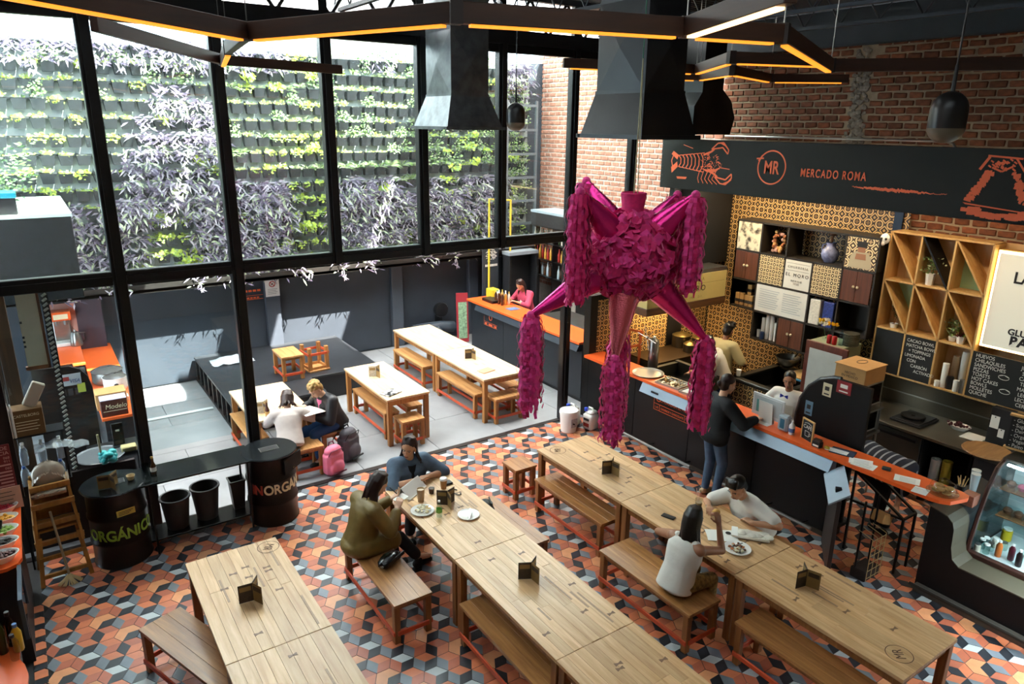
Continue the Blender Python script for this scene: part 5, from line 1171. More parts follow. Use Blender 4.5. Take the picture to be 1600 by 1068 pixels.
for k, (x, y, z, w_, m, lb) in enumerate(((7.95, 2.42, .81, .09, 0, 'brown cake under a clear cover on the lower glass shelf'), (7.98, 2.05, .81, .1, 1, 'cream cake on the lower glass shelf'), (7.98, 2.45, 1.09, .09, 1, 'pale muffin tray under a clear cover on the upper glass shelf'), (7.98, 2.08, 1.09, .1, 2, 'pink pastry on the upper glass shelf'))):
    t = thing('pastry_tray', lb, 'pastry', (x, y, z), 0, 'pastry trays'); MB().box(-.13, .13, -.16, .16, 0, .012, c=.003).build('tray', wood('tray_wood', '#5a3b22', '#7d5632', .5, 0), t)
    for j in range(3): MB().lathe([(.03, .012), (.045, .05), (.03, .075), (.005, .085)], 12, (0, -.1+.1*j, 0)).build('cake', cake_m[(m+j) % 3 if k == 2 else m], t, smooth=True)
    MB().box(-.12, .12, -.15, .15, .013, .12).build('cover', glass('acrylic', (.95, .98, .98)), t)
ctb = thing('tent_chalkboard', 'small wood framed chalkboard on the pastry case', 'chalkboard', (8.12, 2.5, 1.452), .15); MB().box(0, .03, -.25, .22, .02, .36).build('board', chalk, ctb); MB().box(-.01, .04, -.27, .24, .36, .38).box(-.01, .04, -.27, .24, 0, .02).build('frame', ply, ctb)
chalk_lines(ctb, tuple(('- '+s, 0) for s in ('Gluten free', 'Sugar free', 'Dairy free', 'Organic', 'Vegan', 'Paleo')), .2, .32, .055, .055)
# ------------------------------------------------------------------ stall lights: added warm battens out of view behind the sign, and hood lamp
wl_m = mat('added_led', '#ffd9a0', .5, emit=9.)
def batten(x, y, z, l, label, power, col=(1, .78, .5), aim=(0, 0, -1)):
    t = thing('added_batten', label, 'light fixture', (x, y, z), 0, 'added light battens')
    MB().box(-.04, .04, -l/2, l/2, 0, .05, c=.006).build('housing', black_steel, t); MB().box(-.03, .03, -l/2+.02, l/2-.02, -.006, 0).build('tube', wl_m, t)  # housing and tube of the added batten
    for s in (-1, 1): MB().cyl((0, s*l*.4, .05), (0, s*l*.4, .35), .006, n=5).build('added_hanger', black_steel, t)
    a = lamp('added_lamp', 'AREA', (x, y, z-.02), power, col, aim=aim, shape='RECTANGLE', size=.08, size_y=l); a.parent = None
    return t
batten(8.95, 7.0, 4.0, 2.0, 'added warm light batten hidden behind the sign over the churro kitchen', 50)
batten(8.95, 4.6, 4.0, 1.6, 'added warm light batten hidden behind the sign over the bakery', 16)
batten(8.95, 2.6, 4.0, 1.4, 'added warm light batten hidden behind the sign near the lit sign', 8)
lamp('hood_lamp', 'AREA', (8.6, 7.95, 1.78), 14, (1, .72, .4), aim=(0, 0, -1), shape='RECTANGLE', size=1.2, size_y=.4)
MB().box(-.6, .6, -.15, .15, 1.785, 1.798).build('hood_light', mat('hood_led', '#ffcf8a', .5, emit=5.), hd)
# ------------------------------------------------------------------ barrels, tray shelf and bins
lid_m = mat('barrel_lid', '#24282b', .22, .5, var=.2, vscale=6, bump=.05, bscale=25); drum = mat('drum_black', '#15110f', .35, .3, var=.25, vscale=4, bump=.08, bscale=15)
def barrel(x, y, label, words, cut):
    t = thing('drum_bin', label, 'bin', (x, y, 0), 0, 'oil drum bins'); r_ = .28
    prof = [(r_, 0), (r_+.01, .015), (r_, .03)]
    for z in (.29, .58): prof += [(r_, z-.03), (r_+.013, z-.01), (r_+.013, z+.01), (r_, z+.03)]
    prof += [(r_, .85), (r_+.01, .87)]
    MB().lathe(prof, 36).build('body', drum, t, smooth=50)
    MB().lathe([(r_+.035, .872), (r_+.04, .882), (r_+.03, .892), (.02, .893)], 40).build('lid', lid_m, t, smooth=30)
    MB().box(-.11, .11, -.06, .06, .893, .897).build('slot_frame', steel, t); MB().box(-.10, .10, -.05, .05, .896, .8985).build('slot', black_pl, t)
    for (s, m, a0, zc, size) in words:
        a = R(a0)
        for k, ch in enumerate(s):
            adv = size*(.30 if ch == 'I' else .58)/r_; a += adv/2; o = text('letter', ch, size, m, (math.sin(a)*(r_+.003), -math.cos(a)*(r_+.003), zc), (PI/2, 0, a), t, .003, .85, off=.004); a += adv/2
    return t
lime = mat('lime_paint', '#8db43a', .6); faded = mat('faded_red', '#a83a2a', .6)
b1 = barrel(.33, 8.03, 'black drum bin with lime lettering beside the high chairs', (('ORGÁNICO', lime, -72, .40, .17),), False)
lb_ = MB().box(-.09, .09, -.004, 0, -.035, .035).build('yellow_plate', mat('yellow_plate', '#b9a343', .6), b1, (.06, -.287, .66), (0, 0, .2)); 
for k in range(3): MB().box(-.07, .07-.02*k, -.006, -.004, .012-.016*k, .018-.016*k).build('print_line', MATS['dark_print'], b1, (.06, -.287, .66), (0, 0, .2))
b2 = barrel(1.96, 7.98, 'black drum bin with cream lettering beside the tray shelf', (('IN', faded, -66, .48, .165), ('ORGÁNICO', cream_letter, -32, .48, .165)), True)
MB().box(-.15, .2, -.02, .0, .66, .84).build('window_cut', mat('bin_inside', '#0d0c0a', .8), b2, (.18, -.215, 0), (0, 0, .72)); MB().ball((.14, -.17, .68), .1, .07, .05, 10, 6).build('waste_bag', mat('waste_green', '#6f7a33', .6, var=.3), b2, smooth=True)
ts = thing('tray_shelf', 'long black steel tray shelf between the two drum bins', 'shelf', (1.15, 8.05, 0))
MB().box(-.60, .60, -.25, .22, .855, .88, c=.004).build('top', mat('shelf_black', '#202524', .1, .4, var=.15, vscale=4), ts); MB().box(-.60, .60, -.1, .24, .1, .125, c=.003).build('lower_shelf', mat('shelf_black2', '#1b1d1c', .25, .4), ts)
for x in (-.5, .52):
    for y in (-.2, .2): MB().cyl((x, y, 0), (x, y, .855), .015, n=4).build('leg', black_steel, ts)
gsk = mat('bin_grey', '#35312e', .5)
for k, (x, y, r0, r1, hh, sq, lb) in enumerate(((.91, 8.14, .115, .155, .36, 0, 'round dark waste bin nearest the lime lettered drum'), (1.24, 8.18, .115, .155, .38, 0, 'round dark waste bin in the middle of the three'), (1.6, 8.2, .085, .12, .36, 4, 'narrow square dark waste bin beside the cream lettered drum'))):
    n = 4 if sq else 26; t = thing('waste_bin', lb, 'bin', (x, y, .125), PI/4 if sq else 0, 'waste bins on the lower shelf')
    MB().lathe([(r0, 0), (r1, hh), (r1+.012, hh), (r1+.012, hh+.02), (r1-.01, hh+.02), (r0-.01, .02)], n).build('shell', gsk, t, smooth=not sq)
c_ = menu_card(.30, 7.9, .9, .5, 'kraft menu card on the lime lettered drum', cardm, cardm, .15)
for nm, lb, x, y, prof, m in (('salsa_cup', 'small pale cup on the lime lettered drum', .5, 8.0, [(.03, 0), (.045, .05), (.042, .05), (.03, .01)], mat('cup_pale', '#c9b48a', .6)), ('glass_tumbler', 'empty glass tumbler beside the sauce bottle', .66, 8.12, [(.033, 0), (.04, .1), (.037, .1), (.03, .008)], glass('tumbler', (.6, .65, .66)))): revolve(nm, lb, 'cup', (x, y, .895 if nm == 'salsa_cup' else .881), prof, m, 16)
hs = thing('sauce_bottle', 'amber hot sauce bottle on the tray shelf', 'bottle', (.73, 8.05, .881)); MB().lathe([(.03, 0), (.032, .09), (.014, .14), (.013, .18)], 14).build('body', mat('amber', '#4a2c14', .2), hs, smooth=True); MB().lathe([(.015, .18), (.015, .2)], 12).build('cap', mat('cap_brass', '#a9874a', .3, .6), hs); MB().lathe([(.0328, .03), (.0328, .08)], 14, cap=False).build('label', paper, hs)

# ------------------------------------------------------------------ stacked high chairs with mop and linens
hcw = wood('high_chair_wood', '#8a5a22', '#b07c36', .45, 2, 1., .05)
def high_chair(x, y, rz, label):
    t = thing('high_chair', label, 'high chair', (x, y, 0), rz, 'stacked wooden high chairs')
    for sx in (-1, 1):
        for sy in (-1, 1): MB().cyl((sx*.22, sy*.2, 0), (sx*.17, sy*.15, .52), .028, n=4).build('leg', hcw, t)
        MB().add([(sx*.20-.014, -.2, .42), (sx*.20+.014, -.2, .42), (sx*.20+.014, .2, .42), (sx*.20-.014, .2, .42), (sx*.155-.014, -.12, 1.06), (sx*.155+.014, -.12, 1.06), (sx*.155+.014, .14, 1.06), (sx*.155-.014, .14, 1.06)], [(3, 2, 1, 0), (4, 5, 6, 7), (0, 1, 5, 4), (1, 2, 6, 5), (2, 3, 7, 6), (3, 0, 4, 7)]).build('side_panel', hcw, t)
    for z, w in ((.46, .2), (.66, .185), (.87, .17), (1.06, .155)):
        MB().box(-w-.02, w+.02, -.17+.02*z, -.14+.02*z, z-.03, z+.03, c=.005).build('front_rail', hcw, t)
    for z in (.1, .3): MB().box(-.2, .2, -.2, -.17, z-.02, z+.02).build('leg_rail', hcw, t)
    MB().box(-.17, .17, -.12, .14, .56, .585, c=.004).build('seat', hcw, t); MB().box(-.16, .16, .12, .15, .6, 1.1, c=.005).build('backrest', hcw, t); return t
high_chair(-.23, 8.05, .05, 'wooden high chair holding plastic bags and cups at the left')
mop = thing('mop', 'string mop leaning against the high chair', 'mop', (-.2, 7.78, 0)); MB().cyl((0, 0, .1), (-.06, .06, .82), .012, n=8).build('handle', wood('mop_handle', '#8a7a5c', '#b9a888', .5, 2), mop)
mb = MB(); rr = random.Random(6)
for k in range(40):
    a = rr.uniform(0, 2*PI); mb.tube([(0, 0, .12), (.05*math.cos(a), .04*math.sin(a), .06), (.11*math.cos(a), .07*math.sin(a), .012)], .006, 4)
o = mb.build('strings', mat('mop_cream', '#cdb98a', .9), mop); o['kind'] = 'stuff'
sht = thing('plastic_bag', 'clear bag of white cups on the high chair', 'bag', (-.22, 8.05, 1.08)); P = []
mb = MB()
for k in range(14):
    a = PI*k/13; mb.sheet([[(-.15+.3*k/13, -.1+.2*j/4, .22*math.sin(a)*(1-.25*abs(j-2))*rr.uniform(.85, 1.1)) for j in range(5)], [(-.15+.3*(k+.8)/13, -.1+.2*j/4, .22*math.sin(min(PI, a+.2))*(1-.25*abs(j-2))*rr.uniform(.85, 1.1)) for j in range(5)]])
mb.ball((0, 0, .06), .15, .1, .14, 14, 8); mb.build('film', mat('crinkled_film', '#b0a08c', .2, .1, alpha=.8, bump=.6, bscale=25), sht, smooth=True)
fo = tag(MB().at((-.24, 7.93, .985), (0, PI/2, 0)).lathe([(.035, -.15), (.04, -.1), (.038, .1), (.035, .15)], 14).build('foil_roll', mat('foil', '#b8aa96', .25, .8, bump=.5, bscale=40)), 'shiny wrapped roll held in the high chair front', 'roll')
# pile behind: shelf, carton, water packs, bags
pk = thing('storage_rack', 'dark storage rack carrying cartons and water packs', 'rack', (-.3, 8.31, 0))
for z in (.95, 1.5): MB().box(-.22, .28, -.08, .14, z, z+.02).build('shelf_board', black_steel, pk)
for x in (-.2, .26):
    for y in (-.06, .12): MB().cyl((x, y, 0), (x, y, 1.52), .012, n=4).build('post', black_steel, pk)
cx = thing('kraft_carton', 'brown carton with printed lettering on the storage rack', 'box', (-.3, 8.30, 1.522)); MB().box(-.15, .13, -.08, .12, 0, .28, c=.004).build('body', mat('dark_carton', '#6b4d2a', .85), cx); text('lettering', 'CASTELBORG', .04, cream_letter, (-.01, -.0835, .22), FACE_MY, cx, .0005, .9)
for k in range(4): MB().box(-.11, .09-.02*(k % 2), -.083, -.081, .15-.03*k, .156-.03*k).build('print_line', cream_letter, cx)
wfilm = mat('bottle_pack', '#aab4bd', .15, alpha=.55); blue_cap = mat('blue_cap', '#2a56a8', .4)
for j, z in enumerate((.972, 1.2)):
    for i in range(6):
        t = thing('water_bottle', ('upper' if j else 'lower') + ' row water bottle in the shrink-wrapped pack, ' + ['far left', 'near left', 'far middle', 'near middle', 'far right', 'near right'][i] + ' spot', 'bottle', (-.42+.16*(i//2)+.02*j, 8.28+.08*(1-i % 2)-.02, z), 0, 'packed water bottles')
        MB().lathe([(.034, 0), (.037, .02), (.037, .13), (.015, .18), (.015, .19)], 10).build('body', wfilm, t, smooth=True); MB().lathe([(.017, .19), (.017, .215)], 8).build('cap', blue_cap if not j else white_pl, t)
mb = MB(); P = [[(-.3+.06*i, 8.05+.05*j, 1.42-.015*abs(i-3)+rr.uniform(-.02, .03)) for j in range(5)] for i in range(9)]
tag(mb.sheet(P, .003).build('plastic_film', mat('clear_film', '#c9d2d6', .1, alpha=.3), smooth=True), 'loose clear film draped over the water packs', 'plastic film')
pb = thing('paper_bags', 'pale folded paper bag leaning on the carton', 'bag', (-.28, 8.3, 1.81)); MB().box(-.06, .06, -.03, .03, 0, .26, c=.01).build('bag', mat('bag_pale', '#b4ab9a', .8, bump=.3), pb, None, (0, .5, 0)); 
for k in range(7): revolve('small_jar', 'tiny white bottle in the cluster left of the paper bag, ' + ['first', 'second', 'third', 'fourth', 'fifth', 'sixth', 'seventh'][k], 'bottle', (-.52+.03*(k % 4), 8.22+.05*(k//4), 1.523), [(.012, 0), (.013, .3+.02*(k % 3)), (.006, .33+.02*(k % 3)), (.006, .36+.02*(k % 3))], white_pl, 8, 'tiny white bottles')
# brown wall piece, framed board, chain rope strip
bwl = thing('timber_wall_panel', 'dark brown timber panel at the left of the panes', 'wall panel', (-.42, 8.75, 0))
for k in range(3): MB().box(-.30+.135*k, -.17+.135*k, 0, .05, .9, 3.2, c=.004).build('plank', wood('dark_timber', '#3a2515', '#5b3a20', .55, 2, .6, .15), bwl)
wbd = thing('framed_board', 'blank cream board in a brown frame behind the left pane', 'board', (-.10, 8.72, 2.5)); MB().box(-.13, .05, -.01, .01, -.4, .4).build('board', mat('cream_board', '#cbbfa6', .7, var=.05), wbd)
for a in ((.05, .075, -.44, .42), (-.15, .075, -.44, -.4)): MB().box(a[0], a[1], -.02, .02, a[2], a[3]).build('frame', wood('frame_brown', '#5e3417', '#834c24', .5, 2), wbd)
for z in (.08, -.08, -.13, -.18): MB().box(-.13, -.11, -.014, -.01, z-.012, z+.012).build('clip', black_pl, wbd)
ch = thing('chain_strip', 'twisted black and white rope strip hanging down beside the board', 'rope', (.02, 8.7, 0)); 
lk = MB().box(-.024, .024, -.012, .012, -.009, .012).mesh('link', mat('rope_white', '#b5b1a8', .7))
MB().box(-.03, .035, .0, .02, .5, 2.95).build('backing', black_pl, ch)
for k in range(46): obj('link', lk, ch, (0, -.006, .56+.052*k), (0, -.6, 0))
lw_ = thing('low_partition', 'dark brown low partition behind the high chair and drum', 'partition', (-.35, 8.64, 0)); MB().box(-.95, .96, 0, .05, 0, .84).build('panel', mat('brown_black_panel', '#1c1411', .6), lw_)
# coffee station beyond the left panes
cs = thing('coffee_station', 'orange topped service counter beyond the left panes', 'counter', (.55, 11.6, 0))
MB().box(-.15, .3, -1.75, 1.9, .91, .95, c=.004).build('top', orange_lam, cs); MB().box(-.12, .27, -1.7, 1.85, 0, .91).build('body', black_paint, cs); MB().box(-.5, -.15, .4, 1.9, 1.06, 1.1, c=.003).build('raised_top', orange_lam, cs); MB().box(-.48, -.17, .42, 1.85, 0, 1.06).build('raised_body', black_paint, cs)
bp_ = thing('station_partition', 'black curved side panel with card stickers at the coffee station', 'partition', (.12, 9.35, 0)); cv_ = [(-.35, 0), (.22, 0), (.22, 1.55), (.19, 1.7), (.12, 1.8), (.02, 1.85), (-.35, 1.87)]
MB().prism([(z, x) for x, z in cv_], 0, .05, ax='y').build('panel', mat('brown_black', '#1d1512', .4), bp_)
s_ = MB().box(-.1, .12, -.006, 0, 1.62, 1.76).build('card_sticker', mat('sticker_white', '#b9bcc0', .5), bp_); text('lettering', 'VISA', .06, mat('visa_blue', '#2b3f78', .5), (.05, -.007, 1.67), FACE_MY, s_, .0005, .9, shear=.3)
MB().box(-.09, .0, -.0075, -.006, 1.68, 1.73).build('card_logo', mat('card_red', '#a83a35', .5), s_); MB().box(.07, .15, -.006, 0, 1.52, 1.63).build('sticky_note', mat('note_yellow', '#c9cf55', .6), bp_)
for k in range(3): MB().box(-.1+.07*k, -.05+.07*k, -.005, 0, 1.5, 1.58).build('dark_sticker', mat('sticker_dark', '#4a4648', .5), bp_)
em = thing('coffee_machine', 'small coffee machine with orange top on the raised counter', 'coffee machine', (.2, 13.2, 1.1)); MB().box(-.14, .14, -.16, .16, 0, .06, c=.01).build('base', white_pl, em); MB().box(-.12, .12, .04, .16, .06, .42, c=.01).build('column', steel, em); MB().box(-.14, .14, -.14, .16, .42, .56, c=.012).build('head', orange_lam, em); MB().box(-.1, .1, -.142, -.14, .45, .53).build('badge', cream_letter, em)
for x in (-.06, .06): MB().cyl((x, -.06, .42), (x, -.06, .34), .03, n=10).build('spout', steel, em)
kt = thing('kettle', 'steel electric kettle beside the coffee machine', 'kettle', (.36, 13.05, 1.1)); MB().lathe([(.085, 0), (.09, .02), (.075, .15), (.05, .22), (.02, .235), (.015, .26)], 18).build('body', steel, kt, smooth=True); MB().tube([(.06, 0, .2), (.13, 0, .19), (.13, 0, .08), (.085, 0, .05)], .014, 6).build('handle', black_pl, kt)
wr_ = mat('station_wall_grey', '#4a4550', .5, .2)
sw = thing('station_screen', 'grey and salmon panels behind the coffee station', 'screen', (.3, 13.3, 0)); MB().box(-.3, .12, 0, .04, .9, 1.75).build('salmon_panel', mat('salmon', '#b98274', .6), sw); MB().box(.12, .5, .0, .05, .9, 1.77).build('grey_panel', wr_, sw)
for nm, lb, x, y, r_, hh, m in (('rice_cooker', 'wide steel rice cooker on the orange station top', .62, 11.35, .2, .17, steel), ('slow_cooker', 'white slow cooker with glass lid on the orange station top', .68, 10.95, .15, .18, white_pl)):
    t = thing(nm, lb, 'cooker', (x, y, .952)); MB().lathe([(r_*.9, 0), (r_, .03), (r_, hh), (r_+.01, hh+.01)], 24).build('body', m, t, smooth=True); MB().lathe([(r_+.005, hh+.01), (r_*.7, hh+.04), (.02, hh+.05), (.02, hh+.075)], 24).build('lid', mat('smoke_lid', '#5d5a58', .2), t, smooth=True); MB().ball((-.0, -r_, hh*.6), .03, .006, .018, 8, 5).build('badge', black_pl, t)
rg_ = thing('cash_register', 'grey cash drawer unit under the raised station counter', 'register', (.15, 11.7, .955)); MB().box(-.16, .1, -.2, .2, 0, .1, c=.006).build('drawer', mat('register_grey', '#6f757a', .4), rg_); MB().box(-.14, .08, -.15, .15, .1, .2, c=.006).build('printer', black_pl, rg_)
for k, (x, y, a, b, hh, m, lb) in enumerate(((.6, 10.62, .09, .09, .08, paper, 'white napkin holder on the station top'), (.68, 10.45, .1, .06, .06, white_pl, 'white tray on the station top'), (.56, 10.3, .18, .14, .22, card, 'open cardboard box on the station counter'))): tag(MB().box(-a, a, -b, b, 0, hh, c=.004).build('station_box', m, None, (x, y, .952)), lb, 'box')
md = thing('beer_carton', 'brown beer carton with cream lettering on the orange counter end', 'box', (.56, 9.98, .952)); MB().box(-.15, .15, -.1, .1, 0, .22, c=.004).build('body', mat('carton_brown', '#4a1f14', .5), md); MB().box(-.15, .15, -.1, .1, .22, .225).build('top', mat('carton_lilac', '#a9a3b5', .6), md)
text('lettering', 'Modelo', .085, cream_letter, (.02, -.103, .13), FACE_MY, md, .0006, .95, shear=.15); MB().box(-.13, .14, -.102, -.1, .07, .075).build('underline', cream_letter, md)
# small service table behind the pane: monitor, tray, gloves
st2 = thing('service_table', 'black service table behind the left pane', 'table', (.42, 8.95, 0)); MB().box(-.25, .3, -.2, .25, .86, .89).build('top', black_steel, st2)
for x in (-.22, .27):
    for y in (-.17, .22): MB().cyl((x, y, 0), (x, y, .86), .015, n=4).build('leg', black_steel, st2)
tag(MB().lathe([(.24, 0), (.26, .015), (.25, .02), (.235, .008)], 28).build('round_tray', mat('grey_tray', '#5f6164', .4, .3), None, (.28, 8.82, .892)), 'grey round serving tray behind the left pane', 'tray')
tm_ = thing('payment_terminal', 'black payment terminal on the service table', 'terminal', (.5, 8.98, .892)); MB().box(-.07, .07, -.05, .05, 0, .03, c=.005).build('base', black_pl, tm_); MB().box(-.06, .06, -.01, .01, .03, .3, c=.004).build('screen', black_satin, tm_); MB().box(-.02, .02, -.02, -.01, .2, .22).build('light_mark', paper, tm_)
tag(MB().box(-.08, .08, -.06, .06, 0, .06, c=.01).build('order_pad', mat('pad_cream', '#a89a6a', .7), None, (.58, 8.82, .892)), 'cream order pad block beside the terminal', 'pad')
tb = thing('teal_bag', 'crumpled teal plastic bag with a wooden stick behind the lime lettered drum', 'bag', (.33, 8.62, .9)); mb = MB()
for k in range(14):
    a = 2*PI*k/14; mb.ball((.05*math.cos(a)+.02, .04*math.sin(a), .05+.04*math.sin(3*a)), .05, .045, .04, 8, 5)
mb.build('bag', mat('teal_film', '#2f9f9f', .3, var=.3, vscale=20), tb, smooth=True); MB().cyl((-.04, 0, 0), (-.05, .01, .33), .012, n=8).build('broom_handle', MATS['mop_handle'], tb)
# ------------------------------------------------------------------ salsa counter in the lower left corner
sc_ = thing('salsa_counter', 'orange topped salsa counter at the left photo edge', 'counter', (-.75, 7.1, 0))
pp = [(-.44, .75), (.27, .75), (.27, -.38), (.24, -.46), (.16, -.5), (-.44, -.52)]
MB().prism(pp, .97, 1.0).build('top', orange_lam, sc_); MB().box(-.44, .22, -.45, .72, 0, .97).build('body', black_paint, sc_)
salsa = [('dark red salsa', '#4a1a12'), ('black bean salsa', '#2c241c'), ('green tomatillo salsa', '#7d9a3c'), ('mango salsa', '#d39a2a'), ('red radish mix', '#a3222f')]
for k, (nm, col) in enumerate(salsa):
    t = thing('salsa_bowl', 'white oval bowl of ' + nm + ' on the orange counter', 'bowl', (-.63, 6.74+.235*k, 1.001), 0, 'salsa bowls'); MB().at((0, 0, 0), (0, 0, 0), (1.25, .78, 1)).lathe([(.07, 0), (.115, .07), (.108, .07), (.06, .02)], 20).build('bowl', white_cer, t, smooth=True)
    mb = MB(); [mb.ball((rr.gauss(0, .045), rr.gauss(0, .028), .05+rr.uniform(0, .012)), .016, nu=6, nv=4) for q in range(34)]; o = mb.at((0, 0, .045), (0, 0, 0), (1.2, .75, 1)).lathe([(.098, 0), (.09, .008), (.01, .012)], 18).build('salsa', mat('salsa_'+str(k), col, .4, var=.4, vscale=40), t, smooth=True); o['kind'] = 'stuff'
    if k == 2: MB().cyl((0, 0, .05), (.02, .03, .14), .012, n=8).build('spoon', black_pl, t)
rs = thing('phone_sign', 'dark red sign with phone numbers at the left photo edge', 'sign', (-.62, 7.9, 1.36)); MB().box(-.2, .14, 0, .015, -.24, .24, c=.006).build('plate', mat('sign_red', '#6e1a20', .5), rs); pinkp = mat('pink_print', '#c99a94', .6)
text('lettering', 'DE', .05, pinkp, (.09, -.002, .2), FACE_MY, rs, .0006); text('lettering', 'CIA', .05, pinkp, (.085, -.002, .15), FACE_MY, rs, .0006)
for k, s in enumerate(('068', '911', '', '060', '', '', '', '', '')):
    if s: text('lettering', s, .035, pinkp, (.1, -.002, .1-.036*k), FACE_MY, rs, .0006)
    else: MB().box(.0+.02*(k % 2), .125, -.002, 0, .092-.036*k, .108-.036*k).build('print_line', pinkp, rs)
hp = thing('post_frame', 'black sheet metal post at the left edge', 'post', (-.6, 7.9, 0)); MB().box(-.2, .16, .02, .06, 1.0, 3.0).build('sheet', black_steel, hp)
sn = thing('salsa_notice', 'pink paper notice standing behind the salsa bowls', 'notice', (-.58, 7.72, 1.0)); MB().box(-.2, .13, 0, .006, 0, .23).build('sheet', mat('pink_paper', '#c09a86', .8), sn)
for k in range(4): MB().box(-.06, .06+.02*(k % 2), -.002, 0, .18-.04*k, .186-.04*k).build('print_line', MATS['dark_print'], sn)
lc = thing('bottle_shelf', 'low shelf with orange end at the lower left corner', 'shelf', (-.78, 5.6, 0)); MB().prism([(-.4, .6), (.22, .6), (.22, .2), (.25, .12), (.27, 0), (.25, -.4), (-.4, -.4)], .62, .65).build('top', orange_lam, lc); MB().box(-.4, .2, -.38, .58, 0, .62).build('body', black_paint, lc)
gpn = thing('glass_guard', 'framed glass guard below the salsa counter', 'glass guard', (-.5, 6.3, 0)); MB().box(-.01, .0, -.2, .3, .66, .97).build('glass', glass('guard_glass', (.5, .52, .55)), gpn); MB().box(-.02, .01, .3, .33, .62, .99).box(-.02, .01, -.23, -.2, .62, .99).box(-.02, .01, -.2, .3, .96, .99).build('frame', mat('blue_grey_frame', '#48545f', .4, .5), gpn)
for k, (x, y, hh, m, lb) in enumerate(((-.56, 5.92, .24, mat('juice_yel', '#d0a72a', .3), 'yellow juice bottle with blue cap at the lower left'), (-.6, 6.02, .3, mat('wine_dark', '#1d1410', .2), 'dark wine bottle at the lower left'), (-.66, 5.95, .3, mat('wine_green', '#2c3015', .2), 'green wine bottle behind the yellow juice'), (-.7, 6.08, .28, mat('wine_red', '#2c0f12', .2), 'dark red bottle at the left photo edge'), (-.58, 5.82, .22, glass('clear_btl', (.8, .85, .88)), 'clear bottle with dark cap nearest the orange shelf end'))):
    bottle(x, y, .652, hh, .036, m, mat('cap_blue', '#3a6fae', .4) if k in (0,) else black_pl, lb, group='bottles at the lower left')

# ------------------------------------------------------------------ far bar on the patio
fb = thing('bar_counter', 'black patio bar counter with orange top', 'counter', (7.45, 0, 0))
for k in range(3): MB().box(.02, .06, 12.5-1.22*k-1.21, 12.5-1.22*k, .08, 1.04, c=.002).build('front_panel', mat('bar_front', '#20252b', .45, var=.1), fb)
MB().box(.06, .5, 8.86, 12.55, 0, 1.05).build('carcass', black_paint, fb); MB().box(-.05, .55, 8.86, 12.6, 1.06, 1.10, c=.004).build('top', orange_lam, fb)
MB().add([(-.05, 12.2, 1.05), (-.05, 8.86, 1.05), (-.1, 8.86, .95), (-.1, 12.2, .95), (.02, 12.2, 1.05), (.02, 8.86, 1.05), (.02, 8.86, .94), (.02, 12.2, .94)], [(0, 3, 2, 1), (4, 5, 6, 7), (3, 7, 6, 2), (0, 4, 7, 3), (1, 2, 6, 5)]).build('slanted_strip', mat('strip_dark', '#39414a', .4, .3), fb)
outline_notice(fb, 11.75, .74, .5, .13, .016, ())
MB().tube([(.015, 11.75+.05*math.cos(2*PI*k/16), .86+.05*math.sin(2*PI*k/16)) for k in range(17)], .008, 5).build('ring_emblem', signal_orange, fb)
for a_, b_ in ((11.9, 11.96), (11.68, 11.82), (11.53, 11.6)): MB().box(.014, .016, a_, b_, .69, .73).build('worn_print', signal_orange, fb)
sf_ = thing('bottle_rack', 'black bar shelves full of bottles beside the brick wall', 'shelf', (9.4, 12.4, 0))
for z in (1.35, 1.72, 2.1, 2.45): MB().box(0, .3, -1.0, .75, z, z+.02).build('shelf_board', black_steel, sf_)
for y in (-1.0, -.12, .75): MB().box(0, .3, y-.012, y+.012, .3, 2.47).build('upright', black_steel, sf_)
bcol = [mat('beer_brown', '#3d2412', .2), mat('beer_green', '#27381b', .2), mat('mezcal', '#b98a3a', .2), mat('clear_spirit', '#9fb0b5', .15), mat('white_label_bottle', '#c9c3b2', .4), mat('red_bottle', '#8e2620', .3)]
kk = 0; names = {0: 'lowest', 1: 'middle', 2: 'upper'}
proto = {}
for j, z in enumerate((1.372, 1.742, 2.122)):
    for i in range(17):
        y = 12.4-.93+.1*i; 
        if abs(y-12.28) < .03: continue
        c_i = (i*3+j*2) % 6
        if c_i not in proto:
            proto[c_i] = MB().lathe([(.03, 0), (.032, .01), (.032, .15), (.013, .2), (.012, .26)], 10).mesh('bar_bottle', bcol[c_i], True)
        o = obj('bar_bottle', proto[c_i], None, (9.5, y, z), None, (1, 1, 1+.1*((i*7) % 3))); tag(o, ['brown', 'green', 'golden', 'clear', 'white-labelled', 'red'][c_i] + ' bottle, ' + ORD[i] + ' from the near end of the ' + names[j] + ' bar shelf', 'bottle', 'bottles on the %s bar shelf' % names[j])
bn = thing('roll_banner', 'tall black fabric banner with white emblem beside the bar', 'banner', (8.25, 13.0, 0)); MB().box(-.22, .2, -.03, 0, .3, 2.1, c=.01).build('cloth', mat('banner_cloth', '#30363d', .5, bump=.3, bscale=6), bn); mb = MB()
rr = random.Random(8)
for k in range(60):
    a = rr.uniform(0, 2*PI); r_ = rr.random()**.5*.15; x, z = r_*math.cos(a), 1.88+r_*.9*math.sin(a); mb.box(x-.018, x+.018, -.034, -.031, z-.008, z+.008)
o = mb.build('white_emblem', paper, bn); o['kind'] = 'stuff'; 
for k in range(8): MB().box(-.15+.04*k, -.12+.04*k, -.034, -.031, 1.64-.012*abs(k-4)*0, 1.69).build('worn_print', paper, bn)
cbn = thing('bar_cabinet', 'black open cabinet with pale top behind the bar', 'cabinet', (8.95, 13.0, 0)); MB().box(-.4, .38, -.3, .0, 1.88, 1.95).build('top', mat('cab_top', '#8b939a', .4), cbn); MB().box(-.4, -.36, -.3, 0, 0, 1.88).box(.34, .38, -.3, 0, 0, 1.88).box(-.4, .38, -.04, 0, 0, 1.88).build('carcass', black_paint, cbn)
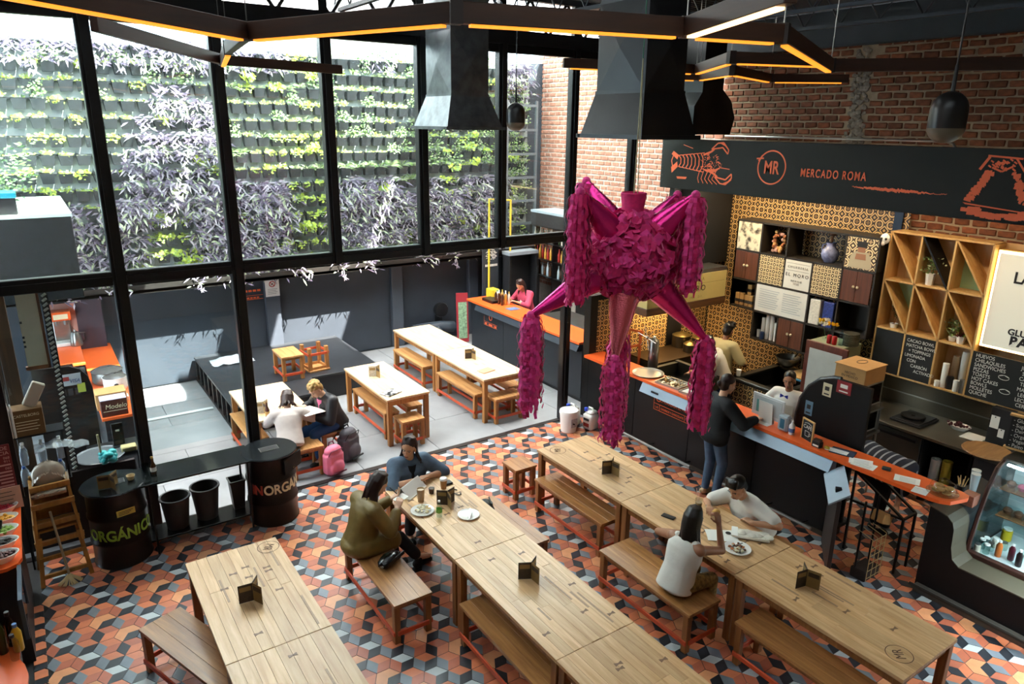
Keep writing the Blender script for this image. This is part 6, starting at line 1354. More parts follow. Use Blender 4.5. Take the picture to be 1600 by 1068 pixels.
bx = thing('carton_yellow', 'yellow carton at the end of the patio bar', 'box', (7.9, 12.35, 1.102)); MB().box(-.09, .09, -.12, .12, 0, .2, c=.004).build('body', mat('carton_yel', '#d9bf2c', .6, var=.15, vscale=12), bx)
for k in range(9):
    bottle(7.72+.08*(k % 3), 11.95-.12*(k//3), 1.102, .26, .03, bcol[(k*2) % 6], paper if k % 2 else MATS['yellow_plate'], 'small bottle on the patio bar, ' + ORD[k//3] + ' row from the carton, ' + ORD[k % 3] + ' from the front', group='bottles on the patio bar')
bottle(7.86, 12.12, 1.102, .22, .04, white_pl, mat('green_cap', '#6fae7c', .4), 'white carton bottle beside the yellow carton', group='bottles on the patio bar')
tag(MB().box(7.6, 7.84, 11.9, 12.3, 1.101, 1.16, c=.004).build('condiment_tray', black_pl), 'black condiment tray on the patio bar', 'tray')
tag(MB().box(7.62, 7.85, 11.25, 11.45, 1.1005, 1.11, c=.002).build('leaflet', mat('leaflet_blue', '#5a6a8c', .6)), 'dark blue leaflet lying on the patio bar', 'leaflet')
bs2 = thing('bar_sink', 'steel sink counter inside the patio bar', 'counter', (8.6, 10.6, 0)); MB().box(-.35, .4, -1.1, .6, .9, .95, c=.004).build('top', steel, bs2); MB().box(-.33, .38, -1.08, .58, 0, .9).build('body', dark_steel, bs2); MB().tube([(.2, -.6, .95), (.2, -.6, 1.25), (.1, -.6, 1.28), (.02, -.6, 1.2)], .014, 6).build('tap', steel, bs2)
fr_ = thing('glass_door_cooler', 'small white cooler with blue print inside the patio bar', 'cooler', (7.75+.6, 9.2, 0)); MB().box(-.25, .25, -.25, .25, 0, 1.25, c=.01).build('body', mat('cooler_grey', '#8b9aa8', .4), fr_); MB().box(-.256, -.25, -.2, .2, .5, 1.15).build('door', mat('cooler_print', '#c3d6e8', .4, var=.3, vscale=14), fr_)
ea = thing('easel_board', 'red framed chalk easel leaning by the patio bar', 'easel', (7.55, 13.0, 0), 0); MB().box(-.13, .13, 0, .03, .02, 1.1).build('frame', mat('easel_red', '#9b2a33', .5), ea); MB().box(-.09, .1, -.006, 0, .1, .9).build('poster', mat('poster_green', '#7d9a7a', .6, var=.6, vscale=22), ea); ea.rotation_euler = (-.12, .0, -.35)
pi_ = thing('drain_pipes', 'thick grey drain pipe lying along the patio wall', 'pipe', (0, 0, 0)); MB().tube([(6.5, 13.35, .35), (7.2, 13.35, .35), (7.5, 13.35, .3)], .12, 14).build('pipe', mat('pipe_grey', '#3d4650', .5), pi_, smooth=True); MB().tube([(7.05, 13.35, .35), (7.1, 13.1, .12)], .1, 12).build('elbow', MATS['pipe_grey'], pi_, smooth=True)
fan = thing('wall_fan', 'small black fan unit on the patio wall beside the easel', 'fan', (7.2, 13.4, .72)); MB().at((0, 0, 0), (PI/2, 0, 0)).lathe([(.16, 0), (.17, .06), (.15, .1), (.03, .12)], 18).build('housing', black_pl, fan, smooth=True); MB().box(-.05, .05, 0, .15, -.3, 0).build('bracket', black_steel, fan)
blk = thing('roof_unit', 'black rooftop unit with orange print beyond the window', 'unit', (9.6, 12.6, 0)); MB().box(-.35, .3, -.9, .3, 2.5, 2.78, c=.01).build('body', black_paint, blk); MB().box(-.36, .31, -.91, .31, 2.78, 2.83).build('top', mat('unit_top', '#a7b2b8', .4), blk)
for k in range(3): MB().box(-.30+.2*k, -.16+.2*k, -.905, -.9, 2.62, 2.68).build('worn_print', signal_orange, blk)
# ------------------------------------------------------------------ ventilation ducts
duct_m = mat('duct_black_steel', '#26282a', .38, .6, var=.25, vscale=3, bump=.06, bscale=20); duct_l = mat('duct_mottled_steel', '#5c6164', .4, .6, var=.4, vscale=9, bump=.1, bscale=40)
def duct(cx, cy, zb, w, l, m, label, zt=6.3, flare=.17):
    t = thing('ventilation_duct', label, 'duct', (cx, cy, 0), 0, 'square ventilation ducts')
    a, b = w/2, l/2; zs = zb+.38
    def shell(a0, b0, z0, a1, b1, z1): return [(-a0, -b0, z0), (a0, -b0, z0), (a0, b0, z0), (-a0, b0, z0), (-a1, -b1, z1), (a1, -b1, z1), (a1, b1, z1), (-a1, b1, z1)], [(0, 1, 5, 4), (1, 2, 6, 5), (2, 3, 7, 6), (3, 0, 4, 7)]
    # creased upper duct: shallow pyramids pressed in the faces
    mb = MB()
    for (p, q) in (((-a, -b), (a, -b)), ((a, -b), (a, b)), ((a, b), (-a, b)), ((-a, b), (-a, -b))):
        for k in range(2):
            z0 = zs+k*(zt-zs)/2; z1 = zs+(k+1)*(zt-zs)/2; n = Vector((q[1]-p[1], -(q[0]-p[0]), 0)).normalized()*.03; cxm = Vector(((p[0]+q[0])/2, (p[1]+q[1])/2, (z0+z1)/2))+n
            vs = [(*p, z0), (*q, z0), (*q, z1), (*p, z1), tuple(cxm)]; mb.add(vs, [(0, 1, 4), (1, 2, 4), (2, 3, 4), (3, 0, 4)])
    mb.build('shaft', m, t)
    v, f = shell(a+flare, b+flare, zb+.03, a+.005, b+.005, zs); MB().add(v, f).build('flared_skirt', m, t)
    e = flare+.03; MB().box(-a-e, a+e, -b-e, -b-flare+.02, zb, zb+.035).box(-a-e, a+e, b+flare-.02, b+e, zb, zb+.035).box(-a-e, -a-flare+.02, -b-flare, b+flare, zb, zb+.035).box(a+flare-.02, a+e, -b-flare, b+flare, zb, zb+.035).build('flange', m, t)
    MB().box(-a-.008, a+.008, -b-.008, b+.008, zs-.015, zs+.015).build('seam_band', m, t)
    MB().box(-a+.02, a-.02, -b+.02, b-.02, zs, zs+.02).build('throat', black_pl, t)
    return t
duct(4.57, 4.80, 4.50, .46, .60, duct_m, 'large black square duct above the pinata', flare=.09)
duct(4.46, 7.78, 4.54, .50, .60, duct_l, 'mottled grey square duct close to the window wall', flare=.12)
du = thing('curved_duct', 'black elbow duct with pipe against the brick wall', 'duct', (8.9, 8.0, 0))
pf = [(-.5, 4.5), (.35, 4.5), (.42, 4.75), (.3, 5.0), (.1, 5.15), (.1, 6.1), (-.35, 6.1), (-.35, 5.1), (-.5, 4.9)]
MB().prism([(z, x) for x, z in pf], -.35, .2, ax='y').build('elbow', duct_m, du)
d3 = thing('corner_duct', 'black sloping duct at the right photo edge', 'duct', (9.1, 2.4, 0)); MB().prism([(2.72, 4.42), (2.3, 4.42), (2.2, 6.2), (2.5, 6.2)], 9.2, 9.8, ax='x').build('shaft', duct_m, d3); d3.location = (0, 0, 0)

# ------------------------------------------------------------------ capsule pendants
def pendant(x, y, z, label, s=1.):
    t = thing('capsule_pendant', label, 'pendant lamp', (x, y, z), 0, 'capsule pendants'); r_ = .105*s
    up = [(r_*math.cos(R(a)), .06+r_*1.05*math.sin(R(a))) for a in range(0, 91, 15)]; MB().lathe([(r_, -.045), (r_, .06)]+up[1:-1]+[(.01, up[-1][1])], 24).build('shade', mat('pendant_black', '#1c1c1c', .35), t, smooth=50)
    lo = [(r_*math.cos(R(a)), -.045-r_*.85*math.sin(R(a))) for a in range(75, -1, -15)]; MB().lathe([(.01, -.045-r_*.85)]+lo, 24).build('diffuser', mat('pendant_glass', '#6b6353', .35), t, smooth=50)
    MB().cyl((0, 0, .15), (0, 0, 6.3-z), .006, n=6).build('cord', black_pl, t); MB().cyl((0, 0, .16), (0, 0, .32), .014, .01, n=8).build('sleeve', black_pl, t); return t
pendant(4.68, 6.86, 4.67, 'small capsule pendant hanging before the window wall'); pendant(4.76, 2.29, 4.66, 'near capsule pendant hanging before the sign band')

# ------------------------------------------------------------------ honeycomb beams with light strips
beam_m = wood('beam_walnut', '#2c1910', '#4a2c1b', .5, 0, .8, .1); led_m = mat('amber_led', '#ff9a2e', .5, emit=1.15); led_w = mat('warm_led', '#ffc98a', .5, emit=3.)
def beam_chain(pts, label, w=.055, hgt=.095, led=True, skip=(), bright=(), drop=True):
    c0 = Vector(pts[0]); t = thing('light_beam', label, 'light fixture', tuple(c0), 0, 'honeycomb light beams')
    for k, (a, b) in enumerate(zip(pts, pts[1:])):
        a, b = Vector(a)-c0, Vector(b)-c0; d = b-a; L_ = d.length; ang = math.atan2(d.y, d.x); pit = math.asin(d.z/L_); mid = (a+b)/2
        def plc(mb, nm, m, x=mid, ang=ang, pit=pit): return mb.build(nm, m, t, tuple(x), (0, -pit, ang))
        bm = plc(MB().box(-L_/2-.01, L_/2+.01, -w/2, w/2, 0, hgt, c=.003), 'beam', beam_m)
        if led and k not in skip:
            MB().box(-L_/2+.07, L_/2-.07, -w/2+.008, w/2-.008, -.012, 0).build('light_strip', led_w if k in bright else led_m, bm)
        cap = MB().box(-.03, .03, -w/2-.004, w/2+.004, -.004, hgt+.006).build('joint_plate', mat('joint_brown', '#241712', .5), t, tuple(a), (0, 0, ang)) if k else None
    for p in (pts[1], pts[-2]):
        q = Vector(p)-c0
        if drop: MB().cyl((q.x, q.y, q.z+hgt), (q.x, q.y, 6.25-c0.z), .004, n=5).build('cable', steel, t)
    return t
ZB = 5.05
beam_chain([(-.25, 3.35, ZB), (1.22, 4.55, ZB), (1.80, 3.15, ZB), (3.0, 2.83, ZB), (2.5, 1.85, ZB)], 'near zigzag light beam running across the photo top', bright=(3,))
beam_chain([(3.0, 2.83, ZB+.0), (3.60, 2.68, ZB), (5.40, 3.55, ZB-.02), (6.6, 2.5, ZB)], 'light beam branch pointing to the pendant at the right', skip=(2,))
beam_chain([(.58, 5.93, 5.17), (1.84, 7.85, 5.13), (3.22, 8.28, 5.13)], 'dark unlit beam hanging low by the left panes', led=False)
beam_chain([(1.24, 4.66, 5.06), (1.5, 6.2, 5.1), (1.84, 7.85, 5.12)], 'short connecting beam with a white bracket by the left panes', led=True, skip=(0,))
beam_chain([(4.9, 6.3, 5.18), (6.3, 5.75, 5.16), (5.3, 4.45, 5.14), (6.2, 4.1, 5.14)], 'light beam behind the large black duct', )
beam_chain([(6.7, 7.2, 5.18), (7.3, 6.6, 5.17), (6.6, 5.5, 5.15), (7.9, 6.0, 5.15), (8.6, 5.4, 5.15)], 'farthest light beam before the brick wall')

# ------------------------------------------------------------------ star pinata
pin = thing('star_pinata', 'magenta star pinata with foil cones and paper tassels', 'pinata', (3.49, 3.66, 3.73)); pin.scale = (1.2, 1.2, 1.2)
foil = mat('magenta_foil', '#ee2f92', .2, .7, bump=.25, bscale=60); foil2 = mat('copper_pink_foil', '#ea6a78', .22, .7, bump=.5, bscale=120); crepe = mat('crepe_magenta', '#f4409c', .75, var=.25, vscale=30, sheen=.3); crepe2 = mat('crepe_red', '#df2a76', .75, var=.25, vscale=30)
rr = random.Random(31)
def petals(mb, c, r_, n, size):
    for k in range(n):
        z = rr.uniform(-1, 1); a = rr.uniform(0, 2*PI); q = math.sqrt(1-z*z); nrm = Vector((q*math.cos(a), q*math.sin(a), z)); p = Vector(c)+Vector((nrm.x*r_, nrm.y*r_, nrm.z*r_))
        t1 = nrm.cross(Vector((rr.uniform(-1, 1), rr.uniform(-1, 1), rr.uniform(-1, 1)))).normalized(); t2 = nrm.cross(t1); s = size*rr.uniform(.7, 1.3)
        mb.add([tuple(p-t1*s*.6), tuple(p+t1*s*.6), tuple(p+t1*s*.5+t2*s+nrm*s*.55), tuple(p-t1*s*.5+t2*s+nrm*s*.55)], [(0, 1, 2, 3)], rr.randrange(2))
MB().ball((0, 0, 0), .25, .25, .24, 24, 16).build('core', crepe2, pin, smooth=True)
mb = MB(); petals(mb, (0, 0, 0), .25, 900, .042); o = mb.build('paper_petals', [crepe, crepe2], pin); o['kind'] = 'stuff'
MB().lathe([(.075, .22), (.062, .27), (.075, .36), (.07, .365), (.055, .3)], 16).build('neck_collar', crepe2, pin, smooth=True)
Rv, Uv, Fv = _r2, _u2, _f
def dirv(a, b, c): return (Vector((_r.x, _r.y, 0))*a+Vector((0, 0, 1))*b+Vector((_f.x, _f.y, 0)).normalized()*c).normalized()
cones = [('up left near', dirv(-.62, .72, -.35), .53, foil, .62), ('up left far', dirv(-.48, .78, .55), .55, foil, .50), ('up right near', dirv(.62, .68, -.2), .50, foil, .55), ('up right far', dirv(.66, .70, .55), .52, foil, .55),
         ('low left', dirv(-.84, -.50, -.15), .68, foil, .60), ('low right', dirv(.68, -.70, .1), .74, foil, .60), ('down near', dirv(-.16, -.95, -.45), .62, foil2, .52), ('down far', dirv(.0, -.93, .35), .58, foil, .56)]
for nm, d, ln, m, tl in cones:
    d = Vector(d); b0 = d*.17; tip = d*ln*1.0+d*.0
    cn = MB().tube([tuple(b0), tuple(b0+(tip-b0)*.5), tuple(tip)], [.105, .066, .018], 20).build('cone', m, pin, smooth=True)
    # ruffle round the cone base
    mb = MB(); e1 = d.orthogonal().normalized(); e2 = d.cross(e1)
    for k in range(46):
        a = 2*PI*k/46; rad = e1*math.cos(a)+e2*math.sin(a); tg = -e1*math.sin(a)+e2*math.cos(a); p = b0+d*.04+rad*.105; s = .028*rr.uniform(.8, 1.3)
        mb.add([tuple(p-tg*s), tuple(p+tg*s), tuple(p+tg*s*.8+rad*s*1.2+d*s*.7), tuple(p-tg*s*.8+rad*s*1.2+d*s*.7)], [(0, 1, 2, 3)], k % 2)
    o = mb.build('base_ruffle', [crepe, crepe2], cn); o['kind'] = 'stuff'
    # tassel: many crinkled paper strips falling from the tip
    mb = MB(); n = 56; mb.ball(tuple(tip), .028, .028, .03, 10, 6)
    for k in range(n):
        a = rr.uniform(0, 2*PI); r_ = rr.uniform(.015, .062); x, y = tip.x+r_*math.cos(a), tip.y+r_*math.sin(a); L_ = tl*rr.uniform(.8, 1.04); st_ = 20; tx_, ty_ = -math.sin(a), math.cos(a); vs = []; fs = []
        for i in range(st_+1):
            z = tip.z-.01-L_*i/st_; wv = .008*math.sin(i*1.9+k); sw = .010+.0045*math.sin(i*2.9+k*1.7); ox = math.cos(a)*wv+.02*min(1, i/3)*math.cos(a); oy = math.sin(a)*wv+.02*min(1, i/3)*math.sin(a)
            vs += [(x+ox-tx_*sw, y+oy-ty_*sw, z), (x+ox+tx_*sw, y+oy+ty_*sw, z)]
            if i: fs.append((2*i-2, 2*i-1, 2*i+1, 2*i))
        mb.add(vs, fs, k % 2)
    o = mb.build('tassel', [crepe, crepe2], cn); o['kind'] = 'stuff'
MB().cyl((0, 0, .34), (.16, .16, 1.1), .003, n=5).cyl((.03, 0, .34), (.16, .16, 1.1), .003, n=5).build('hanging_wire', mat('pale_wire', '#b9b68c', .5), pin)
MB().cyl((.16, .16, 1.1), (.2, .2, 2.1), .003, n=5).build('green_cord', mat('green_cord', '#2f7f5c', .6), pin)
# ------------------------------------------------------------------ people
def ik(a, t, l1, l2, pole):
    a, t, pole = Vector(a), Vector(t), Vector(pole); d = t-a; D_ = d.length
    if D_ > (l1+l2)*.995: t = a+d*((l1+l2)*.995/D_); d = t-a; D_ = d.length
    D_ = max(D_, abs(l1-l2)+.02)
    x = (l1*l1-l2*l2+D_*D_)/(2*D_); h_ = math.sqrt(max(1e-6, l1*l1-x*x)); u = d.normalized(); p = pole-u*pole.dot(u)
    p = p.normalized() if p.length > 1e-4 else u.orthogonal().normalized()
    return a+u*x+p*h_, t
def capsule(mb, p0, r0, p1, r1, n=14):
    p0, p1 = Vector(p0), Vector(p1); d = (p1-p0); L_ = d.length
    if L_ < 1e-5: mb.ball(tuple(p0), r0, nu=n, nv=8); return
    u = d/L_; pts, rs = [], []
    for k in range(5): a = PI/2*k/4; pts.append(p0-u*r0*math.cos(a)); rs.append(max(.0008, r0*math.sin(a)))
    for k in range(4, -1, -1): a = PI/2*k/4; pts.append(p1+u*r1*math.cos(a)); rs.append(max(.0008, r1*math.sin(a)))
    mb.tube([tuple(q) for q in pts], rs, n)
class Fr:
    """oriented frame: o origin, x right, y forward, z up"""
    def __init__(s, o, x, y, z): s.o, s.x, s.y, s.z = Vector(o), Vector(x), Vector(y), Vector(z)
    def p(s, a, b, c): return s.o+s.x*a+s.y*b+s.z*c
    def rot(s, ax, ang): q = Matrix.Rotation(ang, 3, ax); return Fr(s.o, q @ s.x, q @ s.y, q @ s.z)
def ell(mb, fr, c, rx, ry, rz, nu=16, nv=10):
    m = Matrix((fr.x, fr.y, fr.z)).transposed().to_4x4(); m.translation = fr.p(*c); old = mb.x; mb.x = old @ m; mb.ball((0, 0, 0), rx, ry, rz, nu, nv); mb.x = old
def loft(mb, fr, secs, n=22):
    vs, fs = [], []
    for (zz, rx, ry, dy) in secs:
        for k in range(n): a = 2*PI*k/n; vs.append(tuple(fr.p(rx*math.copysign(abs(math.cos(a))**.85, math.cos(a)), dy+ry*math.copysign(abs(math.sin(a))**.85, math.sin(a)), zz)))
    m = len(secs)
    for i in range(m-1):
        for k in range(n): j = (k+1) % n; fs.append((i*n+k, i*n+j, (i+1)*n+j, (i+1)*n+k))
    fs.append(tuple(range(n-1, -1, -1))); fs.append(tuple(range((m-1)*n, m*n))); mb.add(vs, fs)
SKIN = {'light': '#d3a88b', 'tan': '#c08d6c', 'brown': '#a06e50'}
def skin_mat(t): return mat('skin_'+t, SKIN[t], .5, var=.06, vscale=14, sub=.08)
def make_hand(mb, w, fwd, palm_n, s, curl, thumb_side):
    """w wrist, fwd finger direction, palm_n direction the palm faces"""
    fwd = Vector(fwd).normalized(); n = Vector(palm_n); n = (n-fwd*n.dot(fwd)); n = n.normalized() if n.length > 1e-3 else fwd.orthogonal().normalized(); sd = fwd.cross(n)*thumb_side
    w = Vector(w)
    for k in range(4): capsule(mb, w+sd*(.024-.016*k)*.6*s, .017*s, w+fwd*.08*s+sd*(.028-.019*k)*s, .0125*s, 10)
    for k, (l, r_) in enumerate(((.070, .0088), (.078, .0090), (.072, .0086), (.056, .0078))):
        b = w+fwd*.085*s+sd*(.029-.0195*k)*s; d1 = (fwd*math.cos(curl*.6)+n*math.sin(curl*.6)+sd*(.08-.05*k)).normalized(); m = b+d1*l*.5*s; d2 = (fwd*math.cos(curl*1.5)+n*math.sin(curl*1.5)+sd*(.05-.03*k)).normalized(); e = m+d2*l*.5*s
        capsule(mb, b, r_*1.08*s, m, r_*s, 8); capsule(mb, m, r_*s, e, r_*.85*s, 8)
    b = w+fwd*.03*s+sd*.026*s; m = b+(fwd*.55+sd*.75+n*.25).normalized()*.038*s; e = m+(fwd*.85+sd*.25+n*(.3+.3*curl)).normalized()*.032*s
    capsule(mb, b, .0125*s, m, .0105*s, 8); capsule(mb, m, .0105*s, e, .009*s, 8)
def person(label, base, face, pz, lean, wl, wr, al, ar, skin='tan', s=1., side=0., head=(0, 0, 0), top=None, bottom=None, shoe=None, hair=None, girth=1., vox=.0065, pole_l=(-.7, -.4, -.6), pole_r=(.7, -.4, -.6), kpole=(0, 1, .35), curl=(.7, .7), palm=((0, 0, -1), (0, 0, -1)), fingers=(None, None), extras=None, twist=0.):
    """base: ground point below the pelvis; face: heading vector; wl, wr, al, ar: wrists and ankles (world)"""
    B = Vector((base[0], base[1], 0)); y = Vector((face[0], face[1], 0)).normalized(); x = Vector((y.y, -y.x, 0)); z = Vector((0, 0, 1))
    t = thing('person', label, 'person', (base[0], base[1], 0)); O = Vector(t.location)
    W = lambda p: tuple(Vector(p)-O)
    pel = Fr(B+z*pz, x, y, z); tor = pel.rot(x, -lean).rot(y, side); sh = Fr(tor.p(0, .0, .40*s), tor.x, tor.y, tor.z).rot(tor.z, twist)
    neck = tor.p(0, -.005, .46*s); hf = Fr(neck, sh.x, sh.y, z*.6+tor.z*.4); hy = sh.y-hf.z*0; hx = sh.x
    hz = (z*.55+tor.z*.45).normalized(); hx = sh.x-hz*sh.x.dot(hz); hx.normalize(); hyv = hz.cross(hx); hf = Fr(neck, hx, hyv, hz).rot(hz, head[0]); hf = hf.rot(hf.x, head[1]).rot(hf.y, head[2])
    hc = hf.p(0, .025*s, .17*s); H = Fr(hc, hf.x*s, hf.y*s, hf.z*s); Hn = Fr(hc, hf.x, hf.y, hf.z)
    SL, SR = sh.p(-.165*s*(.75+.25*girth), -.01, .0), sh.p(.165*s*(.75+.25*girth), -.01, .0)
    tr = lambda v: x*v[0]+y*v[1]+z*v[2]
    eL, wL = ik(SL, wl, .275*s, .245*s, tr(pole_l)); eR, wR = ik(SR, wr, .275*s, .245*s, tr(pole_r))
    hL, hR = pel.p(-.085*s, 0, 0), pel.p(.085*s, 0, 0)
    kL, aL = ik(hL, al, .42*s, .41*s, tr(kpole)); kR, aR = ik(hR, ar, .42*s, .41*s, tr(kpole))
    g = girth
    # --- body
    mb = MB(); mb.x = Matrix.Translation(-O)
    capsule(mb, tor.p(0, -.01, .40*s), .055*s, hf.p(0, .005, .09*s), .048*s)
    for a, b, c, r1, r2, r3 in ((0, 0, .02, .15*g, .105*g, .11), (0, 0, .17, .135*g, .095*g, .13), (0, .005, .32, .155*g, .10*g, .13)): ell(mb, tor, (a, b, c*s), r1*s, r2*s, r3*s)
    capsule(mb, SL, .058*s*g, SR, .058*s*g)
    for S_, e_, w_ in ((SL, eL, wL), (SR, eR, wR)): capsule(mb, S_, .05*s*g, e_, .038*s*g); capsule(mb, e_, .038*s*g, w_, .026*s)
    for h0, k_, a_ in ((hL, kL, aL), (hR, kR, aR)): capsule(mb, h0, .085*s*g, k_, .055*s*g); capsule(mb, k_, .052*s*g, a_, .034*s); capsule(mb, a_, .035*s, a_+y*.13*s-z*.035*s, .028*s)
    ell(mb, H, (0, -.008, .035), .074, .092, .088); ell(mb, H, (0, .020, -.035), .059, .068, .075); ell(mb, H, (0, .052, -.085), .030, .026, .024)
    ell(mb, H, (0, .088, -.01), .011, .014, .030); ell(mb, H, (0, .102, -.03), .016, .014, .012); ell(mb, H, (0, .070, .028), .050, .016, .014)
    for q in (-1, 1): ell(mb, H, (q*.076, -.005, -.015), .010, .020, .032); ell(mb, H, (q*.034, .050, -.034), .024, .022, .022)
    ell(mb, H, (0, .082, -.062), .026, .012, .008)
    fw = lambda i, e_, w_: Vector(fingers[i]) if fingers[i] is not None else (w_-e_)
    make_hand(mb, wL, fw(0, eL, wL), palm[0], s, curl[0], -1); make_hand(mb, wR, fw(1, eR, wR), palm[1], s, curl[1], 1)
    voxel(mb, 'body', skin_mat(skin), vox, t, 3)
    # --- face details
    for q in (-1, 1):
        e_ = MB(); ell(e_, H, (q*.031, .0745, .006), .0115, .007, .0055, 8, 6); e_.v = [W(v) for v in e_.v]; eo = e_.build('eye', mat('eye_white', '#a89a90', .3), t, smooth=True)
        i_ = MB(); ell(i_, H, (q*.031, .079, .006), .0058, .0045, .0055, 8, 6); i_.v = [W(v) for v in i_.v]; i_.build('iris', mat('iris_dark', '#20140e', .2), eo, smooth=True)
        b_ = MB(); b_.tube([W(H.p(q*.014, .093, .027)), W(H.p(q*.032, .092, .034)), W(H.p(q*.05, .08, .028))], .0028, 5); b_.build('eyebrow', hair[1] if hair else MATS['iris_dark'], t)
    m_ = MB(); m_.tube([W(H.p(-.022, .085, -.061)), W(H.p(-.008, .0945, -.058)), W(H.p(.008, .0945, -.058)), W(H.p(.022, .085, -.061))], [.003, .0065, .0065, .003], 6); m_.build('lips', mat('lips', '#8e4a42', .45), t)
    # --- clothes
    def cloth(nm, mm, fn, v=.011, it=5):
        c = MB(); c.x = Matrix.Translation(-O); fn(c); return voxel(c, nm, mm, v, t, it)
    if bottom:
        def fb(c):
            o_ = .014*s
            for z_, r1, r2 in ((-.02, .165, .12), (.06, .15, .11)): ell(c, pel, (0, -.01, z_*s), r1*s*g, r2*s*g, .10*s)
            for h0, k_, a_ in ((hL, kL, aL), (hR, kR, aR)):
                capsule(c, h0, .092*s*g+o_*.3, k_, .062*s*g+o_*.4); ln = bottom.get('len', .92)
                if ln > .5: e = k_+(a_-k_)*((ln-.5)*2); capsule(c, k_, .062*s*g+o_*.3, e, (.05 if bottom.get('slim') else .062)*s)
        cloth(bottom.get('name', 'trousers'), bottom['mat'], fb)
    if top:
        def ft(c):
            o_ = top.get('ease', .016)*s
            loft(c, tor, [(-.09*s, .10*s*g+o_, .08*s*g+o_, -.01), (-.06*s, .16*s*g+o_, .12*s*g+o_, -.01), (.04*s, .155*s*g+o_, .118*s*g+o_, 0), (.16*s, .142*s*g+o_, .108*s*g+o_, .003), (.28*s, .16*s*g+o_, .115*s*g+o_, .008), (.36*s, .165*s*g+o_, .10*s*g+o_, .0), (.415*s, .12*s*g+o_, .07*s*g+o_, -.008), (.437*s, .065*s+o_, .048*s+o_, -.008)])
            capsule(c, tor.p(0, -.01, .36*s), .07*s+o_*.6, tor.p(0, -.005, (.405 if not top.get('collar') else .435)*s), .052*s+o_*.4)
            sl = top.get('sleeve', 1.)
            if sl > 0:
                capsule(c, SL, .06*s*g+o_, SR, .06*s*g+o_)
                for S_, e_, w_ in ((SL, eL, wL), (SR, eR, wR)):
                    if sl <= 1: q = S_+(e_-S_)*sl; capsule(c, S_, .058*s*g+o_, q, .050*s*g+o_)
                    else: q = e_+(w_-e_)*(sl-1); capsule(c, S_, .058*s*g+o_, e_, .046*s*g+o_); capsule(c, e_, .046*s*g+o_, q, .036*s*g+o_*.7)
            else:
                for S_ in (SL, SR): capsule(c, S_+(neck-S_)*.35, .04*s+o_*.5, tor.p(0, 0, .3*s), .06*s)
            if top.get('skirt'):   # coat tails over the thighs
                for h0, k_ in ((hL, kL), (hR, kR)): capsule(c, h0, .105*s*g+o_, h0+(k_-h0)*top['skirt'], .085*s*g+o_)
                ell(c, pel, (0, -.03, -.02*s), .175*s*g+o_, .13*s*g+o_, .11*s)
        cloth(top.get('name', 'shirt'), top['mat'], ft)
    if top and top.get('collar'):
        cl = MB(); cl.tube([W(tor.p(.064*s*math.sin(R(a)), .056*s*math.cos(R(a))-.004, (.452+.012*abs(a-180)/140*-1)*s)) for a in range(35, 326, 29)], .016*s, 7, flat=.6); cl.build('collar', top['mat'], t, smooth=True)
    if shoe:
        for a_ in (aL, aR):
            def fs(c, a_=a_):
                f0 = a_-z*(a_.z-.045) if a_.z < .14 else a_-z*.05
                capsule(c, f0-y*.03*s, .042*s, f0+y*.14*s-z*.008, .036*s); capsule(c, a_-z*.02, .044*s, f0, .044*s)
            cloth('shoe', shoe, fs, .011, 3)
    # --- hair
    if hair:
        st_, hm = hair[0], hair[1]; rr = random.Random(len(label)+3)
        hb = MB(); hb.x = Matrix.Translation(-O)
        ell(hb, H, (0, -.022, .057), .081, .094, .081); ell(hb, H, (0, -.045, .0), .078, .068, .09)
        def lock(a, drop, r0, r1, out=.0, back=.0, wav=.0):
            ca, sa = math.cos(a), math.sin(a)   # a: 0 right ear, pi/2 back, pi left ear
            pts = [H.p(.02*ca, .02-.02*sa, .134), H.p(.06*ca, -.02-.06*sa, .115), H.p(.083*ca, -.02-.088*sa, .04), H.p(.084*ca, -.02-.086*sa, -.05)]
            n = max(2, int(drop/.07)); p = pts[-1]
            for k in range(n):
                q = p-z*(drop/n)+hf.x*(ca*out/n+wav*math.sin(k*1.7+a*3))-hf.y*(sa*out/n+back/n); pts.append(q); p = q
            m_ = len(pts); hb.tube([tuple(q) for q in pts], [r0+(r1-r0)*k/(m_-1) for k in range(m_)], 7)
        if st_ == 'long':
            for k in range(30): a = -.1+(PI+.2)*k/29; lock(a, hair[2]*rr.uniform(.7, 1.08), rr.uniform(.014, .022), .005, rr.uniform(.0, .06), .02, .010)
        elif st_ == 'bob':
            for k in range(18): a = -.2+(PI+.4)*k/17; lock(a, hair[2]*rr.uniform(.85, 1.1), .022, .013, .02, .0, .01)
        elif st_ == 'curly':
            for k in range(60):
                a, b = rr.uniform(0, 2*PI), rr.uniform(.1, 1.2); ell(hb, H, (.08*math.cos(a)*math.cos(b), -.015+.09*math.sin(a)*math.cos(b), .055+.085*math.sin(b)), .02, .02, .018, 8, 6)
        elif st_ == 'short':
            for k in range(26): a = 2*PI*k/26; capsule(hb, H.p(.03*math.cos(a), .03+.03*math.sin(a), .135), .016*s, H.p(.077*math.cos(a), -.015+.085*math.sin(a), .075), .014*s, 8)
            for k in range(6): capsule(hb, H.p(-.05+.02*k, .075, .085), .014*s, H.p(-.05+.022*k, .03, .14), .02*s, 8)
        elif st_ == 'bun':
            ell(hb, H, (0, -.10, .04), .045, .04, .05); ell(hb, H, (0, -.11, .0), .035, .03, .04)
        elif st_ == 'tied':
            ell(hb, H, (0, -.11, .0), .035, .04, .04)
        voxel(hb, 'hair', hm, .0075, t, 2)
        if st_ == 'cap':
            cp = MB(); cp.x = Matrix.Translation(-O); ell(cp, H, (0, -.01, .065), .088, .103, .075); ell(cp, H, (0, .10, .055), .06, .05, .010); voxel(cp, 'cap', mat('cap_white', '#d8d4ca', .8), .009, t, 3)
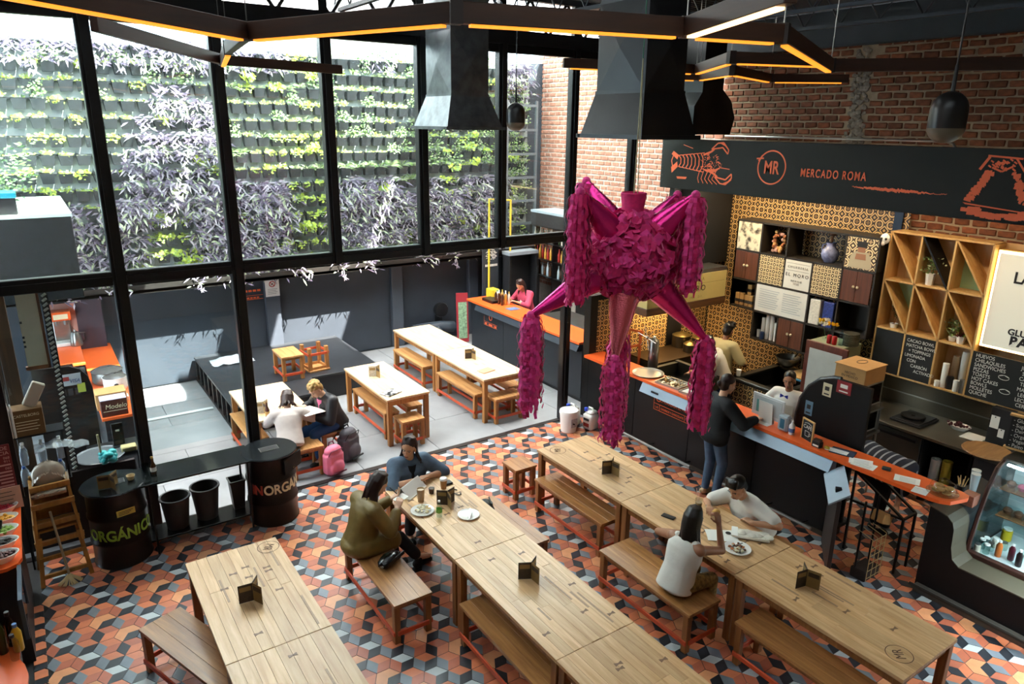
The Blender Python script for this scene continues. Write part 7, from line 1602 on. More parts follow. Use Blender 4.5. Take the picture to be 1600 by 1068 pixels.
    if extras: extras(t, W, dict(H=H, tor=tor, sh=sh, pel=pel, wL=wL, wR=wR, eL=eL, eR=eR, neck=neck))
    return t
denim = mat('denim_shirt', '#55687c', .85, var=.25, vscale=10, bump=.5, bscale=12); olive = mat('olive_coat', '#77622f', .5, var=.15, vscale=6, bump=.7, bscale=9); black_cloth = mat('black_cloth', '#17181b', .85, bump=.15, bscale=30); greycloth = mat('pale_grey_shirt', '#b9b0aa', .9, var=.1, bump=.35, bscale=22); blackjk = mat('black_jacket', '#1c1e22', .5, bump=.3, bscale=20); whitecl = mat('white_cloth_shirt', '#d8d3c9', .9, bump=.6, bscale=12); jeans = mat('blue_jeans', '#4a6078', .85, var=.2, vscale=12, bump=.2, bscale=40); darkj = mat('dark_jeans', '#242733', .85, bump=.2); creamsh = mat('cream_uniform', '#b8a878', .85, bump=.2, bscale=25); pinkcl = mat('pink_cloth', '#b9405a', .85, bump=.2)
hair_dk = mat('hair_dark', '#120e0c', .38, var=.3, vscale=40, stretch=(1, 1, .15)); hair_br = mat('hair_brown', '#2c1913', .42, var=.35, vscale=40); hair_bl = mat('hair_blond', '#a8854a', .5, var=.4, vscale=40)
shoe_b = mat('shoe_black', '#151516', .5); shoe_t = mat('shoe_tan', '#b39a78', .6)
def neckline(mm, nm, w=.05, dz=.12, g=1.):
    def fn(t, W, q):
        to = q['tor']; vox = MB(); n = 7; P = []
        for k in range(n):
            z = .445-dz*1.25*k/(n-1); yy = (.062+.075*min(1, max(0, (.445-z)/.16)))*g+.022; ww = w*(1-k/(n-.4)); P.append([W(to.p(ww*(j-2)/2, yy-.012*abs(j-2)/2, z)) for j in range(5)])
        vox.sheet(P); vox.build(nm, mm, t, smooth=True)
    return fn
# seated woman in denim at the end of the centre row
person('woman in a denim shirt sitting at the table end, arms folded on it', (3.2, 6.86), (-.12, -1), .53, R(20), (3.30, 6.5, .80), (3.12, 6.48, .81), (3.32, 6.62, .07), (3.1, 6.6, .07), 'tan', 1.0, 0, (R(-38), R(-4), 0),
       dict(mat=denim, sleeve=1.15, ease=.02, collar=1), dict(mat=darkj), shoe_b, ('long', hair_br, .16), 1.2, pole_l=(-1, .3, -.5), pole_r=(1, .3, -.5), curl=(.5, .9), fingers=((-.8, -.3, .25), (.9, -.2, .1)), extras=neckline(mat('black_top', '#121214', .8), 'undershirt', .05, .13, 1.2))
person('woman in an olive coat writing on her lap at the bench', (2.30, 6.08), (1, .1), .53, R(15), (2.72, 6.2, .84), (2.68, 5.98, .84), (2.72, 6.2, .07), (2.95, 6.08, .12), 'light', 1.0, 0, (R(-6), R(-28), 0),
       dict(mat=olive, sleeve=1.8, ease=.026, collar=1, skirt=.75, name='coat'), dict(mat=black_cloth), shoe_b, ('long', hair_br, .20), 1.05, curl=(.9, .8), palm=((0, 0, 1), (0, .3, -1)), pole_l=(-.5, -.6, -.7), pole_r=(.5, -.6, -.7))
person('woman in a pale shirt seen from behind, reading on the patio', (2.46, 8.84), (.25, 1), .52, R(32), (2.45, 9.28, .82), (2.76, 9.23, .82), (2.45, 9.25, .07), (2.75, 9.25, .07), 'light', .93, 0, (R(-12), R(-25), 0),
       dict(mat=greycloth, sleeve=1.4, ease=.03), dict(mat=darkj), shoe_b, ('long', hair_br, .10), 1.02, vox=.0075)
def pinktop(t, W, q): neckline(mat('pink_top', '#d46a94', .8), 'undershirt', .06, .22, 1.08)(t, W, q)
person('blond person in a black jacket reading a sheet on the patio', (3.22, 9.2), (-.92, -.22), .53, R(22), (2.86, 9.06, .72), (2.84, 9.34, .78), (2.9, 8.98, .07), (2.9, 9.3, .07), 'light', 1.0, 0, (R(8), R(-28), 0),
       dict(mat=blackjk, sleeve=1.85, ease=.028, collar=1, name='jacket'), dict(mat=mat('bright_jeans', '#274d7d', .85, bump=.2)), shoe_b, ('curly', hair_bl), 1.05, vox=.0075, extras=pinktop, kpole=(0, 1, .3))
floral = mat('floral_skirt', '#8a6a35', .85, var=.7, vscale=26, bump=.2)
person('long-haired woman in a white top seen from behind at the bench', (4.52, 3.86), (1, .06), .53, R(17), (4.86, 4.12, .80), (4.93, 3.76, 1.05), (4.86, 4.0, .07), (4.86, 3.72, .07), 'brown', .97, 0, (R(6), R(-8), 0),
       dict(mat=whitecl, sleeve=0, ease=.022, name='tank_top'), dict(mat=floral, len=.7, name='skirt'), shoe_b, ('long', hair_dk, .40), 1.0, pole_l=(-1, .2, -.4), pole_r=(.6, .5, -1.2), curl=(.6, 1.2), fingers=(None, (0, .3, 1)))
def shades(t, W, q):
    to = q['tor']
    for k in (-1, 1): MB().ball(W(to.p(.0, .135, .27+.022*k)), .02, .012, .022, 10, 6).build('sunglasses_lens', black_pl, t, smooth=True)
    w_ = q['wR']; MB().at(W(w_)).lathe([(.034, -.012), (.036, 0), (.034, .012)], 14).build('watch', steel, t)
person('man in a white tee leaning over the table', (5.99, 4.08), (-1, .12), .53, R(34), (5.58, 3.86, .80), (5.42, 4.28, .83), (5.78, 3.9, .07), (5.78, 4.25, .07), 'tan', 1.03, 0, (R(10), R(-14), 0),
       dict(mat=whitecl, sleeve=.75, ease=.022), dict(mat=darkj), shoe_b, ('short', hair_dk), 1.1, pole_l=(-1, -.1, -.2), pole_r=(1, .1, -.5), curl=(.6, .8), fingers=((.2, .9, 0), None), extras=shades)
person('customer in a black jacket standing at the counter, back turned', (6.80, 5.4), (.97, -.24), .92, R(7), (6.97, 5.7, 1.0), (7.12, 5.06, 1.14), (6.84, 5.5, .07), (6.80, 5.3, .09), 'light', 1.02, 0, (R(-10), R(-10), 0),
       dict(mat=black_cloth, sleeve=1.9, ease=.03, name='jacket', skirt=.12), dict(mat=jeans, slim=1, len=.96), shoe_t, ('tied', hair_br), 1.0, kpole=(0, 1, .1))
def bowtie(t, W, q):
    to = q['tor']; bl = mat('blue_bow', '#2330a0', .5)
    for k in (-1, 1): MB().add([W(to.p(0, .125, .41)), W(to.p(k*.05, .13, .435)), W(to.p(k*.05, .13, .385)), W(to.p(0, .14, .41)), W(to.p(k*.05, .145, .435)), W(to.p(k*.05, .145, .385))], [(0, 1, 2), (3, 5, 4), (1, 4, 5, 2)]).build('bow_tie', bl, t)
    ap = MB(); ap.sheet([[W(to.p(-.13+.065*j, .132+.012*(2-abs(j-2)), .30-.1*i)) for j in range(5)] for i in range(4)], .006); ap.build('apron', mat('apron_white', '#cfc7b6', .85, bump=.2), t, smooth=True)
person('server with a blue bow tie standing behind the orange ledge', (7.98, 5.2), (-.95, -.2), .88, R(6), (7.75, 4.98, 1.0), (7.72, 5.42, .98), (7.98, 5.1, .07), (7.98, 5.3, .07), 'brown', .95, 0, (R(12), R(-6), 0),
       dict(mat=whitecl, sleeve=.85, ease=.02, collar=1), dict(mat=black_cloth), shoe_b, ('tied', hair_dk), 1.0, vox=.0075, kpole=(0, 1, .1), extras=bowtie)
person('bareheaded cook in a cream uniform facing the tiled wall', (8.8, 7.02), (.95, .15), .92, R(8), (9.1, 7.25, 1.0), (9.12, 6.82, 1.0), (8.8, 7.12, .07), (8.8, 6.92, .07), 'brown', 1.0, 0, (0, R(-15), 0),
       dict(mat=creamsh, sleeve=.9, ease=.03, collar=1), dict(mat=black_cloth), shoe_b, ('short', hair_dk), 1.0, vox=.009, kpole=(0, 1, .1))
person('cook in a white cap bending over the fryer', (8.52, 6.72), (-.55, .85), .88, R(22), (8.12, 7.0, .98), (8.38, 7.15, .95), (8.45, 6.66, .07), (8.6, 6.76, .07), 'brown', .98, 0, (0, R(-20), 0),
       dict(mat=whitecl, sleeve=.9, ease=.03, collar=1), dict(mat=mat('navy_apron', '#1d3f7a', .8)), shoe_b, ('cap', hair_dk), 1.05, vox=.009, kpole=(0, 1, .1))
person('bartender in a red and white top behind the patio bar', (8.4, 11.78), (-.95, -.15), .9, R(14), (8.02, 11.62, 1.15), (8.05, 11.92, 1.14), (8.4, 11.7, .07), (8.4, 11.88, .07), 'tan', .96, 0, (0, R(-28), 0),
       dict(mat=pinkcl, sleeve=1.5, ease=.02), dict(mat=black_cloth), shoe_b, ('long', hair_br, .26), 1.0, vox=.009, kpole=(0, 1, .1), extras=lambda t, W, q: MB().ball(W(q['tor'].p(0, .045, .24)), .10, .10, .15, 12, 8).build('white_vest', whitecl, t, smooth=True))
def stripes():
    m, t, b = nt('striped_shirt'); N, L = t.nodes, t.links; tc = N.new('ShaderNodeTexCoord'); sp = N.new('ShaderNodeSeparateXYZ'); L.new(tc.outputs['Object'], sp.inputs[0])
    a = N.new('ShaderNodeMath'); a.operation = 'MULTIPLY'; a.inputs[1].default_value = 13.; L.new(sp.outputs[1], a.inputs[0]); f = N.new('ShaderNodeMath'); f.operation = 'FRACT'; L.new(a.outputs[0], f.inputs[0]); c = N.new('ShaderNodeMath'); c.operation = 'GREATER_THAN'; c.inputs[1].default_value = .74; L.new(f.outputs[0], c.inputs[0])
    mx = N.new('ShaderNodeMix'); mx.data_type = 'RGBA'; mx.inputs[6].default_value = lin('#1b2234'); mx.inputs[7].default_value = lin('#9aa0ac'); L.new(c.outputs[0], mx.inputs[0]); L.new(mx.outputs[2], b.inputs['Base Color']); b.inputs['Roughness'].default_value = .85; return m
person('person in a navy striped shirt bent down behind the ledge', (7.98, 4.06), (-.08, -1), .82, R(92), (7.72, 3.5, .5), (8.1, 3.4, .48), (7.86, 3.78, .07), (8.05, 3.86, .07), 'tan', 1.05, 0, (0, R(-70), 0),
       dict(mat=stripes(), sleeve=.8, ease=.035), dict(mat=black_cloth), shoe_b, ('short', hair_dk), 1.15, kpole=(0, 1, .1), vox=.0075)
# ------------------------------------------------------------------ things on the tables
menu_card(1.09, 5.41, .752, .6, 'dark menu card on the table nearest the barrels')
menu_card(3.22, 4.38, .752, .2, 'dark menu card on the middle table of the centre row')
menu_card(5.19, 2.98, .752, .5, 'dark menu card on the table nearest the pastry case')
menu_card(5.16, 5.5, .752, .3, 'kraft menu card on the table below the pinata', cardm, card_dark)
menu_card(3.22, 5.9, .752, .0, 'dark menu card between the cups and the plates')
menu_card(4.22, 10.02, .752, .3, 'pale menu card on the magazine table', card_pale, card_pale)
menu_card(5.97, 10.0, .752, .3, 'brown menu card on the leaflet table', card_pale, card_dark)
menu_card(2.3, 9.45, .752, .4, 'pale menu card on the readers table', card_pale, card_pale)
def plate(x, y, z, r_, label, food, seed=0):
    t = thing('plate', label, 'plate', (x, y, z), 0, 'plates'); MB().lathe([(r_*.6, 0), (r_, .014), (r_*.97, .018), (r_*.62, .006), (.01, .005)], 28).build('dish', white_cer, t, smooth=True)
    rr = random.Random(seed)
    if food:
        mb = MB()
        for k in range(26): a, q = rr.uniform(0, 2*PI), rr.random()**.6*r_*.6; mb.ball((q*math.cos(a), q*math.sin(a), .018+rr.uniform(0, .014)), rr.uniform(.01, .024), rr.uniform(.01, .02), .01, 7, 5, mi=rr.randrange(len(food)))
        o = mb.build('food', food, t, smooth=True); o['kind'] = 'stuff'
    MB().box(-.09, .07, -.006, .006, .02, .024).build('fork', steel, t, (.02, .02, .004), (0, -.06, rr.uniform(-1, 1))); MB().box(-.08, .08, -.007, .007, .02, .023).build('knife', steel, t, (.0, -.03, .004), (0, -.06, rr.uniform(-1, 1))); return t
tort = mat('tortilla', '#cdb07a', .8, var=.2, vscale=30); egg = mat('pale_food', '#d9cfae', .7); sauce = mat('red_sauce', '#b06a3a', .6, var=.4, vscale=30); greens = mat('dark_sauce', '#5a3a22', .5)
plate(2.94, 5.93, .752, .125, 'white plate of half eaten food before the woman in olive', [tort, egg, egg], 1)
plate(3.3, 5.6, .752, .115, 'emptied white plate with crossed cutlery', None, 2)
plate(5.14, 3.68, .756, .13, 'white plate of enchiladas before the couple', [sauce, egg, sauce, greens], 3)
def cup(nm, lb, x, y, z, prof, m, lid=None):
    t = thing(nm, lb, 'cup', (x, y, z)); MB().lathe(prof, 20).build('cup', m, t, smooth=50)
    if lid: MB().lathe(lid[0], 20).build('lid', lid[1], t, smooth=50)
    return t
latte = mat('latte_glass', '#a98a66', .2, coat=.5); espresso = mat('espresso', '#3a2114', .2)
cup('latte_glass', 'tall glass of milky coffee beside the open notebook', 3.02, 6.12, .752, [(.032, 0), (.042, .13), (.043, .15), (.038, .15), (.034, .12)], latte, ([(.037, .135), (.01, .137)], mat('foam', '#d8c3a3', .7)))
cup('espresso_glass', 'small glass of dark coffee by the paper cup', 3.2, 6.22, .752, [(.028, 0), (.034, .06), (.031, .06)], espresso, ([(.03, .055), (.005, .056)], MATS['foam']))
cup('paper_cup', 'brown paper coffee cup with white lid', 3.36, 6.24, .752, [(.03, 0), (.041, .11), (.04, .11)], mat('kraft_sleeve', '#a87c50', .8), ([(.043, .105), (.043, .118), (.036, .128), (.03, .128)], white_pl))
wb = thing('water_bottle', 'small clear water bottle with green label on the womens table', 'bottle', (3.04, 5.75, .752)); MB().lathe([(.03, 0), (.032, .015), (.03, .11), (.012, .15), (.012, .165)], 14).build('body', glass('pet_bottle', (.85, .93, .9)), wb, smooth=True); MB().lathe([(.0315, .05), (.031, .09)], 14, cap=False).build('label', mat('label_green', '#6fae4a', .5), wb); MB().lathe([(.013, .165), (.013, .18)], 10).build('cap', white_pl, wb)
nb = thing('open_notebook', 'large open white notebook propped on the table corner', 'notebook', (3.02, 6.38, .752), .55); MB().box(-.17, .17, -.11, .11, 0, .012, c=.002).build('pages', paper, nb); MB().add([(-.17, .11, .012), (.17, .11, .012), (.17, .0, .11), (-.17, .0, .11), (-.17, .115, .012), (.17, .115, .012), (.17, .005, .112), (-.17, .005, .112)], [(0, 1, 2, 3), (7, 6, 5, 4), (0, 4, 5, 1), (3, 2, 6, 7)]).add([(-.17, -.1, .012), (.17, -.1, .012), (.17, .0, .11), (-.17, .0, .11)], [(0, 1, 2, 3)]).build('raised_cover', mat('cover_white', '#dcd9d3', .6), nb)
tag(MB().box(-.07, .07, -.05, .05, 0, .008, c=.002).build('note_pad', paper, None, (2.78, 6.1, .87), (.1, -.15, .3)), 'white note pad held by the woman in olive', 'note pad')
tag(MB().cyl((2.78, 6.16, .88), (2.72, 6.24, .95), .005, n=6).build('pen', black_pl), 'black pen in the hand of the woman in olive', 'pen')
ph_ = tag(MB().tube([(3.43+.03*math.cos(k*.8), 6.12+.05*math.sin(k*.8)-.01*k, .758) for k in range(9)], .006, 6).build('earphones', black_pl), 'tangled black earphones beside the paper cup', 'earphones')
tag(MB().box(3.38, 3.5, 6.27, 6.36, .752, .775, c=.008).build('glasses_case', black_pl), 'black glasses case at the table edge', 'case')
hb_ = thing('handbag', 'black leather clutch bag on the bench', 'bag', (2.46, 5.72, .43), .5); voxmb = MB(); voxmb.ball((0, 0, .05), .15, .08, .055, 16, 8); voxmb.box(-.13, .13, -.06, .06, .0, .08, c=.02); voxmb.build('body', mat('black_leather', '#121214', .25, coat=.3, bump=.3, bscale=20), hb_, smooth=True); MB().box(-.14, .14, -.085, -.07, .05, .09, c=.004).build('flap', MATS['black_leather'], hb_); MB().ball((-.15, -.03, .05), .012, nu=6, nv=4).build('clasp', steel, hb_)
def backpack(x, y, z, rz, m, m2, label, s=1.):
    t = thing('backpack', label, 'backpack', (x, y, z), rz, 'backpacks'); mb = MB(); mb.box(-.15*s, .15*s, -.1*s, .1*s, .0, .36*s, c=.05*s); mb.ball((0, 0, .36*s), .14*s, .095*s, .09*s, 14, 8); mb.ball((0, -.1*s, .13*s), .12*s, .05*s, .11*s, 12, 8); voxel(mb, 'body', m, .009, t, 6)
    MB().box(-.11*s, .11*s, -.155*s, -.14*s, .06*s, .08*s).build('pocket_zip', m2, t); MB().tube([(-.13*s, -.05*s, .3*s), (-.1*s, -.1*s, .40*s), (.1*s, -.1*s, .40*s), (.13*s, -.05*s, .3*s)], .006, 6).build('main_zip', m2, t); MB().tube([(-.05*s, .03, .44*s), (-.03*s, .03, .49*s), (.03*s, .03, .49*s), (.05*s, .03, .44*s)], .01, 6).build('grab_loop', m2, t)
    for k in (-1, 1): MB().tube([(k*.08*s, .09*s, .4*s), (k*.1*s, .17*s, .28*s), (k*.1*s, .15*s, .1*s), (k*.09*s, .09*s, .02*s)], .016, 6, flat=.4).build('strap', m2, t)
    return t
backpack(2.96, 8.64, 0, .3, mat('pink_nylon', '#d9708c', .6, var=.15, bump=.2), mat('pink_dark', '#6a2f45', .6), 'pink backpack on the patio floor beside the short bench', .95); backpack(3.3, 8.95, 0, .5, mat('grey_nylon', '#4d4a52', .6, var=.2, bump=.2), black_pl, 'dark grey backpack standing on the patio floor', 1.08)
backpack(3.86, 6.0, .46, 1.4, mat('dark_nylon', '#232a26', .6, var=.3, bump=.3), black_pl, 'dark green backpack lying on the bench', .7).rotation_euler = (-1.45, 0, 1.2)
# couple's table
tag(MB().box(-.035, .035, -.07, .07, 0, .009, c=.003).build('phone', black_satin, None, (5.02, 4.46, .752), (0, 0, .3)), 'black phone beside the long-haired woman', 'phone')
mn = tag(MB().sheet([[(-.1+.05*i, -.15+.075*j, .006+.012*math.sin(i*.8)*(j/4)) for j in range(5)] for i in range(5)], .003).build('menu_sheet', paper, None, (5.2, 3.92, .754), (0, 0, .9), smooth=True), 'white printed menu leaflet before the couple', 'leaflet'); MB().lathe([(.028, .0), (.026, .002)], 18).build('printed_spot', MATS['print_black'], mn, (.03, -.07, .016)); MB().lathe([(.02, .0), (.018, .002)], 18).build('printed_spot', MATS['print_black'], mn, (-.05, .03, .016))
pb_ = thing('paper_bag', 'crumpled white paper bag lying beside the enchiladas', 'bag', (5.44, 3.74, .754), -.9); voxmb = MB(); voxmb.box(-.2, .16, -.08, .08, 0, .03, c=.012); [voxmb.ball((.05*k-.1, .03*math.sin(k*2), .028), .05, .05, .02, 8, 5) for k in range(6)]; voxmb.build('bag', mat('bag_white', '#d9d2c2', .8, bump=.5, bscale=20), pb_, smooth=True); MB().box(-.2, -.14, -.085, .085, .03, .034).build('fold', paper, pb_)
dr = thing('iced_drink', 'clear cup of iced drink with two straws', 'cup', (5.4, 4.4, .752)); MB().lathe([(.03, 0), (.04, .12), (.038, .12)], 18).build('cup', glass('plastic_cup', (.85, .85, .82)), dr, smooth=True); MB().lathe([(.028, .006), (.035, .085), (.005, .086)], 16).build('drink', mat('iced_drink', '#b9a78c', .2), dr, smooth=True)
for k in (-1, 1): MB().cyl((0, 0, .01), (.02*k, .03, .24), .003, n=6).build('straw', mat('straw_pink', '#e0b9a8', .5), dr)
bg = tag(MB().ball((0, 0, .03), .045, .035, .03, 12, 8).build('sandwich', mat('toast', '#c99a4a', .7, var=.3, vscale=30), None, (5.0, 3.86, 1.08), smooth=True), 'toasted sandwich held by the long-haired woman', 'sandwich')
# patio tables
tag(MB().box(-.14, .14, -.1, .1, 0, .018, c=.003).build('magazine', photo_mat('magazine_print', '#1d1d1d', '#c9c9c9', 14), None, (4.1, 9.22, .752), (0, 0, .4)), 'black and white magazine on the patio table', 'magazine')
tag(MB().box(-.15, .15, -.1, .1, 0, .004).build('leaflet', mat('leaflet_cream', '#d8cfc0', .7), None, (5.76, 9.48, .752), (0, 0, .5)), 'cream leaflet on the patio leaflet table', 'leaflet'); tag(MB().box(-.13, .13, -.09, .09, 0, .006).build('leaflet', mat('leaflet_salmon', '#c98f72', .7), None, (5.84, 9.33, .757), (0, 0, .2)), 'salmon leaflet lying over the cream one', 'leaflet')
bb = thing('beer_bottle', 'brown beer bottle on the readers table', 'bottle', (2.3, 9.25, .752)); MB().lathe([(.03, 0), (.031, .12), (.013, .17), (.012, .22)], 14).build('body', mat('beer_glass', '#4a1f0e', .15), bb, smooth=True); MB().lathe([(.0315, .04), (.0315, .1)], 14, cap=False).build('label', mat('label_gold', '#b98f4a', .5), bb)
tag(MB().sheet([[(-.16+.08*i, -.22+.11*j, .0+.02*math.sin(j*.7+i*.3)) for j in range(5)] for i in range(5)], .002).build('newspaper', paper, None, (2.8, 9.12, .80), (.0, .12, .25), smooth=True), 'large white sheet held open by the two readers', 'newspaper')
# ------------------------------------------------------------------ things on the orange ledge
LZ = 1.101
tag(MB().lathe([(.20, 0), (.235, .02), (.228, .022), (.19, .008), (.01, .008)], 32).build('round_pan', mat('alu_pan', '#b5aea2', .3, .8, var=.1), None, (7.28, 7.1, LZ)), 'large round aluminium pan on the ledge end', 'pan')
def tray(x, y, label, food):
    t = thing('baking_tray', label, 'tray', (x, y, LZ), .1, 'trays on the ledge'); MB().box(-.15, .15, -.2, .2, 0, .006).box(-.16, -.15, -.21, .21, 0, .03).box(.15, .16, -.21, .21, 0, .03).box(-.15, .15, -.21, -.2, 0, .03).box(-.15, .15, .2, .21, 0, .03).build('pan', steel, t)
    if food:
        rr = random.Random(3); mb = MB()
        for k in range(30): x_, y_ = rr.uniform(-.12, .12), rr.uniform(-.17, .17); mb.tube([(x_, y_, .02), (x_+rr.uniform(-.06, .06), y_+rr.uniform(-.06, .06), .035)], .011, 6, mi=k % 2)
        o = mb.build('churros', [mat('churro', '#a37a42', .8, var=.3), mat('sugar_paper', '#cfc3a6', .9)], t); o['kind'] = 'stuff'; MB().tube([(-.1, 0, .05), (.05, .02, .06), (.12, -.02, .04)], .006, 6).build('tongs', dark_steel, t)
    else: MB().box(-.14, .14, -.19, .19, .006, .02, c=.004).build('sugar', mat('sugar_white', '#e3dfd6', .9, bump=.4, bscale=60), t)
    return t
tray(7.27, 6.58, 'steel tray of churros with tongs on the ledge', True); tray(7.27, 6.12, 'steel tray of white sugar on the ledge', False)
im = thing('till_screen', 'white till screen with paper clipped to its back', 'screen', (7.27, 5.0, LZ), .0); MB().box(-.02, .0, -.23, .23, .05, .34, c=.008).build('screen', mat('imac_white', '#d5d5d3', .35), im); MB().box(-.024, -.02, -.2, .2, .1, .31).build('back_shell', mat('shell_grey', '#b9bdbd', .4), im); MB().add([(.0, -.1, .0), (.0, .1, .0), (.0, .1, .07), (.0, -.1, .07), (-.13, -.1, .0), (-.13, .1, .0)], [(0, 1, 2, 3), (4, 5, 1, 0)]).build('stand', MATS['imac_white'], im)
pp_ = MB().box(-.035, -.03, -.1, .1, .0, .28).build('clipped_paper', paper, im, None, (0, -.12, 0)); MB().box(-.026, -.0245, .08, .16, .1, .26).build('teal_sticker', mat('teal_sticker', '#5f9a92', .5), im)
sb = thing('soap_bottle', 'white sanitiser bottle with pump on the ledge', 'bottle', (7.2, 4.6, LZ)); MB().lathe([(.034, 0), (.036, .11), (.015, .14), (.012, .17)], 14).build('body', white_pl, sb, smooth=True); MB().tube([(0, 0, .17), (0, 0, .19), (-.04, 0, .19)], .007, 6).build('pump', white_pl, sb); MB().lathe([(.0365, .03), (.0365, .08)], 14, cap=False).build('label', mat('label_blue', '#4a6fa5', .5), sb)
gb = thing('gift_pouch', 'clear pouch with blue print beside the sanitiser', 'bag', (7.22, 4.72, LZ)); MB().box(-.05, .05, -.07, .07, 0, .2, c=.02).build('pouch', mat('frosted', '#aab5bb', .3, alpha=.8), gb); MB().box(-.053, -.05, -.03, .03, .04, .16).build('print', mat('print_teal', '#25637a', .5), gb)
cc = thing('cafe_board', 'small framed chalkboard with cup drawing on the ledge', 'chalkboard', (7.2, 4.4, LZ), -.3); MB().box(0, .012, -.09, .09, .0, .24, c=.002).build('board', chalk, cc); MB().box(-.004, .014, -.1, -.085, 0, .25).box(-.004, .014, .085, .1, 0, .25).box(-.004, .014, -.1, .1, .24, .255).build('frame', ply, cc); text('chalk_writing', 'CAFÉ', .062, chalk_w, (-.001, 0, .16), FACE_MX, cc, .0006)
MB().tube([(-.001, .035, .11), (-.001, .03, .05), (-.001, -.03, .05), (-.001, -.035, .11), (-.001, .035, .11)], .003, 4).tube([(-.001, -.035, .095), (-.001, -.055, .09), (-.001, -.05, .065), (-.001, -.033, .065)], .003, 4).tube([(-.001, .06, .2), (-.001, .0, .215), (-.001, -.06, .2)], .002, 4).build('cup_doodle', chalk_w, cc)
nk = thing('card_holder', 'small black card holder box on the ledge', 'box', (7.14, 4.22, LZ)); MB().box(-.03, .04, -.05, .05, 0, .07, c=.003).build('box', black_pl, nk); MB().box(-.032, -.03, -.035, .035, .015, .035).build('print_line', paper, nk); MB().box(-.02, .03, -.04, .04, .07, .095).build('cards', mat('card_brown', '#3a2a20', .6), nk); tag(MB().ball((0, 0, .02), .03, .035, .02, 8, 6).build('yellow_ribbon', mat('ribbon_yellow', '#c9a83a', .6), None, (7.18, 4.12, LZ)), 'yellow ribbon bow beside the card holder', 'ribbon')
tag(MB().box(-.09, .09, -.13, .13, 0, .008, c=.002).build('clipboard', mat('navy_board', '#26344a', .5), None, (7.26, 3.97, LZ), (0, 0, .3)), 'navy clipboard on the ledge', 'clipboard')
for k, (x, y, a, lb) in enumerate(((7.22, 4.02, .25, 'white slip lying on the navy clipboard'), (7.2, 3.72, .5, 'upper printed sheet of the paper pile on the ledge'), (7.16, 3.66, .2, 'lower printed sheet of the paper pile on the ledge'), (7.22, 3.22, .4, 'single printed sheet near the phone on the ledge'), (7.1, 3.02, .2, 'photo card beside the cookie dome'))):
    sh_ = tag(MB().box(-.08 if k else -.05, .08 if k else .05, -.12 if k < 4 else -.07, .12 if k < 4 else .07, 0, .0015).build('paper_sheet', paper, None, (x, y, LZ+(.009 if k == 0 else .003 if k == 1 else .001)), (0, 0, a)), lb, 'paper', 'papers on the ledge')
    for q in range(4): MB().box(-.06+.03*q, -.055+.03*q, -.08, .07, .0015, .0018).build('print_line', MATS['grey_print'], sh_)
tag(MB().box(-.04, .04, -.045, .045, 0, .02, c=.008).build('phone', mat('dark_teal', '#20343a', .4), None, (7.27, 3.47, LZ), (0, 0, .4)), 'small dark device among the papers on the ledge', 'phone')
cd_ = thing('cookie_dome', 'glass dome of cookies on a plate at the ledge end', 'cake dome', (7.25, 2.88, LZ)); MB().lathe([(.13, 0), (.15, .012), (.145, .014), (.01, .008)], 26).build('plate', glass('dome_plate', (.85, .88, .85)), cd_, smooth=True); MB().lathe([(.12, .012), (.125, .05), (.11, .10), (.06, .135), (.01, .145)], 26, cap=False).build('dome', glass('dome_glass', (.93, .93, .9)), cd_, smooth=True); MB().ball((0, 0, .155), .015, nu=10, nv=6).build('knob', glass('dome_plate'), cd_)
for k in range(6): a = k*1.05; MB().lathe([(.02, 0), (.042, .006), (.04, .02), (.01, .026)], 14).build('cookie', mat('cookie', '#a8824a', .8, var=.3, vscale=30), cd_, (.06*math.cos(a), .06*math.sin(a), .016+.03*(k % 2)), smooth=True)
sp = thing('stirrer_pot', 'cup of wooden stirrers at the ledge end', 'cup', (7.62, 2.86, .985)); MB().lathe([(.035, 0), (.045, .1), (.04, .1)], 16).build('cup', black_pl, sp, smooth=True)
for k in range(14): a = k*.9; MB().cyl((.01*math.cos(a), .01*math.sin(a), .03), (.05*math.cos(a), .05*math.sin(a), .19), .004, n=4).build('stirrer', wood('stirrer', '#b9935a', '#d6b37c', .6, 2), sp)
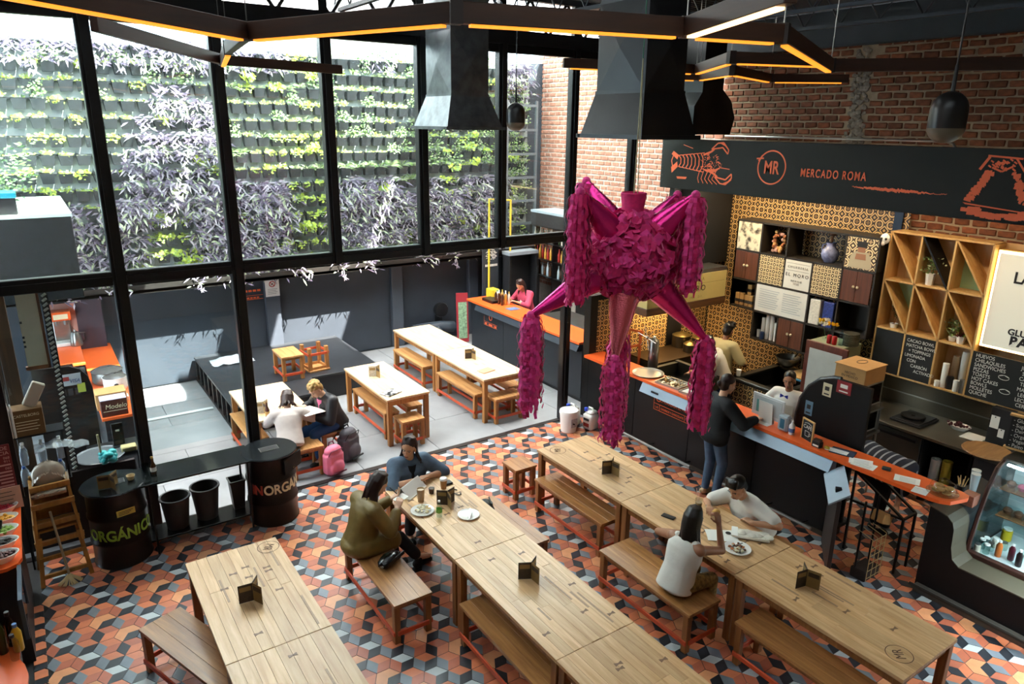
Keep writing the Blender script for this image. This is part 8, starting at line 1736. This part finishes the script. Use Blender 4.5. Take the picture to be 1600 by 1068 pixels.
for k, (x, y) in enumerate(((7.85, 2.84), (7.75, 2.8))): cup('plastic_cup_stack', ['far', 'near'][k] + ' stack of clear cups beside the pastry case', x, y, .985, [(.03, 0), (.045, .22), (.04, .22)], mat('cup_clear', '#c3c8ca', .2, alpha=.6))
rp = thing('parcel_box', 'pink brown patterned carton beside the stirrers', 'box', (7.5, 2.72, .97)); MB().box(-.06, .08, -.06, .06, 0, .12, c=.004).build('body', mat('pattern_carton', '#8a5a48', .7, var=.3, vscale=30), rp)
# ------------------------------------------------------------------ bucket and jerrycans by the post
bk_ = thing('paint_bucket', 'white plastic bucket with printed label by the window post', 'bucket', (6.58, 8.05, 0)); MB().lathe([(.12, 0), (.145, .3), (.152, .3), (.152, .33), (.146, .35), (.135, .35), (.13, .31)], 28).build('body', white_pl, bk_, smooth=40); MB().lathe([(.136, .345), (.01, .343)], 24).build('lid', mat('lid_blueish', '#cfd8de', .4), bk_)
MB().box(-.06, .06, -.142, -.138, .1, .24).build('label', mat('label_grey', '#b4b6bd', .6, var=.3, vscale=30), bk_); MB().box(-.05, .0, -.145, -.141, .15, .17).build('print_line', black_pl, bk_, None, (0, .3, -.3))
for k, (x, y, lb) in enumerate(((6.78, 8.2, 'white jerrycan with blue cap behind the bucket'), (6.92, 7.92, 'white jerrycan with blue cap and red label beside the bucket'))):
    j = thing('jerrycan', lb, 'jerrycan', (x, y, 0), .1, 'white jerrycans'); MB().box(-.1, .1, -.1, .1, 0, .26, c=.03).box(-.07, .09, -.08, .08, .25, .31, c=.03).build('body', mat('hdpe', '#dcdcd6', .4, sub=.1), j, smooth=60); MB().tube([(.0, .05, .3), (.0, .04, .35), (.0, -.03, .35), (.0, -.06, .3)], .016, 8).build('handle', MATS['hdpe'], j, smooth=True); MB().lathe([(.03, .3), (.03, .345), (.02, .35)], 14, (-.05, .06, 0)).build('cap', mat('cap_cobalt', '#2546c0', .4), j)
    MB().box(-.103, -.1, -.06, .06, .06, .12).build('label', mat('label_red', '#9a2a26', .5), j); MB().box(-.103, -.1, -.06, .06, .16, .2).build('label', black_pl, j)
finish()
bpy.context.view_layer.update()
